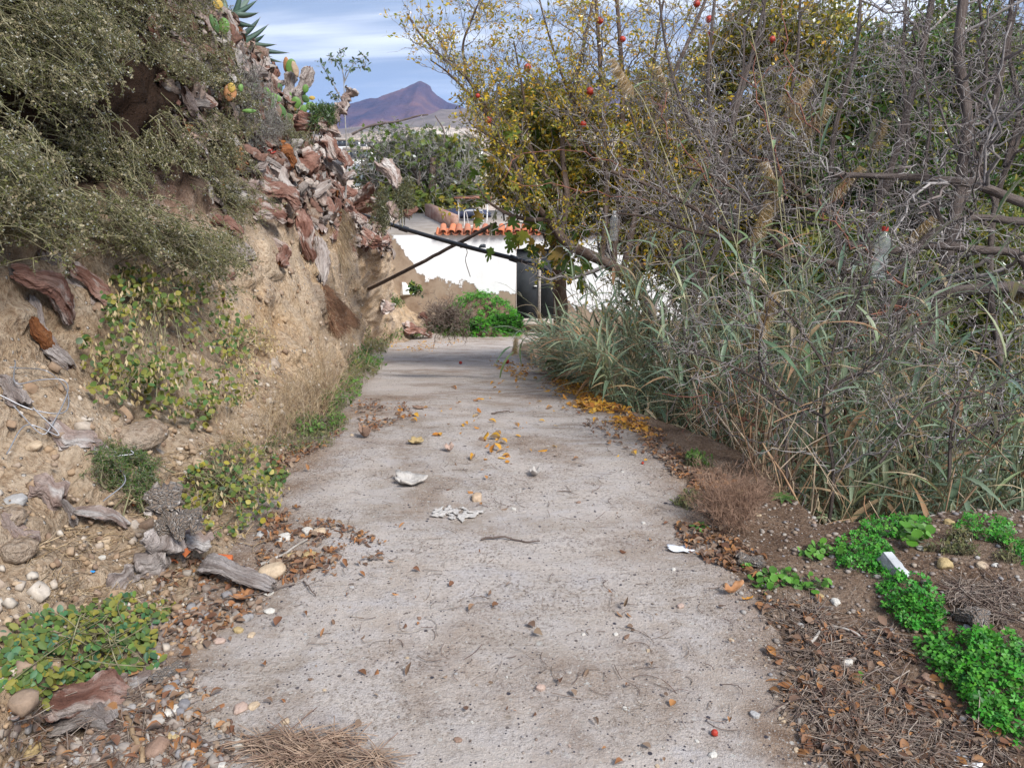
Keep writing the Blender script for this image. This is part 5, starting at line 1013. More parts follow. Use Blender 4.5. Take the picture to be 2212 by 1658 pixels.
leafy('caper_bush', 'thin straw coloured caper trails on the golden earth', 'shrub', [(470, 680), (560, 690), (600, 740), (560, 860), (500, 880), (520, 780)], 12, 60, .12, .02, OV, CAP[3:], M['caper_pod'], (500, 760), 60, 170, stemmat='straw')
OVC = [oval(.6, .07), oval(.52, .12), oval(.66, .04)]
CRP = tints('creeper tint ', [(.055, .15, .06), (.075, .2, .085), (.10, .22, .07), (.17, .28, .06), (.05, .12, .06), (.085, .19, .11)])
leafy('round_leaf_creeper', 'dense round leaved green creeper spreading in the bottom left corner', 'plant', [(0, 1480), (10, 1370), (80, 1330), (180, 1330), (240, 1290), (320, 1290), (390, 1320), (330, 1380), (350, 1440), (240, 1470), (140, 1500), (60, 1520)], 300, 700, .05, .026, OVC, CRP, M['caper_leaf_i'], (180, 1400), 60, 0, face=1.0)
# little plants along the foot of the bank
def weeds(label, poly, n, size, mat_, hgt, cat='weeds', tpl=None, name='weed_patch'):
    pts = sample_poly(poly, n, lambda u, v: np.clip(.5 + 1.1 * vnoise(np.array([[u / 22., v / 14., 3.]]), 9)[0], 0, 1)); H = [hit(u, v) for u, v in pts]; p = np.array([h_[0] for h_ in H]); q = p + np.array([0, 0, 1]) * (rng.random(len(p)) * hgt + .004)[:, None] + rng.normal(size=p.shape) * .006
    Mx = frames(rdir(len(q), .1), rdir(len(q), 1.6)); V, F = place(*(tpl or oval(.55, .05)), q, Mx, size * rng.uniform(.5, 1.4, len(q)))
    V2, F2 = tubes(np.stack([p, (p + q) / 2 + rng.normal(size=p.shape) * .004, q], 1), np.full((len(p), 3), .0012), 3)
    t = thing(name, label, cat, p.mean(0)); o = part('leaves', [(V, F)], mat_, t, True); o['kind'] = 'stuff'; o = part('stalks', [(V2, F2)], M['salt_stem'], t); o['kind'] = 'stuff'; return t
for lb, poly, n, s_, m_, h_ in [
 ('bright green weeds in the middle of the left path edge', [(620, 915), (680, 890), (745, 905), (735, 940), (640, 945)], 700, .022, 'weed', .06),
 ('dull olive weeds around the bright patch at the left path edge', [(600, 930), (640, 900), (760, 910), (720, 965), (620, 985), (560, 1000)], 600, .018, 'dull_weed', .04),
 ('fresh green weeds between dry stalks by the earth slope', [(690, 880), (740, 835), (790, 835), (760, 875), (710, 905)], 700, .028, 'weed', .1),
 ('dark green clump of weeds at the foot of the earth corner', [(755, 800), (775, 765), (815, 768), (832, 795), (800, 812)], 800, .036, 'green_leaf', .16),
 ('grey green weeds under the earth corner', [(735, 830), (760, 790), (820, 805), (790, 835)], 500, .03, 'dull_weed', .1),
 ('tall yellow green weeds against the earth corner beyond', [(788, 770), (790, 705), (830, 705), (850, 740), (830, 765)], 900, .05, 'dull_weed', .22),
 ('low bright weeds running along the far path edge', [(835, 735), (850, 715), (930, 715), (1000, 712), (1010, 728), (920, 732)], 900, .05, 'weed', .10),
 ('small green weed by the caper plant at the path edge', [(560, 1040), (600, 1010), (625, 1030), (600, 1060)], 260, .016, 'weed', .03),
 ('green weed on the ledge beside the white block', [(880, 632), (905, 625), (915, 640), (890, 645)], 160, .05, 'green_leaf', .1),
 ('dark weed under the white block on the ledge', [(845, 660), (850, 640), (880, 655), (875, 675)], 220, .05, 'green_leaf', .12),
 ('small green weed on the right soil rim above the dry bush', [(1475, 1005), (1500, 985), (1545, 1000), (1530, 1015)], 300, .02, 'weed', .05),
 ('small weeds below the dry bush at the right path edge', [(1455, 1090), (1490, 1060), (1530, 1090), (1500, 1105)], 260, .016, 'dull_weed', .03),
 ('sprawling weeds on top of the right mound', [(1990, 1190), (2080, 1150), (2180, 1170), (2200, 1220), (2080, 1200)], 500, .014, 'dull_weed', .03)]:
    weeds(lb, poly, n, s_, M[m_], h_)
def tuft(label, poly, n, ln, mat_, r=.0012, up=1.6, name='dry_grass', cat='grass', heads=True, split=3):
    pts = sample_poly(poly, n); p = np.array([hit(u, v)[0] for u, v in pts]); d_ = rdir(len(p), up); L_ = ln * rng.uniform(.4, 1.2, len(p)); t = np.linspace(0, 1, 6)[None, :, None]
    Q = p[:, None] + d_[:, None] * t * L_[:, None, None] + rdir(len(p))[:, None] * t ** 2 * L_[:, None, None] * .25; P_ = [tubes(Q, r * np.linspace(1.2, .5, 6)[None] * np.ones((len(p), 1)), 3)]
    b = Q[:, 3:].reshape(-1, 3); b = np.repeat(b, split, 0); d2 = unit(np.repeat(np.repeat(d_, 3, 0), split, 0) * .7 + rdir(len(b)) * .7); t3 = np.linspace(0, 1, 3)[None, :, None]
    P_.append(tubes(b[:, None] + d2[:, None] * t3 * ln * .22, np.full((len(b), 3), r * .6), 3)); return solid(name, label, cat, P_, mat_, p.mean(0))
tuft('dry straw stalks standing at the foot of the earth slope', [(560, 960), (600, 900), (700, 880), (700, 920), (640, 960)], 120, .28, M['straw'])
tuft('reddish dry stalks behind the olive weeds', [(640, 900), (700, 870), (730, 850), (700, 900)], 70, .4, M['straw'], .0016)
tuft('thin dry stalks by the caper plant', [(440, 1000), (560, 960), (580, 1000), (520, 1030)], 45, .25, M['straw'], .001)
tuft('dry reddish brown bushy weed on the soil rim right of the path', [(1530, 1120), (1560, 1090), (1620, 1100), (1615, 1145), (1560, 1155)], 230, .19, twigmat('dry bush', [(.3, .18, .12), (.42, .28, .2), (.22, .13, .09)], 30), .001, 1.2, 'dry_bush', 'shrub', split=5)
tuft('brown dead brushwood heap on the ground by the house wall', [(920, 705), (960, 668), (1010, 690), (1020, 705)], 260, .2, M['twig_litter'], .003, .3, 'brushwood', 'brushwood')
# rosette plant on the rim
rp, n, d = hit(1690, 1078); rs = thing('rosette_weed', 'single light green leafy rosette on the rim before the reeds', 'weed', rp); bl = blade(4, .3, .5, .2)
rme = mk('leaf', [bl], M['weed'], True); a_ = np.linspace(0, 5.8, 9); leaf_objs(rs, [rme], rp[None] + np.zeros((9, 3)), frames(np.stack([np.cos(a_), np.sin(a_), np.full(9, .7)], -1), np.tile([0, 0, 1.], (9, 1))), np.full(9, .075))
# sapling
D = 11.8; sp_ = lambda u, v, dd=0: at(u, v, D + dd)
sb = hit(745, 490)[0]; sg = thing('sapling', 'thin leafy sapling rising alone against the sky left of the mountain', 'sapling', sb)
D = depth_of(sb) if 9 < depth_of(sb) < 14 else 11.8
stem = resample([sb, sp_(747, 420), sp_(749, 330), sp_(745, 245), sp_(743, 180), sp_(740, 150)], 30)
part('trunk', [tubes(stem[None], np.linspace(.014, .007, 30)[None], 6)], M['fig_bark'], sg, True)
BR = [[(742, 222), (722, 185), (700, 150), (690, 132)], [(744, 180), (748, 155), (765, 148), (795, 142)], [(741, 160), (736, 130), (738, 112)], [(744, 178), (762, 140), (778, 128), (790, 118)], [(742, 235), (728, 210), (712, 200)], [(741, 150), (725, 130), (712, 122)]]
bq = [resample([sp_(u, v, (i - 2) * .12 * k / 3) for k, (u, v) in enumerate(b_)], 12) for i, b_ in enumerate(BR)]
for q in bq: part('branch', [tubes(q[None], np.linspace(.008, .003, 12)[None], 5)], M['fig_bark'], sg, True)
lp = np.concatenate([q[rng.integers(5, 12, 26)] for q in bq] + [stem[-3:]]) ; lp = lp + rng.normal(size=lp.shape) * .03; n_ = len(lp)
leaf_objs(sg, [mk('leaf', [oval(.42, .08)], m_, True) for m_ in tints('sapling tint ', [(.09, .14, .08), (.13, .19, .11), (.06, .10, .06)])], lp, frames(rdir(n_, -.1), rdir(n_, .8)), .075 * rng.uniform(.7, 1.3, n_))
# agave: two rosettes of thick pointed leaves
def agave_leaf(a, b, w_, curve, mt, th):
    a, b = np.array(a), np.array(b); n = 12; t = np.linspace(0, 1, n); up = np.array([0, -.3, 1.]); ax = b - a; ln = np.linalg.norm(ax); X = unit(np.cross(ax / ln, up)); Zn = np.cross(X, ax / ln); c = a + np.outer(t, ax) + np.outer(np.sin(t * PI) * curve * ln, Zn)
    wd = w_ * np.sin(np.clip(.22 + .78 * t, 0, 1) * PI) ** .8 * (1 - .15 * t) + .002; V = []
    for i in range(n):
        W = wd[i]; th_ = .22 * W + .004; V += [c[i] - X * W / 2 + Zn * W * .3, c[i] + Zn * .0, c[i] + X * W / 2 + Zn * W * .3, c[i] + X * W * .3 - Zn * th_, c[i] - Zn * th_ * 1.4, c[i] - X * W * .3 - Zn * th_]
    F = [];
    for i in range(n - 1):
        for j in range(6): F.append([i * 6 + j, i * 6 + (j + 1) % 6, (i + 1) * 6 + (j + 1) % 6, (i + 1) * 6 + j])
    part('leaf', [(np.array(V), np.array(F)), (tubes(np.array([[c[-1], c[-1] + ax / ln * .012, c[-1] + ax / ln * .03]]), np.array([[.003, .002, .0005]]), 4)[0], tubes(np.zeros((1, 3, 3)), np.zeros((1, 3)), 4)[1], 1)], [mt, M['st_brown']], th, True)
AGM = tints('agave tint ', [(.12, .2, .16), (.17, .25, .2), (.09, .15, .12), (.22, .3, .24)])
for lb, c_, dd, tips in [('blue green agave on the crest at the top of the sky edge', (490, 32), 8.4, [(553, 2), (556, 28), (549, 56), (545, -18), (520, -30), (480, -20), (450, 0), (455, 50), (530, 70), (500, 80), (470, 60)]),
   ('second agave below the first with its long leaves pointing right', (515, 92), 9.0, [(577, 55), (594, 96), (621, 114), (608, 134), (570, 76), (585, 122), (560, 40), (545, 140), (520, 50), (500, 140), (480, 110), (575, 140)])]:
    c3 = at(*c_, dd); th = thing('agave', lb, 'agave', c3)
    for i, (u, v) in enumerate(tips):
        off = [0, -.18, .15, .3, -.1, .1][i % 6]; agave_leaf(c3 + rng.normal(size=3) * .03, at(u, v, dd + off), .085, -.06, AGM[i % 4], th)
# prickly pears
def pads(name, label, cat, dd, lst, base):
    th = thing(name, label, cat, base); dd0 = dd
    for u, v, w_, h_, tilt, yaw, mi_, nm in lst:
        dd = min(dd0, hit(u, v, 99)[2] - .42); w_ *= 1.15; h_ *= 1.15; s_ = dd / FPX; V = ICO2[0].copy() if 0 else ICO3[0].copy(); F = ICO3[1]; V = V * [w_ / 2 * s_, .016, h_ / 2 * s_]; V[:, 0] *= (1 - .22 * (V[:, 2] < 0) * (V[:, 2] / (h_ / 2 * s_)) ** 2 * 1.4)
        V[:, 1] += .006 * vnoise(V * 40, 3); c, q = math.cos(tilt), math.sin(tilt); V = V @ np.array([[c, 0, -q], [0, 1, 0], [q, 0, c]]); c, q = math.cos(yaw), math.sin(yaw); V = V @ np.array([[c, q, 0], [-q, c, 0], [0, 0, 1]])
        part(nm, [(V + at(u, v, dd + .1 * math.sin(u)), F)], mi_, th, True)
PM = tints('pad tint ', [(.17, .33, .08), (.22, .40, .12), (.14, .26, .10)]); PY = leafmat('pad yellow', [(.55, .38, .10)], .05, isl=False); PB = M['st_brown']; PO = leafmat('pad orange', [(.5, .25, .12)], .05, isl=False)
pads('prickly_pear', 'prickly pear with green pads on the crest below the agaves', 'cactus', 9.6, [
 (629, 145, 20, 30, .15, .3, PM[0], 'pad'), (638, 150, 14, 30, -.3, .9, M['st_clay'], 'woody_pad'), (618, 140, 14, 28, .1, -.4, PO, 'woody_pad'), (649, 204, 20, 24, -.5, .3, PM[1], 'pad'), (660, 214, 18, 14, .4, -.3, PM[2], 'pad'), (660, 192, 12, 16, .2, .5, PM[0], 'pad'), (624, 209, 13, 18, .2, .4, PM[0], 'pad'),
 (593, 211, 28, 15, .35, .2, PM[1], 'pad'), (608, 241, 18, 28, -.4, .8, PM[2], 'pad'), (600, 238, 16, 26, -.3, .9, PB, 'woody_pad'), (631, 233, 20, 14, .2, .2, PY, 'pad'), (650, 248, 26, 12, -.1, .3, PM[2], 'pad'), (674, 212, 12, 8, 0, .2, PY, 'pad'), (548, 186, 14, 12, 0, .4, PM[0], 'pad'), (520, 190, 10, 14, .2, .8, PM[1], 'pad'),
 (497, 200, 24, 34, .3, .5, PO, 'pad'), (500, 190, 14, 18, .1, .2, PY, 'pad'), (538, 240, 26, 8, 0, .2, PM[1], 'pad'), (563, 165, 12, 16, .2, .4, PO, 'woody_pad'), (672, 230, 20, 16, .3, .2, PM[1], 'pad'), (585, 225, 16, 24, .5, .4, PM[2], 'pad'), (640, 222, 18, 22, -.2, .3, PM[0], 'pad'), (622, 255, 24, 18, .2, .3, PM[2], 'pad'), (575, 200, 16, 20, -.3, .4, PM[0], 'pad'), (656, 236, 14, 18, .6, .3, PM[1], 'pad'), (604, 190, 12, 18, .1, .8, PM[2], 'pad'), (560, 215, 20, 14, .1, .3, PM[2], 'pad')], at(620, 260, 9.6))
for u1, v1, u2, v2, w_, lb in [(640, 205, 665, 145, 26, 'fat grey fissured arm of the prickly pear, topmost right'), (612, 225, 628, 160, 24, 'grey stem of the prickly pear under its highest green pad'), (640, 240, 642, 195, 22, 'short grey stem between the green prickly pear pads'), (588, 175, 615, 180, 14, 'bent grey arm reaching left of the prickly pear stem'), (565, 170, 590, 178, 12, 'thin grey arm with orange tip left of the prickly pear')]:
    deadlog(u1, v1, u2, v2, w_, 'log_grey', lb, .8, seed=u1, d1=9.7, d2=9.7, name='cactus_stem', cat='cactus stem')
pads('prickly_pear', 'green prickly pear pads beside the upper agave', 'cactus', 8.2, [(484, 57, 20, 30, .1, .3, PM[0], 'pad'), (448, 3, 28, 26, .2, .2, PM[1], 'pad'), (463, 52, 14, 34, -.3, .6, PM[2], 'pad'), (497, 62, 16, 30, .2, .5, PB, 'woody_pad'), (470, 10, 20, 18, .1, .5, PY, 'pad')], at(480, 90, 8.2))
# green cover on the heap by the house wall
hb = np.array([at(u, v, 19.2) for u, v in ((1040, 700), (1040, 700))])[0]; V = ICO3[0] * [.85, .45, .72] + [0, 0, 0]; V = V * (1 + .15 * fbm(ICO3[0] * 1.5, 3, 2)[:, None]); sh = np.array([1, 0, 0]); V[:, 0] += -.35 * V[:, 2]; V = V + [hb[0] + .1, 19.55, -3.15]
gc = thing('green_cover', 'mound of bright green clover against the brown base of the house wall', 'plant', (hb[0], 19.5, -3.4)); part('earth_heap', [(V, ICO3[1])], M['soil'], gc, True)
m = V[:, 1] < 19.95; vi = rng.choice(np.flatnonzero(m), 4200); nv_ = unit(V - [hb[0] + .1, 19.55, -3.2]); q = V[vi] + nv_[vi] * rng.uniform(0, .12, (4200, 1)) + rng.normal(size=(4200, 3)) * .05
Mx = frames(rdir(4200), unit(nv_[vi] + [0, -.3, .8] + rng.normal(size=(4200, 3)) * .4)); V2, F2 = place(*clover(), q, Mx, .085 * rng.uniform(.6, 1.3, 4200)); o = part('leaves', [(V2, F2)], M['clover_i'], gc); o['kind'] = 'stuff'
weeds('bright clover carpet running right to the doorstep', [(1000, 728), (1030, 705), (1120, 700), (1125, 718), (1060, 722)], 900, .085, M['clover_i'], .1, 'clover', clover(), 'clover_patch')
# ------------------------------------------------------------------ clover in the right foreground
CLM = tints('clover tint ', [(.03, .2, .015), (.045, .28, .02), (.02, .14, .012), (.08, .36, .03)]); CLT = clover()
CLME = [mk('leaf', [CLT], m_, True) for m_ in CLM]
def clump(label, poly, n_obj, n_stuff, size, hgt, th=None):
    pts = sample_poly(poly, n_obj + n_stuff, lambda u, v: np.clip(.75 + .6 * vnoise(np.array([[u / 30., v / 22., 5.]]), 19)[0], .08, 1)); p = np.array([hit(u, v)[0] for u, v in pts]); n_ = len(p); f = inside(poly)
    uv = np.array(pts); P_ = np.array(poly, float); c0 = P_.mean(0); ed = np.clip(np.hypot(*((uv - c0) / ((P_.max(0) - P_.min(0)) / 2)).T), 0, 1.2)
    q = p + np.array([0, 0, 1]) * (hgt * rng.uniform(.25, 1, n_) * (1.15 - .7 * ed))[:, None] + rng.normal(size=(n_, 3)) * .006; t = thing('clover_clump', label, 'clover', p.mean(0))
    Mx = frames(rdir(n_), unit(rdir(n_) * .35 + [-.1, -.35, 1])); s_ = size * rng.uniform(.65, 1.25, n_); leaf_objs(t, CLME, q[:n_obj], Mx[:n_obj], s_[:n_obj])
    if n_stuff: V, F = place(*CLT, q[n_obj:], Mx[n_obj:], s_[n_obj:]); o = part('small_leaves', [(V, F)], M['clover_i'], t); o['kind'] = 'stuff'
    g = p + (q - p) * .0 + rng.normal(size=(n_, 3)) * [.01, .01, 0]; Q = np.stack([g, (g + q) / 2 + rng.normal(size=(n_, 3)) * .004, q], 1); o = part('stalks', [tubes(Q, np.full((n_, 3), .0007), 3)], M['weed'], t); o['kind'] = 'stuff'
clump('largest bright green clover clump in the bottom right corner', [(1960, 1390), (2040, 1380), (2120, 1370), (2212, 1390), (2230, 1610), (2170, 1620), (2100, 1560), (2060, 1500), (2000, 1440)], 300, 330, .032, .07)
clump('clover clump right in front of the polystyrene block', [(1895, 1260), (1940, 1245), (2000, 1262), (2040, 1320), (2030, 1370), (1960, 1365), (1910, 1320)], 260, 120, .027, .06)
clump('clover spreading left of the polystyrene block', [(1800, 1190), (1830, 1150), (1900, 1160), (1930, 1200), (1920, 1250), (1860, 1240), (1810, 1225)], 250, 200, .022, .045)
clump('clover along the rim in front of the dry canes', [(1850, 1150), (1880, 1115), (1960, 1115), (2010, 1130), (1980, 1160), (1920, 1165)], 200, 160, .022, .04)
clump('clover patch farthest right on the mound before the reeds', [(2060, 1140), (2090, 1112), (2170, 1130), (2212, 1180), (2230, 1240), (2170, 1180), (2110, 1165)], 220, 160, .022, .04)
def mallow(label, poly, n, size, hgt=.02):
    pts = sample_poly(poly, n); p = np.array([hit(u, v)[0] for u, v in pts]); q = p + np.array([0, 0, 1]) * (hgt * rng.uniform(.4, 1, n))[:, None]; t = thing('mallow_plant', label, 'plant', p.mean(0)); Mx = frames(rdir(n), unit(rdir(n) * .3 + [0, -.2, 1]))
    leaf_objs(t, [mk('leaf', [oval(1.0, .08, -.12)], m_, True) for m_ in MAL], q, Mx, size * rng.uniform(.6, 1.2, n)); part('stalks', [tubes(np.stack([p.mean(0) * .5 + p * .5, (p + q) / 2, q], 1), np.full((n, 3), .001), 3)], M['weed'], t)
MAL = tints('mallow tint ', [(.10, .27, .03), (.14, .34, .05), (.08, .2, .03)])
mallow('light green round leaves among the gravel at the right path edge', [(1620, 1255), (1650, 1235), (1720, 1240), (1800, 1260), (1790, 1285), (1700, 1270), (1640, 1285)], 80, .028)
mallow('light green round leaves left of the clover', [(1720, 1200), (1745, 1180), (1790, 1180), (1810, 1205), (1760, 1215)], 46, .03)
mallow('round light green mallow leaves behind the polystyrene block', [(1930, 1150), (1960, 1135), (2010, 1160), (1990, 1190), (1940, 1180)], 46, .04, .05)
mallow('tiny light green seedlings below the dry bush', [(1490, 1145), (1510, 1132), (1535, 1145), (1520, 1158)], 20, .022)
mallow('tiny light green seedlings beside the yellow pebble of the path edge', [(1590, 1215), (1610, 1205), (1625, 1225), (1605, 1232)], 18, .02)
mallow('single pale seedling in the right foreground litter', [(1840, 1465), (1860, 1460), (1870, 1475), (1850, 1480)], 8, .024)
# ------------------------------------------------------------------ reeds
ST_ = blade(5, .085, .55, .3); SLEAF = [blade(5, .075, .3, .3), blade(5, .09, .65, .25), blade(5, .06, .12, .3)]
def reed_field(pos, hgt, lean, nleaf, r=.0045, lsz=.38, start=.25):
    n = len(pos); t = np.linspace(0, 1, 7)[None, :, None]; up = np.array([0, 0, 1.]); Q = pos[:, None] + (up * hgt[:, None])[:, None] * t * (1 - .12 * np.linalg.norm(lean, axis=1)[:, None, None] * t) + lean[:, None] * (t ** 1.7) * hgt[:, None, None]
    Q = Q + .02 * rng.normal(size=Q.shape) * t; TV = tubes(Q, r * np.linspace(1.1, .45, 7)[None] * rng.uniform(.7, 1.3, (n, 1)), 4)
    k = np.linspace(start, .99, nleaf); idx = k * 6; i0 = np.clip(idx.astype(int), 0, 5); f = (idx - i0)[None, :, None]; lp = (Q[:, i0] * (1 - f) + Q[:, i0 + 1] * f); T_ = unit(Q[:, i0 + 1] - Q[:, i0])
    side = np.where(np.arange(nleaf) % 2, 1, -1)[None, :] * 1.0; az = rng.uniform(0, 2 * PI, (n, 1)) + side * PI / 2 + rng.normal(size=(n, nleaf)) * .5; dr = np.stack([np.cos(az), np.sin(az), np.full(az.shape, .0)], -1)
    ax = unit(T_ * rng.uniform(.8, 2.6, (n, nleaf, 1)) + dr); L_ = lsz * rng.uniform(.6, 1.25, (n, nleaf)) * (1 - .35 * k[None]) ; hint = np.broadcast_to(up, ax.shape)
    return TV, lp.reshape(-1, 3), frames(ax.reshape(-1, 3), hint.reshape(-1, 3)), L_.reshape(-1)
def rbase(n, y0, y1, e0, e1, powr=1.3):
    y = rng.uniform(y0, y1, n); e = e0 + (e1 - e0) * rng.random(n) ** powr; x = xr(y) + e; return np.stack([x, y, verge_z(x, y)], -1)
groups = []
# (count, y range, offset range, height, lean)
spec = [(270, 3.5, 6.2, .55, 2.6, (1.3, 2.4), (-.05, -.05), 11), (270, 6, 9, .45, 2.6, (1.5, 2.5), (-.05, -.05), 11), (140, 9, 13.5, 1.5, 3.0, (1.4, 2.3), (-.02, -.1), 9), (170, 5.6, 9, .06, .5, (.45, .8), (-.35, -.2), 9), (110, 8.5, 13, .25, .9, (.35, .65), (-.3, -.2), 8),
        (220, 3.6, 8, 2.6, 5.5, (.9, 1.8), (-.1, -.05), 9), (240, 3.45, 5.0, 1.6, 5.0, (.5, 1.1), (-.1, -.15), 9)]
TV = []; LV = [[], [], []]; DV = []
for n, y0, y1, e0, e1, hh, ln_, nl in spec:
    p = rbase(n, y0, y1, e0, e1); hg = rng.uniform(*hh, n); lean = np.stack([rng.normal(ln_[0], .2, n), rng.normal(ln_[1], .15, n), np.zeros(n)], -1)
    a, lp, Mx, L_ = reed_field(p, hg, lean, nl); TV.append(a); c = rng.random(len(lp)); tipk = rng.integers(0, 3, len(lp))
    dead = c < .2
    for k in range(3): m_ = (tipk == k) & ~dead; LV[k].append((lp[m_], Mx[m_], L_[m_]))
    DV.append((lp[dead], Mx[dead], L_[dead]))
VF = []
for k in range(3):
    lp = np.concatenate([x[0] for x in LV[k]]); Mx = np.concatenate([x[1] for x in LV[k]]); L_ = np.concatenate([x[2] for x in LV[k]]); VF.append((*place(SLEAF[k][0], SLEAF[k][1], lp, Mx, L_), 0))
lp = np.concatenate([x[0] for x in DV]); Mx = np.concatenate([x[1] for x in DV]); L_ = np.concatenate([x[2] for x in DV]); VF.append((*place(SLEAF[1][0], SLEAF[1][1], lp, Mx, L_), 1)); VF += [(a[0], a[1], 2) for a in TV]
stuff('reed_bed', 'dense bed of blue green reeds along the right side of the path', 'reeds', VF, [M['reed_leaf'], M['reed_old'], M['reed_stem']], True)
# dead canes and fallen litter at the foot of the reeds
n = 2600; p = rbase(n, 3.3, 7.5, .35, 4.2, 1.1); p[:, 2] -= .05; d_ = rdir(n, 2.2); L_ = rng.uniform(.25, .75, n); t = np.linspace(0, 1, 4)[None, :, None]; Q = p[:, None] + d_[:, None] * t * L_[:, None, None] + rdir(n)[:, None] * t ** 2 * .12
n2 = 1500; p2 = rbase(n2, 3.15, 6.0, .3, 4.5, 1.0); p2[:, 2] += rng.uniform(0, .45, n2); d2 = rdir(n2, -.05); Q2 = p2[:, None] + d2[:, None] * (t - .5) * rng.uniform(.15, .5, n2)[:, None, None] + rdir(n2)[:, None] * t ** 2 * .1
stuff('dead_canes', 'tangle of dry dead canes at the foot of the reeds', 'dead reeds', [tubes(Q, np.full((n, 4), .0042) * rng.uniform(.5, 1.5, (n, 1)), 4), tubes(Q2, np.full((n2, 4), .003) * rng.uniform(.5, 1.4, (n2, 1)), 3)], M['reed_dead'])
# single reeds that stand out in front: stem, leaves and plume as parts
RLM = tints('front reed tint ', [(.16, .26, .12), (.24, .34, .16), (.13, .21, .12), (.3, .38, .2)]); RLE = [mk('leaf', [b_], m_, True) for b_ in SLEAF[:2] for m_ in RLM]
def plume_mesh():
    n = 620; t = rng.random(n); b = np.stack([t * .02, t * 0, t * .22], -1); d_ = unit(rdir(n) * .6 + [.8, 0, -.35]); V, F = place(*diamond(.045, .01), b, frames(d_, rdir(n)), rng.uniform(.03, .09, n)); return mk('plume', [(V, F)], M['plume'])
PLM = plume_mesh()
def front_reed(pts, dpt, label, nl=8, plume=False, r=.0055, lsz=.36, group=None):
    P = [at(u, v, dpt + dd) for (u, v, dd) in pts]; g = drop(P[0][0], P[0][1]); q = resample([np.array([P[0][0], P[0][1], g[2]])] + P if P[0][2] > g[2] + .05 else P, 24); t = thing('reed', label, 'reed', q[0], group)
    part('stem', [tubes(q[None], (r * np.linspace(1.1, .5, 24))[None], 5)], M['reed_stem'], t, True); k = np.linspace(8, 23, nl).astype(int); az = rng.uniform(0, 6.28) + np.arange(nl) * PI + rng.normal(size=nl) * .5
    ax = unit(unit(np.gradient(q, axis=0))[k] * .8 + np.stack([np.cos(az), np.sin(az) * .6, az * 0], -1)); leaf_objs(t, RLE, q[k], frames(ax, np.tile([0, 0, 1.], (nl, 1))), lsz * rng.uniform(.6, 1.2, nl))
    if plume:
        o = link('plume', PLM, parent=t); o.location = q[-1] - q[0]; o.rotation_euler = (rng.uniform(-.4, .4), rng.uniform(.2, 1.0), rng.uniform(0, 6.28)); s_ = rng.uniform(.9, 1.3); o.scale = (s_,) * 3
RR = [([(1830, 1000, 0), (1790, 860, 0), (1740, 800, -.1), (1690, 750, -.2), (1620, 735, -.3)], 4.1, 'reed arching left with a feathery plume at the middle right', 7, True),
 ([(1500, 900, 0), (1490, 760, 0), (1480, 600, 0), (1478, 540, 0)], 5.6, 'tan dry reed standing upright behind the thicket edge', 5, False),
 ([(1640, 1000, 0), (1560, 700, 0), (1480, 450, 0), (1400, 240, 0), (1370, 190, .1)], 5.2, 'tallest slanting reed with a drooping tan plume by the pomegranate stems', 6, True),
 ([(1600, 950, 0), (1590, 600, 0), (1600, 420, 0)], 5.0, 'straight reed in front of the thick grey limb', 7, False), ([(1760, 900, 0), (1740, 650, 0), (1720, 440, 0)], 4.8, 'reed with yellow green top leaves left of the right bottle', 8, False),
 ([(1700, 900, 0), (1690, 500, 0), (1650, 200, 0), (1620, 60, 0)], 5.0, 'very tall thin reed reaching the top centre right', 8, False), ([(1560, 850, 0), (1520, 640, 0), (1450, 520, .1)], 6.0, 'reed bending left below the left bottle', 8, False),
 ([(1850, 1000, 0), (1880, 760, 0), (1870, 640, 0)], 4.2, 'reed in the right middle with broad pale leaves', 7, False), ([(1950, 1000, 0), (2000, 860, 0), (2080, 760, 0)], 4.3, 'reed leaning right above the far clover', 7, False),
 ([(2050, 1060, 0), (2060, 960, 0), (2110, 880, 0)], 4.0, 'short reed at the right below the gnarled limbs', 7, False), ([(1250, 860, 0), (1200, 760, 0), (1150, 720, 0), (1110, 760, 0)], 8.5, 'reed drooping out over the far path from the right', 6, True),
 ([(1330, 880, 0), (1250, 800, 0), (1180, 770, 0), (1110, 750, 0)], 8.0, 'long thin reed leaning flat across the far right path edge', 7, False), ([(1420, 900, 0), (1380, 760, 0), (1330, 640, 0)], 7.0, 'reed before the white wall gap by the trunk', 8, False),
 ([(1300, 840, 0), (1260, 700, 0), (1240, 600, 0)], 8.2, 'reed standing right of the dark door', 8, False), ([(2150, 1050, 0), (2170, 930, 0), (2212, 850, 0)], 3.9, 'reed at the right picture edge', 7, False)]
for a in RR: front_reed(*a)
PLB = ['highest of the tan reed plumes, left one under the top yellow leaves', 'tan reed plume just right of the highest one', 'third tan reed plume down in the upper thicket', 'tan reed plume in front of the horizontal grey limb', 'tan reed plume left of the horizontal grey limb', 'low tan reed plume above the green reeds in the centre of the thicket', 'single tan plume beside the straight pomegranate stems', 'tan plume close to the right hand bottle', 'tan plume just left of the limb that passes the centre reeds', 'tan plume under the fresh green leaves near the thick trunks', 'tan plume at the right picture edge among gnarled limbs']
for k_, (u, v, dpt) in enumerate([(1700, 230, 5.6), (1740, 260, 5.6), (1720, 300, 5.5), (1790, 420, 5.2), (1690, 420, 5.2), (1640, 500, 5.2), (1450, 200, 7), (1950, 520, 5), (1620, 520, 5.2), (1880, 320, 5.6), (2180, 640, 5)]):
    front_reed([(u + 60, v + 520, 0), (u + 30, v + 260, 0), (u, v, 0)], dpt, PLB[k_], 6, True, group='plumed reeds inside the thicket')
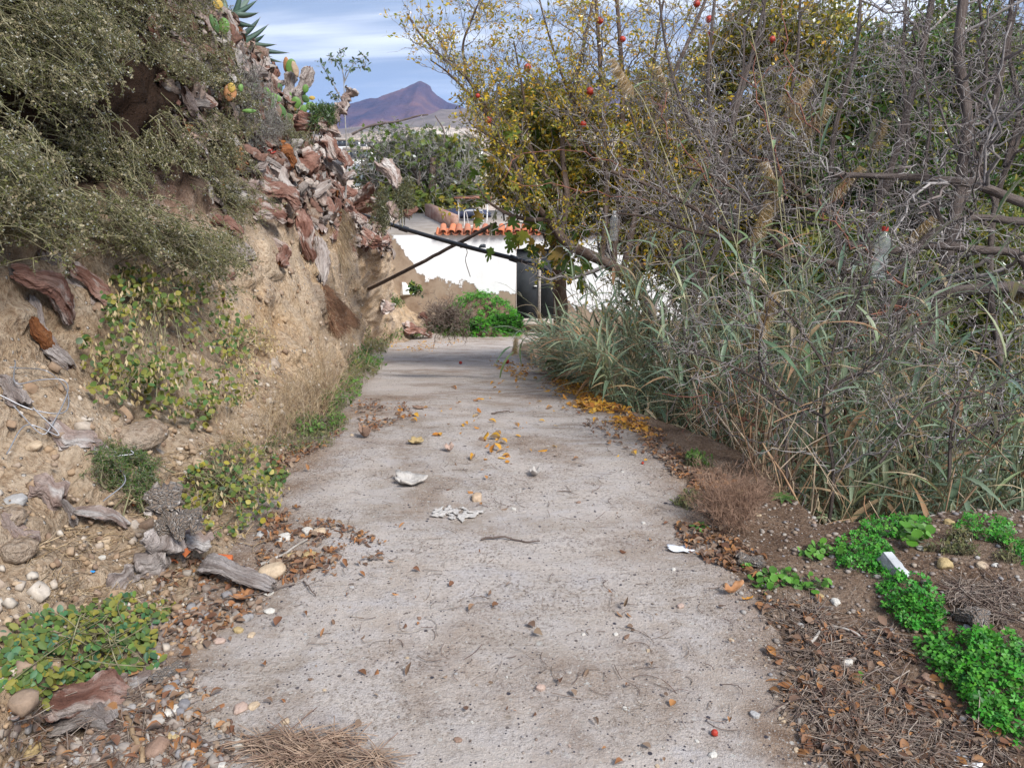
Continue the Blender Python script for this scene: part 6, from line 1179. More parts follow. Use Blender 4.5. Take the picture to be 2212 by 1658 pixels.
# ------------------------------------------------------------------ trees of the right side
def spawn(P, R, n, lr, nseg=6, zig=.55, up=.15, rr_=.45, t0=.15, wander=.25, rmin=.0028, out=1.0, bias=(0, 0, 0)):
    """n side shoots per parent polyline; P (N,k,3) -> (N*n, nseg+1, 3)"""
    N, k, _ = P.shape; f = t0 + (1 - t0) * rng.random((N, n)); x = f * (k - 1); i0 = np.clip(x.astype(int), 0, k - 2); fr_ = (x - i0)[..., None]; ar = np.arange(N)[:, None]
    b = P[ar, i0] * (1 - fr_) + P[ar, i0 + 1] * fr_; tg = unit(P[ar, i0 + 1] - P[ar, i0]); rad = R[ar, i0] * (1 - fr_[..., 0]) + R[ar, i0 + 1] * fr_[..., 0]
    b = b.reshape(-1, 3); tg = tg.reshape(-1, 3); rad = np.maximum(rad.reshape(-1) * rr_ * rng.uniform(.6, 1.1, N * n), rmin); m = N * n; d = unit(tg * .55 + unit(np.cross(tg, rdir(m))) * out + np.array([0, 0, up]) + np.array(bias))
    L_ = rng.uniform(lr[0], lr[1], m) / nseg; Q = [b]; pd = unit(np.cross(d, rdir(m)))
    for s_ in range(nseg):
        d2 = unit(d + pd * zig * (1 if s_ % 2 else -1) + rng.normal(size=(m, 3)) * wander + np.array([0, 0, up * .3])); Q.append(Q[-1] + d2 * L_[:, None]); d = unit(d * .8 + d2 * .3)
    Q = np.stack(Q, 1); return Q, rad[:, None] * np.linspace(1, .35, nseg + 1)[None]
def bark_tube(q, r0, r1, k=12, n=None):
    q = resample(q, n or 34); r = np.linspace(r0, r1, len(q)); T_ = unit(np.gradient(q, axis=0)); ref = np.array([.9, .3, .1]) if abs(T_[0][2]) > .7 else np.array([0, 0, 1.]); A_ = unit(np.cross(T_, ref)); B_ = np.cross(T_, A_)
    th = np.linspace(0, 2 * PI, k, endpoint=False); Tm = np.linspace(0, 1, len(q)); ss = np.concatenate([[0], np.cumsum(np.linalg.norm(np.diff(q, axis=0), axis=1))])
    C, S_ = np.cos(th), np.sin(th); nz = 1 + .16 * fbm(np.stack([np.broadcast_to(C * 1.8, (len(q), k)), np.broadcast_to(S_ * 1.8, (len(q), k)), np.repeat(ss[:, None] * 9, k, 1)], -1), 3, int(abs(q[0][0]) * 100) % 97)
    P = q[:, None] + (r[:, None] * nz)[..., None] * (C[None, :, None] * A_[:, None] + S_[None, :, None] * B_[:, None]); i, j = np.meshgrid(np.arange(len(q) - 1), np.arange(k), indexing='ij'); a = i * k + j; b = i * k + (j + 1) % k
    return P.reshape(-1, 3), np.stack([a, b, b + k, a + k], -1).reshape(-1, 4), np.stack([np.broadcast_to(th / 2 / PI, (len(q), k)), np.repeat(ss[:, None], k, 1)], -1).reshape(-1, 2)
def bark_part(name, q, r0, r1, mt, parent, k=12):
    V, F, U = bark_tube(q, r0, r1, k); me = mk(name, [(V, F)], mt, True, off=LOC[parent]); l = me.uv_layers.new(name='UVMap'); l.data.foreach_set('uv', U[F.ravel()].astype(np.float32).ravel()); o = link(name, me, parent=parent); LOC[o] = LOC[parent]; return o
def px(lst, d): return [at(p[0], p[1], d + (p[2] if len(p) > 2 else 0)) for p in lst]
def leaves_on(Q, per, size, tpl, spread=.02, t0=.3, up=.2):
    m, k, _ = Q.shape; f = (t0 + (1 - t0) * rng.random((m, per))) * (k - 1); i0 = np.clip(f.astype(int), 0, k - 2); fr_ = (f - i0)[..., None]; ar = np.arange(m)[:, None]; p = (Q[ar, i0] * (1 - fr_) + Q[ar, i0 + 1] * fr_).reshape(-1, 3) + rng.normal(size=(m * per, 3)) * spread
    return place(tpl[0], tpl[1], p, frames(rdir(len(p), up), rdir(len(p), .5)), size * rng.uniform(.55, 1.3, len(p)))
def tree(name, label, limbs, d, w0, w1, barkm, twigm, lv, leaf=None, trunkpts=None, base=None, cat='tree', limbname='limb', wk=.8, rm=.0028, prune=None):
    """limbs: list of (pixel polyline, start width px, end width px)"""
    B_ = px(limbs[0][0], d)[0]; g = drop(B_[0], B_[1], B_[2] + .3) if base is None else np.array(base); t = thing(name, label, cat, g); P = []; R = []
    for i, (pl, a, b) in enumerate(limbs):
        q = px(pl, d); 
        if i == 0: q = [g - [0, 0, .1]] + q
        r0, r1 = a / 2 / FPX * d * wk, b / 2 / FPX * d * wk; bark_part('trunk' if i == 0 else limbname, q, r0, r1, barkm, t); P.append(resample(q, 12)); R.append(np.linspace(r0, r1, 12))
    P = np.array(P); R = np.array(R); outp = []; cur = (P[:], R[:]); nm = ['branches', 'twigs', 'twigs']
    for li, (n, lr, zig, up, rr_, nseg) in enumerate(lv):
        Q, RQ = spawn(cur[0], cur[1], n, lr, nseg, zig, up, rr_, rmin=rm)
        if prune is not None: kp_ = ~prune(Q[:, -1]); Q, RQ = Q[kp_], RQ[kp_]
        o = part(nm[min(li, 2)], [tubes(Q, RQ, 4 if li == 0 else 3)], twigm, t, li == 0); 
        if li: o['kind'] = 'stuff'
        outp.append(Q); cur = (Q, RQ)
    if leaf:
        for (li, per, size, tpl, mt, nm2, keep) in leaf:
            Q = outp[li]; 
            if keep is not None: Q = Q[keep(Q)]
            V, F = leaves_on(Q, per, size, tpl); o = part(nm2, [(V, F)], mt, t); o['kind'] = 'stuff'
    return t, outp
# pomegranate in front of the house
pl = [([(1400, 690), (1375, 625), (1345, 590), (1295, 560), (1240, 535), (1210, 510), (1190, 475)], 40, 26), ([(1195, 485), (1140, 420), (1100, 330), (1060, 255), (1010, 170), (950, 120), (905, 70), (880, 30)], 18, 5), ([(1060, 255), (1010, 200), (965, 155), (930, 130)], 9, 3),
 ([(1010, 170), (1000, 100), (1020, 40), (1050, -30)], 8, 3), ([(1085, 310), (1050, 290), (1020, 270), (1010, 255)], 8, 3), ([(1210, 510), (1225, 430), (1215, 300), (1250, 150), (1290, -40)], 18, 6), ([(1300, 560), (1310, 420), (1300, 200), (1285, -40)], 16, 9), ([(1325, 575), (1338, 400), (1345, 200), (1330, -40)], 17, 10), ([(1345, 590), (1380, 430), (1420, 250), (1500, 60), (1540, -40)], 18, 8),
 ([(1225, 440), (1150, 330), (1130, 200), (1110, 90)], 12, 4), ([(1190, 475), (1120, 470), (1060, 440), (1030, 400)], 14, 4), ([(1300, 300), (1230, 200), (1190, 90), (1160, -20)], 9, 4), ([(1345, 590), (1420, 560), (1500, 500), (1560, 400)], 22, 10), ([(1338, 400), (1400, 300), (1410, 150), (1440, -40)], 10, 5)]
yl = lambda Q: (rng.random(len(Q)) < .8)
def uvof(P):
    y = P[:, 1]; z = P[:, 2] - 1.6; d = y * cP - z * sP; return CU + P[:, 0] / d * FPX, CV - (y * sP + z * cP) / d * FPX
def prune_m(P):
    u, v = uvof(P); return (u < 985 + rng.normal(size=len(u)) * 12) & (v > 130 + (u - 850) * .1) & (v < 330) | (u < 1035) & (v > 300) & (v < 420) | (v > 470) & (u < 1130)
pt, po_ = tree('pomegranate_tree', 'pomegranate tree with yellow autumn leaves leaning over the house roof', pl, 9.0, 0, 0, M['brown_bark'], M['grey_twig'], [(20, (.35, 1.0), .25, .25, .45, 6), (9, (.15, .5), .2, .15, .5, 4)],
  [(1, 11, .05, diamond(.45, .08), M['yellow_leaf'], 'leaves', lambda Q: (rng.random(len(Q)) < np.where(Q[:, 0, 2] > 2.0, .55, .95))), (1, 8, .042, diamond(.4, .08), M['olive_leaf'], 'green_leaves', lambda Q: (Q[:, 0, 2] < 2.1 + .3 * rng.normal(size=len(Q))) )], prune=prune_m)
for u, v, px_, lb in [(1140, 146, 16, 'bright red pomegranate hanging over the middle of the yellow crown'), (1296, 45, 15, 'red pomegranate hanging near the top of the straight stems'), (1345, 85, 13, 'dark red pomegranate right of the straight stems near the top'), (1275, 197, 17, 'split red pomegranate hanging left of the straight stems'), (1055, 260, 15, 'dark pomegranate at the left edge of the yellow crown, beside the mountain'),
     (1032, 207, 10, 'small dark pomegranate highest at the left edge of the yellow crown'), (1260, 268, 13, 'pinkish pomegranate half hidden among grey twigs'), (1532, 42, 16, 'red pomegranate among bare twigs at the top right of centre'), (1505, 8, 15, 'blackened pomegranate at the top picture edge'), (1535, 72, 14, 'dull orange pomegranate under the one at top right of centre'), (1668, 85, 14, 'brown withered pomegranate in the thicket at the top right')]:
    r = px_ / 2 / FPX * 8.7; pom(at(u, v, 8.6), r, lb, True)
# leafy mass that fills the lower yellow crown and the hedge behind
def crown(name, label, blobs, d, size, mts, ntot, tpl, twm='grey_twig', cat='tree', trunk=None, dz=1.0):
    c = px([(b[0], b[1], b[4] if len(b) > 4 else 0) for b in blobs], d); c = np.array(c); g = drop(c[:, 0].mean(), c[:, 1].mean()); t = thing(name, label, cat, g)
    area = np.array([b[2] * b[3] for b in blobs], float); cnt = (ntot * area / area.sum()).astype(int); stems = []; LP = []
    for (b, ci, n) in zip(blobs, c, cnt):
        rx, rz = b[2] / FPX * d, b[3] / FPX * d; ry = (rx + rz) / 2 * dz; v = rdir(n) * (rng.random((n, 1)) ** .45); nz = fbm(v * 2.2 + ci, 3, 3); v = v * (1 + .35 * nz[:, None]); cl_ = vnoise((v * [rx, ry, rz] + ci) * 3.2, 8); v = v[cl_ > -.35]; LP.append(v * [rx, ry, rz] + ci)
        m = max(14, n // 90); tp = ci + rdir(m) * rng.random((m, 1)) ** .5 * [rx, ry, rz]; rt = ci + [0, 0, -rz] + rng.normal(size=(m, 3)) * .15 * rx; s_ = np.linspace(0, 1, 6)[None, :, None]; md = (tp + rt) / 2 + rng.normal(size=(m, 3)) * .12 * rx; stems.append(rt[:, None] * (1 - s_) ** 2 + 2 * md[:, None] * s_ * (1 - s_) + tp[:, None] * s_ ** 2)
    LP = np.concatenate(LP); stems = np.concatenate(stems); part('branches', [tubes(stems, np.full((len(stems), 6), .008) * np.linspace(1.6, .4, 6), 4)], M[twm], t, True)
    k = rng.integers(0, len(mts), len(LP)); n1 = vnoise(LP * 1.6, 44); Fm = []
    for i, m_ in enumerate(mts):
        s_ = k == i if len(mts) > 1 else np.ones(len(LP), bool); V, F = place(*tpl, LP[s_], frames(rdir(s_.sum(), -.1), rdir(s_.sum(), .8)), size * rng.uniform(.55, 1.3, s_.sum())); Fm.append((V, F, i))
    o = part('crown', Fm, [M[m_] for m_ in mts], t); o['kind'] = 'stuff'
    tr = np.array([g - [0, 0, .2], g + [.1, 0, .8], c.mean(0) - [0, 0, .2], c.mean(0) + [.1, 0, .4]]); bark_part('trunk', tr, .11, .05, M['brown_bark'], t); return t
crown('pomegranate_bush', 'yellow green leafy bush filling the space under the pomegranate crown', [(1140, 330, 85, 110), (1095, 400, 50, 50), (1200, 400, 90, 110), (1150, 230, 90, 70), (1250, 300, 80, 110), (1190, 470, 60, 40), (1330, 430, 80, 90), (1240, 470, 60, 50)], 9.6, .065, ['yellow_leaf', 'olive_leaf', 'olive_leaf'], 34000, diamond(.5, .1))
crown('hedge_tree', 'dull olive leafed tree standing behind the bare grey twigs', [(1420, 260, 120, 130), (1500, 430, 130, 100), (1600, 300, 110, 150), (1380, 470, 90, 90), (1560, 130, 90, 80), (1440, 520, 110, 60), (1560, 540, 100, 60), (1370, 380, 90, 70), (1640, 430, 110, 80)], 9.8, .075, ['olive_leaf', 'olive_leaf', 'yellow_leaf'], 30000, diamond(.5, .1))
crown('hedge_tree', 'dense tree with yellow leaves behind the bare stems at the top right', [(1750, 120, 120, 140), (1680, 300, 110, 130), (1780, 330, 110, 120), (1640, 60, 80, 80)], 9.2, .075, ['yellow_leaf', 'olive_leaf', 'olive_leaf'], 34000, diamond(.5, .1))
crown('citrus_tree', 'fresh green leafed tree behind the thick leaning trunks at the right', [(1930, 200, 130, 170), (2060, 120, 110, 130), (1850, 400, 120, 120), (2000, 380, 130, 110), (2140, 300, 110, 160), (2200, 120, 60, 60)], 8.6, .08, ['green_leaf', 'green_leaf', 'olive_leaf'], 42000, diamond(.5, .1))
crown('hedge_tree', 'dark leafy growth low behind the reeds at the far right', [(1950, 620, 150, 110), (2120, 560, 120, 120), (1750, 600, 140, 100), (2160, 740, 110, 90), (1560, 620, 120, 90), (1960, 790, 140, 80), (1700, 760, 140, 80), (2120, 860, 120, 70), (1830, 560, 130, 90)], 8.0, .08, ['green_leaf', 'olive_leaf', 'olive_leaf'], 42000, diamond(.45, .1))
crown('hedge_tree', 'deep green tree mass closing the gap behind the middle of the thicket', [(1400, 400, 120, 90), (1560, 420, 140, 110), (1700, 450, 150, 120), (1480, 540, 140, 70), (1660, 600, 150, 90)], 11.5, .11, ['green_leaf', 'olive_leaf', 'olive_leaf'], 26000, diamond(.5, .1))
crown('hedge_tree', 'deep green tree mass behind the gnarled limbs at the right edge', [(1860, 500, 150, 130), (2040, 480, 150, 130), (2190, 420, 110, 150), (1880, 700, 150, 110), (2080, 720, 150, 120), (1980, 860, 150, 70), (2180, 880, 110, 90), (2200, 200, 80, 120)], 10.5, .11, ['green_leaf', 'green_leaf', 'olive_leaf'], 34000, diamond(.5, .1))
# fig branches with large leaves hanging before the house
FG = tints('fig tint ', [(.09, .16, .025), (.16, .23, .035), (.06, .11, .02), (.26, .27, .04), (.3, .2, .04)])
FME = [mk('leaf', [figleaf()], m_, True) for m_ in FG]
fg = thing('fig_branch', 'fig branches with large lobed leaves drooping beside the dark door', 'fig tree', at(1300, 640, 9.4)); lp = []
for b_ in [[(1290, 600), (1200, 480), (1110, 430), (1050, 440)], [(1260, 560), (1180, 500), (1110, 480), (1060, 500)], [(1230, 500), (1140, 380), (1070, 340), (1040, 320)], [(1290, 640), (1250, 600), (1235, 560), (1215, 540)], [(1160, 400), (1120, 300), (1135, 250), (1180, 215)]]:
    q = resample(px(b_, 9.1), 16); part('branch', [tubes(q[None], np.linspace(.016, .005, 16)[None], 5)], M['fig_bark'], fg, True); k = rng.integers(5, 16, 22); lp.append(q[k] + rng.normal(size=(22, 3)) * [.13, .15, .12])
lp = np.concatenate(lp); n_ = len(lp); leaf_objs(fg, FME, lp, frames(unit(rdir(n_) * .7 + [-.1, -.2, -.8]), unit(rdir(n_) * .7 + [-.2, -.8, .5])), .17 * rng.uniform(.6, 1.25, n_))
# fig tree behind the house
fl = [([(920, 480), (915, 430), (900, 380)], 14, 9), ([(915, 440), (870, 380), (820, 330), (790, 310)], 9, 3), ([(910, 420), (900, 340), (860, 290)], 9, 3), ([(915, 430), (950, 360), (960, 290), (940, 250)], 9, 3), ([(920, 450), (980, 400), (1010, 330), (1020, 290)], 9, 3), ([(905, 420), (850, 400), (800, 385), (780, 350)], 8, 3), ([(930, 440), (990, 430), (1030, 400)], 8, 3), ([(905, 400), (880, 330), (880, 300)], 7, 3), ([(760, 290), (800, 272), (860, 262), (905, 250), (925, 248)], 7, 4)]
ft, fo = tree('fig_tree', 'sparse grey fig tree behind the roof terrace with curling bare twigs', fl, 25, 0, 0, M['grey_bark'], M['fig_bark'], [(18, (.5, 1.6), .4, .25, .5, 6), (9, (.3, .8), .45, .25, .7, 5)], [(1, 2, .15, figleaf(), M['fig_leaf'], 'leaves', lambda Q: rng.random(len(Q)) < .45)], rm=.012, prune=lambda P: (uvof(P)[1] < 262 + rng.normal(size=len(P)) * 10), base=at(920, 520, 25))
crown('fig_bush', 'leafy fig bush in full leaf just behind the roof terrace', [(900, 435, 60, 22), (960, 440, 60, 25), (870, 415, 40, 18), (1000, 420, 50, 30)], 25, .2, ['fig_leaf', 'olive_leaf'], 2600, figleaf())
crown('fig_bush', 'rounded grey green canopy behind the roof terrace under the mountain', [(850, 350, 60, 45), (930, 335, 70, 60), (1000, 350, 60, 65), (900, 400, 80, 45), (800, 385, 40, 40)], 26, .17, ['fig_leaf', 'grey_scrub', 'olive_leaf'], 5200, figleaf(), dz=1.2)
# bare grey thorny trees: trunks leaning right, twisting limbs, thousands of zigzag twigs
Z = [(13, (.4, 1.2), .5, .12, .5, 7), (6, (.2, .6), .65, .1, .62, 6), (2, (.08, .24), .6, .05, .7, 4)]
tree('thorn_tree', 'bare grey tree whose slim stem rises through the centre of the right thicket', [([(1500, 760), (1500, 600), (1545, 430), (1580, 280), (1640, 60), (1660, -40)], 20, 8), ([(1500, 640), (1560, 500), (1570, 330), (1600, 180), (1650, 60), (1640, -40)], 14, 6), ([(1500, 600), (1450, 440), (1390, 330), (1360, 230)], 12, 4)], 6.6, 0, 0, M['grey_bark'], M['grey_twig'], Z)
tree('thorn_tree', 'bare grey tree with a steep straight trunk at the upper right', [([(1840, 820), (1830, 640), (1880, 480), (1935, 330), (1990, 120), (2020, -40)], 28, 16), ([(1830, 640), (1800, 450), (1800, 300), (1850, 100), (1860, -40)], 18, 8), ([(1900, 430), (1960, 330), (1950, 150), (1960, -40)], 14, 6)], 6.0, 0, 0, M['grey_bark'], M['grey_twig'], Z)
tree('thorn_tree', 'tree with the thickest dark trunk running up to the top right', [([(2000, 900), (2010, 720), (2060, 480), (2090, 260), (2070, 120), (2085, -40)], 38, 26), ([(2060, 480), (2120, 330), (2170, 120), (2190, -40)], 22, 12), ([(2050, 520), (2000, 380), (2010, 260), (1990, 120)], 12, 5)], 5.2, 0, 0, M['grey_bark'], M['grey_twig'], Z)
tree('thorn_tree', 'gnarled tree with long horizontal limbs crossing the right picture edge', [([(2240, 900), (2230, 700), (2212, 560), (2120, 540), (2000, 530), (1900, 545), (1820, 520)], 44, 16), ([(2212, 440), (2110, 400), (2000, 385), (1900, 380), (1800, 378)], 26, 14), ([(2230, 620), (2100, 625), (2000, 640), (1900, 665), (1800, 700)], 36, 12), ([(2212, 480), (2100, 470), (2020, 500), (1960, 560), (1930, 640)], 22, 8)], 4.9, 0, 0, M['grey_bark'], M['grey_twig'], Z)
tree('thorn_tree', 'twisted limb sweeping left from the centre of the thicket over the left bottle', [([(1960, 760), (1900, 640), (1800, 570), (1700, 560), (1600, 520), (1500, 450), (1400, 400), (1320, 370)], 26, 9), ([(1700, 560), (1620, 440), (1540, 380), (1480, 360)], 16, 6), ([(1820, 480), (1740, 420), (1640, 350), (1580, 300)], 16, 6), ([(1600, 520), (1500, 500), (1400, 470), (1330, 460)], 12, 5)], 5.6, 0, 0, M['brown_bark'], M['grey_twig'], Z)
tree('thorn_tree', 'low dark thorny shrub in front of the reeds at the right', [([(1800, 1040), (1780, 900), (1790, 800), (1830, 640)], 12, 6), ([(1780, 900), (1700, 860), (1600, 800), (1500, 760)], 9, 4), ([(1785, 840), (1900, 780), (2000, 700), (2120, 640)], 10, 4), ([(1790, 800), (1720, 700), (1660, 640), (1560, 590)], 9, 4), ([(1830, 700), (1880, 560), (1860, 480)], 9, 4), ([(1900, 1000), (2000, 880), (2120, 850), (2212, 800)], 9, 4), ([(1700, 1030), (1690, 900), (1640, 780), (1660, 660)], 9, 4), ([(2050, 1040), (2060, 900), (2120, 760), (2140, 620)], 10, 4)], 3.75, 0, 0, M['grey_bark'], M['grey_twig'], [(11, (.25, .75), .55, .08, .6, 7), (5, (.1, .35), .6, .05, .65, 5), (1, (.05, .14), .6, .0, .6, 3)])
tree('thorn_tree', 'thorny tree with pale twigs filling the far upper right corner', [([(2160, 860), (2140, 640), (2150, 440), (2212, 260), (2240, 60)], 22, 12), ([(2150, 440), (2100, 300), (2130, 160), (2110, -40)], 14, 6), ([(2170, 360), (2200, 240), (2180, 100), (2212, -40)], 14, 6), ([(2150, 500), (2040, 420), (1960, 400)], 12, 5)], 5.6, 0, 0, M['grey_bark'], M['grey_twig'], Z)
tree('thorn_tree', 'bare twiggy tree closing the sky gap above the centre of the thicket', [([(1620, 760), (1610, 560), (1560, 380), (1530, 200), (1540, 40), (1550, -60)], 18, 8), ([(1560, 380), (1480, 240), (1440, 110), (1420, -40)], 11, 5), ([(1590, 460), (1680, 300), (1720, 140), (1730, -40)], 12, 6), ([(1545, 300), (1600, 180), (1610, 60), (1640, -40)], 9, 4)], 7.2, 0, 0, M['grey_bark'], M['grey_twig'], [(16, (.45, 1.2), .5, .12, .5, 7), (7, (.2, .6), .65, .1, .62, 6), (2, (.08, .24), .6, .05, .7, 4)])
# reddish young shoots in front
rs = px([(1640, 1010), (1700, 940)], 4.1); S_ = [[(1740, 1020), (1690, 960), (1600, 900), (1540, 870), (1470, 840), (1430, 850)], [(1700, 1010), (1640, 960), (1620, 860), (1600, 780)], [(1990, 700), (1930, 660), (1880, 700), (1850, 740)], [(1960, 620), (1880, 560), (1800, 500), (1770, 430)], [(1700, 430), (1670, 330), (1640, 200), (1620, 90)], [(1780, 300), (1720, 230), (1700, 120), (1690, 0)], [(1560, 420), (1480, 330), (1440, 280), (1440, 200)], [(1900, 1000), (1850, 930), (1800, 900), (1760, 880)], [(1380, 370), (1250, 330), (1130, 330), (1080, 400)], [(1450, 440), (1300, 420), (1180, 400), (1100, 390)]]
Qs = np.stack([resample(px(s_, 4.4 if s_[0][1] > 600 else 5.4 if s_[0][0] > 1500 else 6.8), 12) for s_ in S_]); Qs[:, 1:-1] += rng.normal(size=Qs[:, 1:-1].shape) * .018
rt = thing('red_shoots', 'reddish young thorny shoots reaching out in front of the reeds and twigs', 'shoots', drop(Qs[0][0][0], Qs[0][0][1])); RQ = np.linspace(.0065, .003, 12)[None] * np.ones((len(Qs), 1))
for i in range(len(Qs)): part('shoot', [tubes(Qs[i:i + 1], RQ[i:i + 1], 5)], M['red_twig'], rt, True)
Q1, R1 = spawn(Qs, RQ, 6, (.12, .4), 5, .6, .05, .6); part('twigs', [tubes(Q1, R1, 4)], M['red_twig'], rt)
# plastic bottles hung in the branches
def bottle(u, vt, vb, d, label, tilt, cap):
    a, b = at(u, vb, d), at(u, vt, d); H_ = a[2] * 0 + np.linalg.norm(b - a); prof = [(0, .0), (.30, .0), (.36, .02), (.36, .10), (.33, .115), (.36, .13), (.36, .24), (.33, .255), (.36, .27), (.36, .40), (.30, .43), (.30, .48), (.36, .52), (.36, .68), (.33, .76), (.2, .86), (.13, .9), (.13, .97), (0, .97)]
    k = 24; th_ = np.linspace(0, 2 * PI, k, endpoint=False); V = np.array([[r_ * .42 * H_ * math.cos(t) * .95, r_ * .42 * H_ * math.sin(t) * .95, z * H_] for r_, z in prof for t in th_]); i, j = np.meshgrid(np.arange(len(prof) - 1), np.arange(k), indexing='ij'); a_ = i * k + j; b_ = i * k + (j + 1) % k
    t = thing('plastic_bottle', label, 'bottle', a); part('bottle_body', [(V + a, np.stack([a_, b_, b_ + k, a_ + k], -1).reshape(-1, 4))], M['bottle'], t, True)
    tv_, tf_ = tubes(np.array([[a + [0, 0, H_ * .93], a + [0, 0, H_ * .97], a + [0, 0, H_ * 1.01]]]), np.full((1, 3), H_ * .065), 14); part('cap', [(tv_, tf_)], M[cap], t, True)
    part('string', [tubes(np.array([[a + [0, 0, H_ * .95], a + [.01, 0, H_ * 1.15], a + [0, .02, H_ * 1.4]]]), np.full((1, 3), .002), 4)], M['reed_stem'], t)
bottle(1325, 457, 520, 6.2, 'clear plastic bottle hanging left, by the stems of the pomegranate', 0, 'foam'); bottle(1897, 492, 598, 4.15, 'larger ribbed plastic bottle hanging upright in the twigs at the right', 0, 'redpot')
# ------------------------------------------------------------------ ground litter
def onpath(n, x0, x1, y0, y1):
    y = y0 + (y1 - y0) * rng.random(n) ** 1.5; x = rng.uniform(x0, x1, n); return x, y
def gz(x, y): e = x - xr(y); return np.where(e < -.03, path_z(x, y), np.maximum(verge_z(x, y), np.where(e < 0, path_z(x, y), -99)))
def scatter_stones(n, X, Y, smin, smax, name, label, powr=3):
    s_ = smin + (smax - smin) * rng.random(n) ** powr; z = gz(X, Y) + s_ * .12; k = rng.integers(0, 3, n); P_ = []
    for v_ in range(3):
        T = np.clip(ICO1[0] * [1, .8, .6] * (1 + .6 * vnoise(ICO1[0] * 2 + v_ * 7, v_)[:, None]), [-.75, -.6, -.4], [.8, .65, .42]); m_ = k == v_; a = rng.uniform(0, 6.28, m_.sum()); Mx = np.zeros((m_.sum(), 3, 3)); Mx[:, 0, 0] = np.cos(a); Mx[:, 0, 1] = -np.sin(a); Mx[:, 1, 0] = np.sin(a); Mx[:, 1, 1] = np.cos(a); Mx[:, 2, 2] = 1
        P_.append(place(T, ICO1[1], np.stack([X, Y, z], -1)[m_], Mx, s_[m_] / 2))
    return stuff(name, label, 'gravel', P_, M['gravel'])
n = 5200; x, y = onpath(n, 0, 1, .9, 9); x = xl(y) + .1 + x * (xr(y) - xl(y) - .15); den = .5 + .5 * fb2(x, y, 1.4, 3, 60); kp = rng.random(n) < np.clip(den, .05, 1); scatter_stones(kp.sum(), x[kp], y[kp], .0025, .014, 'path_grit', 'fine grit scattered over the worn concrete path', 4)
n = 5000; y = rng.uniform(1.0, 3.3, n); x = xr(y) + .0 + 1.6 * rng.random(n) ** 1.1 - .12; scatter_stones(n, x, y, .004, .034, 'verge_gravel', 'loose gravel on the dark verge right of the path', 3.6)
# gravel and clods on the left foot and slump
def bank_pts(n, y0, y1, t0, t1):
    m_ = np.argwhere((Yb > y0) & (Yb < y1) & (Tb > t0) & (Tb < t1)); k = m_[rng.choice(len(m_), n)]; return BANK[k[:, 0], k[:, 1]] + rng.normal(size=(n, 3)) * .012, BANKN[k[:, 0], k[:, 1]]
p, nn_ = bank_pts(5200, 1.0, 5.0, 0.02, 2.6); s_ = .004 + .034 * rng.random(len(p)) ** 4; T = np.clip(ICO1[0] * (1 + .6 * vnoise(ICO1[0] * 3, 4)[:, None]), [-.7, -.6, -.45], [.8, .5, .5]); stuff('bank_gravel', 'gravel and clods littering the foot of the left bank', 'gravel', [place(T, ICO1[1], p - nn_ * .003, frames(rdir(len(p)), nn_), s_ / 1.6)], M['clods'])
p, nn_ = bank_pts(1500, 5.0, 13, 0.1, 3.3); s_ = .008 + .05 * rng.random(len(p)) ** 4; stuff('embedded_pebbles', 'pebbles set in the golden earth face', 'pebbles', [place(T, ICO1[1], p - nn_ * .004, frames(rdir(len(p)), nn_), s_ / 1.6)], M['clods'])
cl_ = oval(.6, .25); LT = [oval(.6, .12), oval(.5, .2, .1), oval(.4, -.14)]
def litter(pos, nrm, size, mt, name, label):
    k = rng.integers(0, 3, len(pos)); P_ = [place(LT[v_][0], LT[v_][1], pos[k == v_] + nrm[k == v_] * .006, frames(rdir((k == v_).sum()) * [1, 1, .3], unit(nrm[k == v_] + rdir((k == v_).sum()) * .5)), size * rng.uniform(.4, 1.5, ((k == v_).sum(), 1)) * rng.uniform([.5, .7, .6], [1.4, 1.1, 2.6], ((k == v_).sum(), 3))) for v_ in range(3)]; return stuff(name, label, 'leaf litter', P_, mt)
def ppts(polys, n, jz=.004):
    o = [];
    for poly, f in polys:
        o += sample_poly(poly, int(n * f), lambda u, v: np.clip(.45 + 1.0 * vnoise(np.array([[u / 40., v / 18., 2.]]), 29)[0], .03, 1))
    H = [hit(u, v) for u, v in o]; return np.array([h_[0] for h_ in H]) + rng.uniform(0, .008, (len(H), 1)) * [0, 0, 1], np.array([h_[1] for h_ in H])
p, nn_ = ppts([([(560, 1120), (640, 1100), (830, 1170), (820, 1210), (700, 1250), (560, 1260)], .16), ([(380, 1190), (560, 1250), (600, 1300), (430, 1400), (330, 1450), (300, 1300)], .14), ([(280, 1450), (420, 1440), (520, 1600), (500, 1658), (0, 1658), (0, 1540), (200, 1500)], .12), ([(560, 960), (700, 960), (760, 870), (860, 860), (900, 900), (720, 960), (620, 1010), (600, 1060)], .14),
   ([(1440, 1130), (1540, 1140), (1640, 1200), (1700, 1260), (1600, 1240), (1480, 1190)], .12), ([(1640, 1280), (1900, 1330), (2060, 1520), (2212, 1620), (2212, 1658), (1750, 1658), (1680, 1500)], .22), ([(1330, 870), (1420, 930), (1520, 1010), (1600, 1050), (1500, 1060), (1440, 1010), (1380, 940)], .2), ([(640, 980), (1400, 980), (1560, 1300), (1640, 1658), (600, 1658), (430, 1400)], .025), ([(1200, 860), (1330, 880), (1460, 1000), (1300, 960)], .06)], 4300)
litter(p, nn_, .028, M['litter'], 'leaf_litter', 'brown and orange dead leaves drifted along both path edges')
p, nn_ = ppts([([(1180, 800), (1330, 870), (1420, 950), (1360, 930), (1220, 870), (1060, 790), (1060, 765)], .4), ([(1200, 820), (1300, 850), (1340, 890), (1230, 880)], .3), ([(860, 760), (830, 740), (1000, 735), (960, 760)], .1), ([(850, 880), (1300, 760), (1480, 1000), (900, 1000)], .07)], 1900)
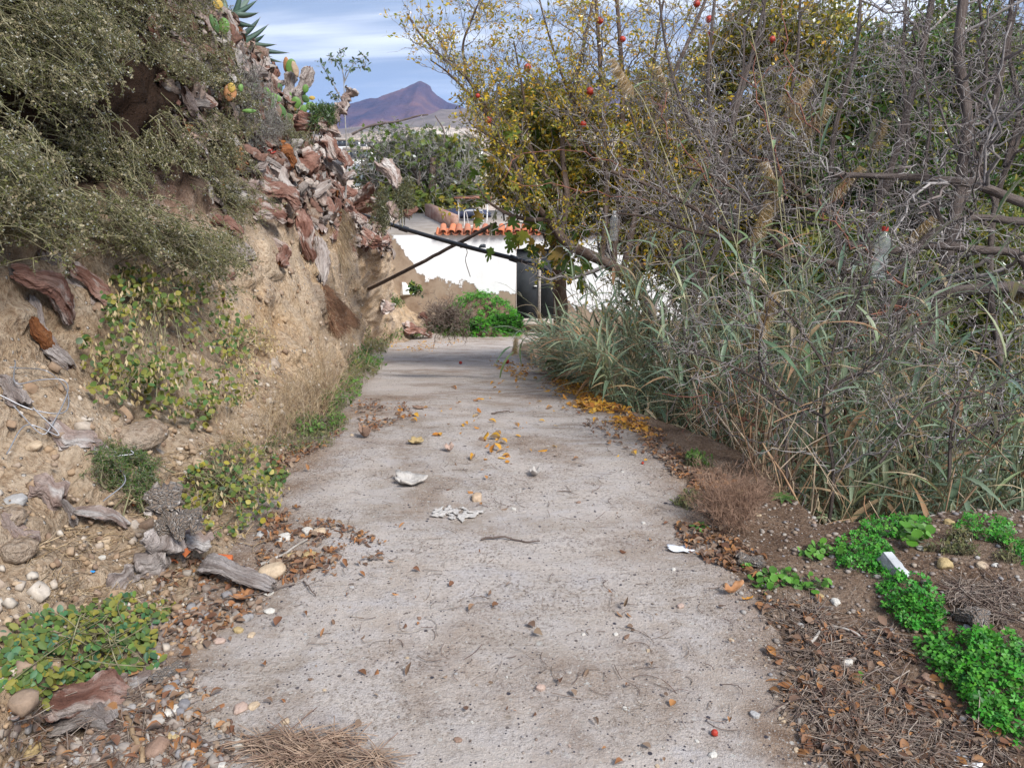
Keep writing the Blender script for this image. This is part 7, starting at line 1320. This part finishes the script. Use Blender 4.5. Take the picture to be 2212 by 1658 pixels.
litter(p, nn_, .045, M['yellow_litter'], 'yellow_leaf_litter', 'yellow orange pomegranate leaves fallen along the right path edge')
def sticks(pos, L0, L1, r, mt, name, label, upz=.06):
    n = len(pos); d_ = rdir(n); d_[:, 2] *= .12; d_ = unit(d_); t = np.linspace(-.5, .5, 5)[None, :, None]; L_ = rng.uniform(L0, L1, n)[:, None, None]; Q = pos[:, None] + d_[:, None] * t * L_ + np.cross(d_, [0, 0, 1.])[:, None] * (t ** 2) * L_ * rng.normal(size=(n, 1, 1)) * .7 + [0, 0, .004]
    return stuff(name, label, 'twigs', [tubes(Q, r * rng.uniform(.5, 1.5, (n, 1)) * np.ones((n, 5)), 3)], mt)
p, nn_ = ppts([([(1700, 1400), (1900, 1440), (2100, 1580), (2212, 1640), (2212, 1658), (1800, 1658), (1700, 1520)], .55), ([(1640, 1290), (1900, 1330), (2000, 1420), (1750, 1420)], .15), ([(2020, 1270), (2200, 1260), (2212, 1340), (2060, 1340)], .12), ([(0, 1540), (300, 1490), (520, 1640), (0, 1658)], .18)], 2300); sticks(p, .04, .22, .0013, M['twig_litter'], 'twig_litter', 'dry grey brown twigs littering the right foreground')
p, nn_ = ppts([([(700, 830), (1350, 850), (1500, 1100), (1600, 1300), (1600, 1600), (600, 1400), (650, 1100)], 1.0)], 330); sticks(p, .02, .09, .001, M['twig_litter'], 'path_twigs', 'small dark twigs scattered over the path')
p, nn_ = ppts([([(30, 1150), (250, 1130), (420, 1250), (380, 1330), (100, 1330)], .5), ([(200, 1000), (500, 950), (560, 1200), (300, 1150)], .5)], 700); sticks(p, .04, .15, .0014, M['straw'], 'bank_straw', 'bits of dry straw on the lower left bank')
p, nn_ = ppts([([(280, 1450), (420, 1440), (520, 1600), (500, 1658), (0, 1658), (0, 1540), (200, 1500)], .6), ([(380, 1190), (560, 1250), (600, 1300), (430, 1400), (330, 1450), (300, 1300)], .4)], 1100); s_ = .006 + .035 * rng.random(len(p)) ** 3
T = np.clip(ICO2[0] * (1 + .3 * fbm(ICO2[0] * 1.6, 3, 1)[:, None]), [-.8, -.6, -.4], [.75, .7, .5]); stuff('corner_gravel', 'mixed gravel and small stones in the bottom left corner beside the concrete', 'gravel', [place(T, ICO2[1], p, frames(rdir(len(p)), unit(nn_ + rdir(len(p)) * .3)), s_ / 1.8)], M['gravel'])
# tangle of dry grass at the bottom edge
pts = sample_poly([(540, 1600), (610, 1600), (650, 1575), (700, 1600), (760, 1590), (800, 1625), (850, 1640), (800, 1658), (500, 1658)], 480, lambda u, v: np.clip(.4 + 1.4 * vnoise(np.array([[u / 45., v / 25., 8.]]), 2)[0], .03, 1)); p = np.array([hit(u, v)[0] for u, v in pts]); n = len(p); d_ = unit(np.stack([np.full(n, 1.), np.full(n, -.12), np.zeros(n)], -1) + rng.normal(size=(n, 3)) * [.3, .75, .3]); t = np.linspace(-.5, .5, 6)[None, :, None]; Q = p[:, None] + d_[:, None] * t * rng.uniform(.06, .2, n)[:, None, None] + [0, 0, .02] * rng.random((n, 1, 1)) + np.array([0, 0, .03]) * (.25 - t ** 2) + rng.normal(size=(n, 1, 3)) * .004
solid('grass_tangle', 'wind blown tangle of dry grass roots on the path at the bottom edge', 'dry grass', [tubes(Q, np.full((n, 6), .0014), 3)], twigmat('dry root tangle', [(.3, .2, .14), (.45, .33, .24), (.2, .12, .09)], 30), p.mean(0))
# angular rocks half buried in the lower left bank
p, nn_ = bank_pts(420, 1.2, 5.6, .6, 3.0); s_ = .02 + .075 * rng.random(len(p)) ** 2.2; P_ = []
for v_ in range(4):
    T = np.clip(ICO2[0] * (1 + .35 * fbm(ICO2[0] * 1.6 + v_ * 5, 3, v_)[:, None]), [-.8, -.6, -.4], [.7, .7, .5]); m_ = np.arange(len(p)) % 4 == v_; P_.append(place(T, ICO2[1], p[m_] - nn_[m_] * .006, frames(rdir(m_.sum()), nn_[m_]), s_[m_] / 2))
stuff('bank_rocks', 'angular earth coloured rocks half buried in the lower left bank', 'rocks', P_, M['clods'])
# the air between here and the mountains
hv = box(-3900, 3900, -70, 4900, -60, 520); hz_o = setting('haze', [hv], bpy.data.materials.new('air haze'), kind='stuff'); hm = hz_o.data.materials[0]; hm.use_nodes = True; hm.node_tree.nodes.clear()
ho = hm.node_tree.nodes.new('ShaderNodeOutputMaterial'); hp = hm.node_tree.nodes.new('ShaderNodeVolumePrincipled'); hp.inputs['Density'].default_value = .0001; hp.inputs['Color'].default_value = (.42, .58, 1, 1); hm.node_tree.links.new(hp.outputs[0], ho.inputs['Volume'])
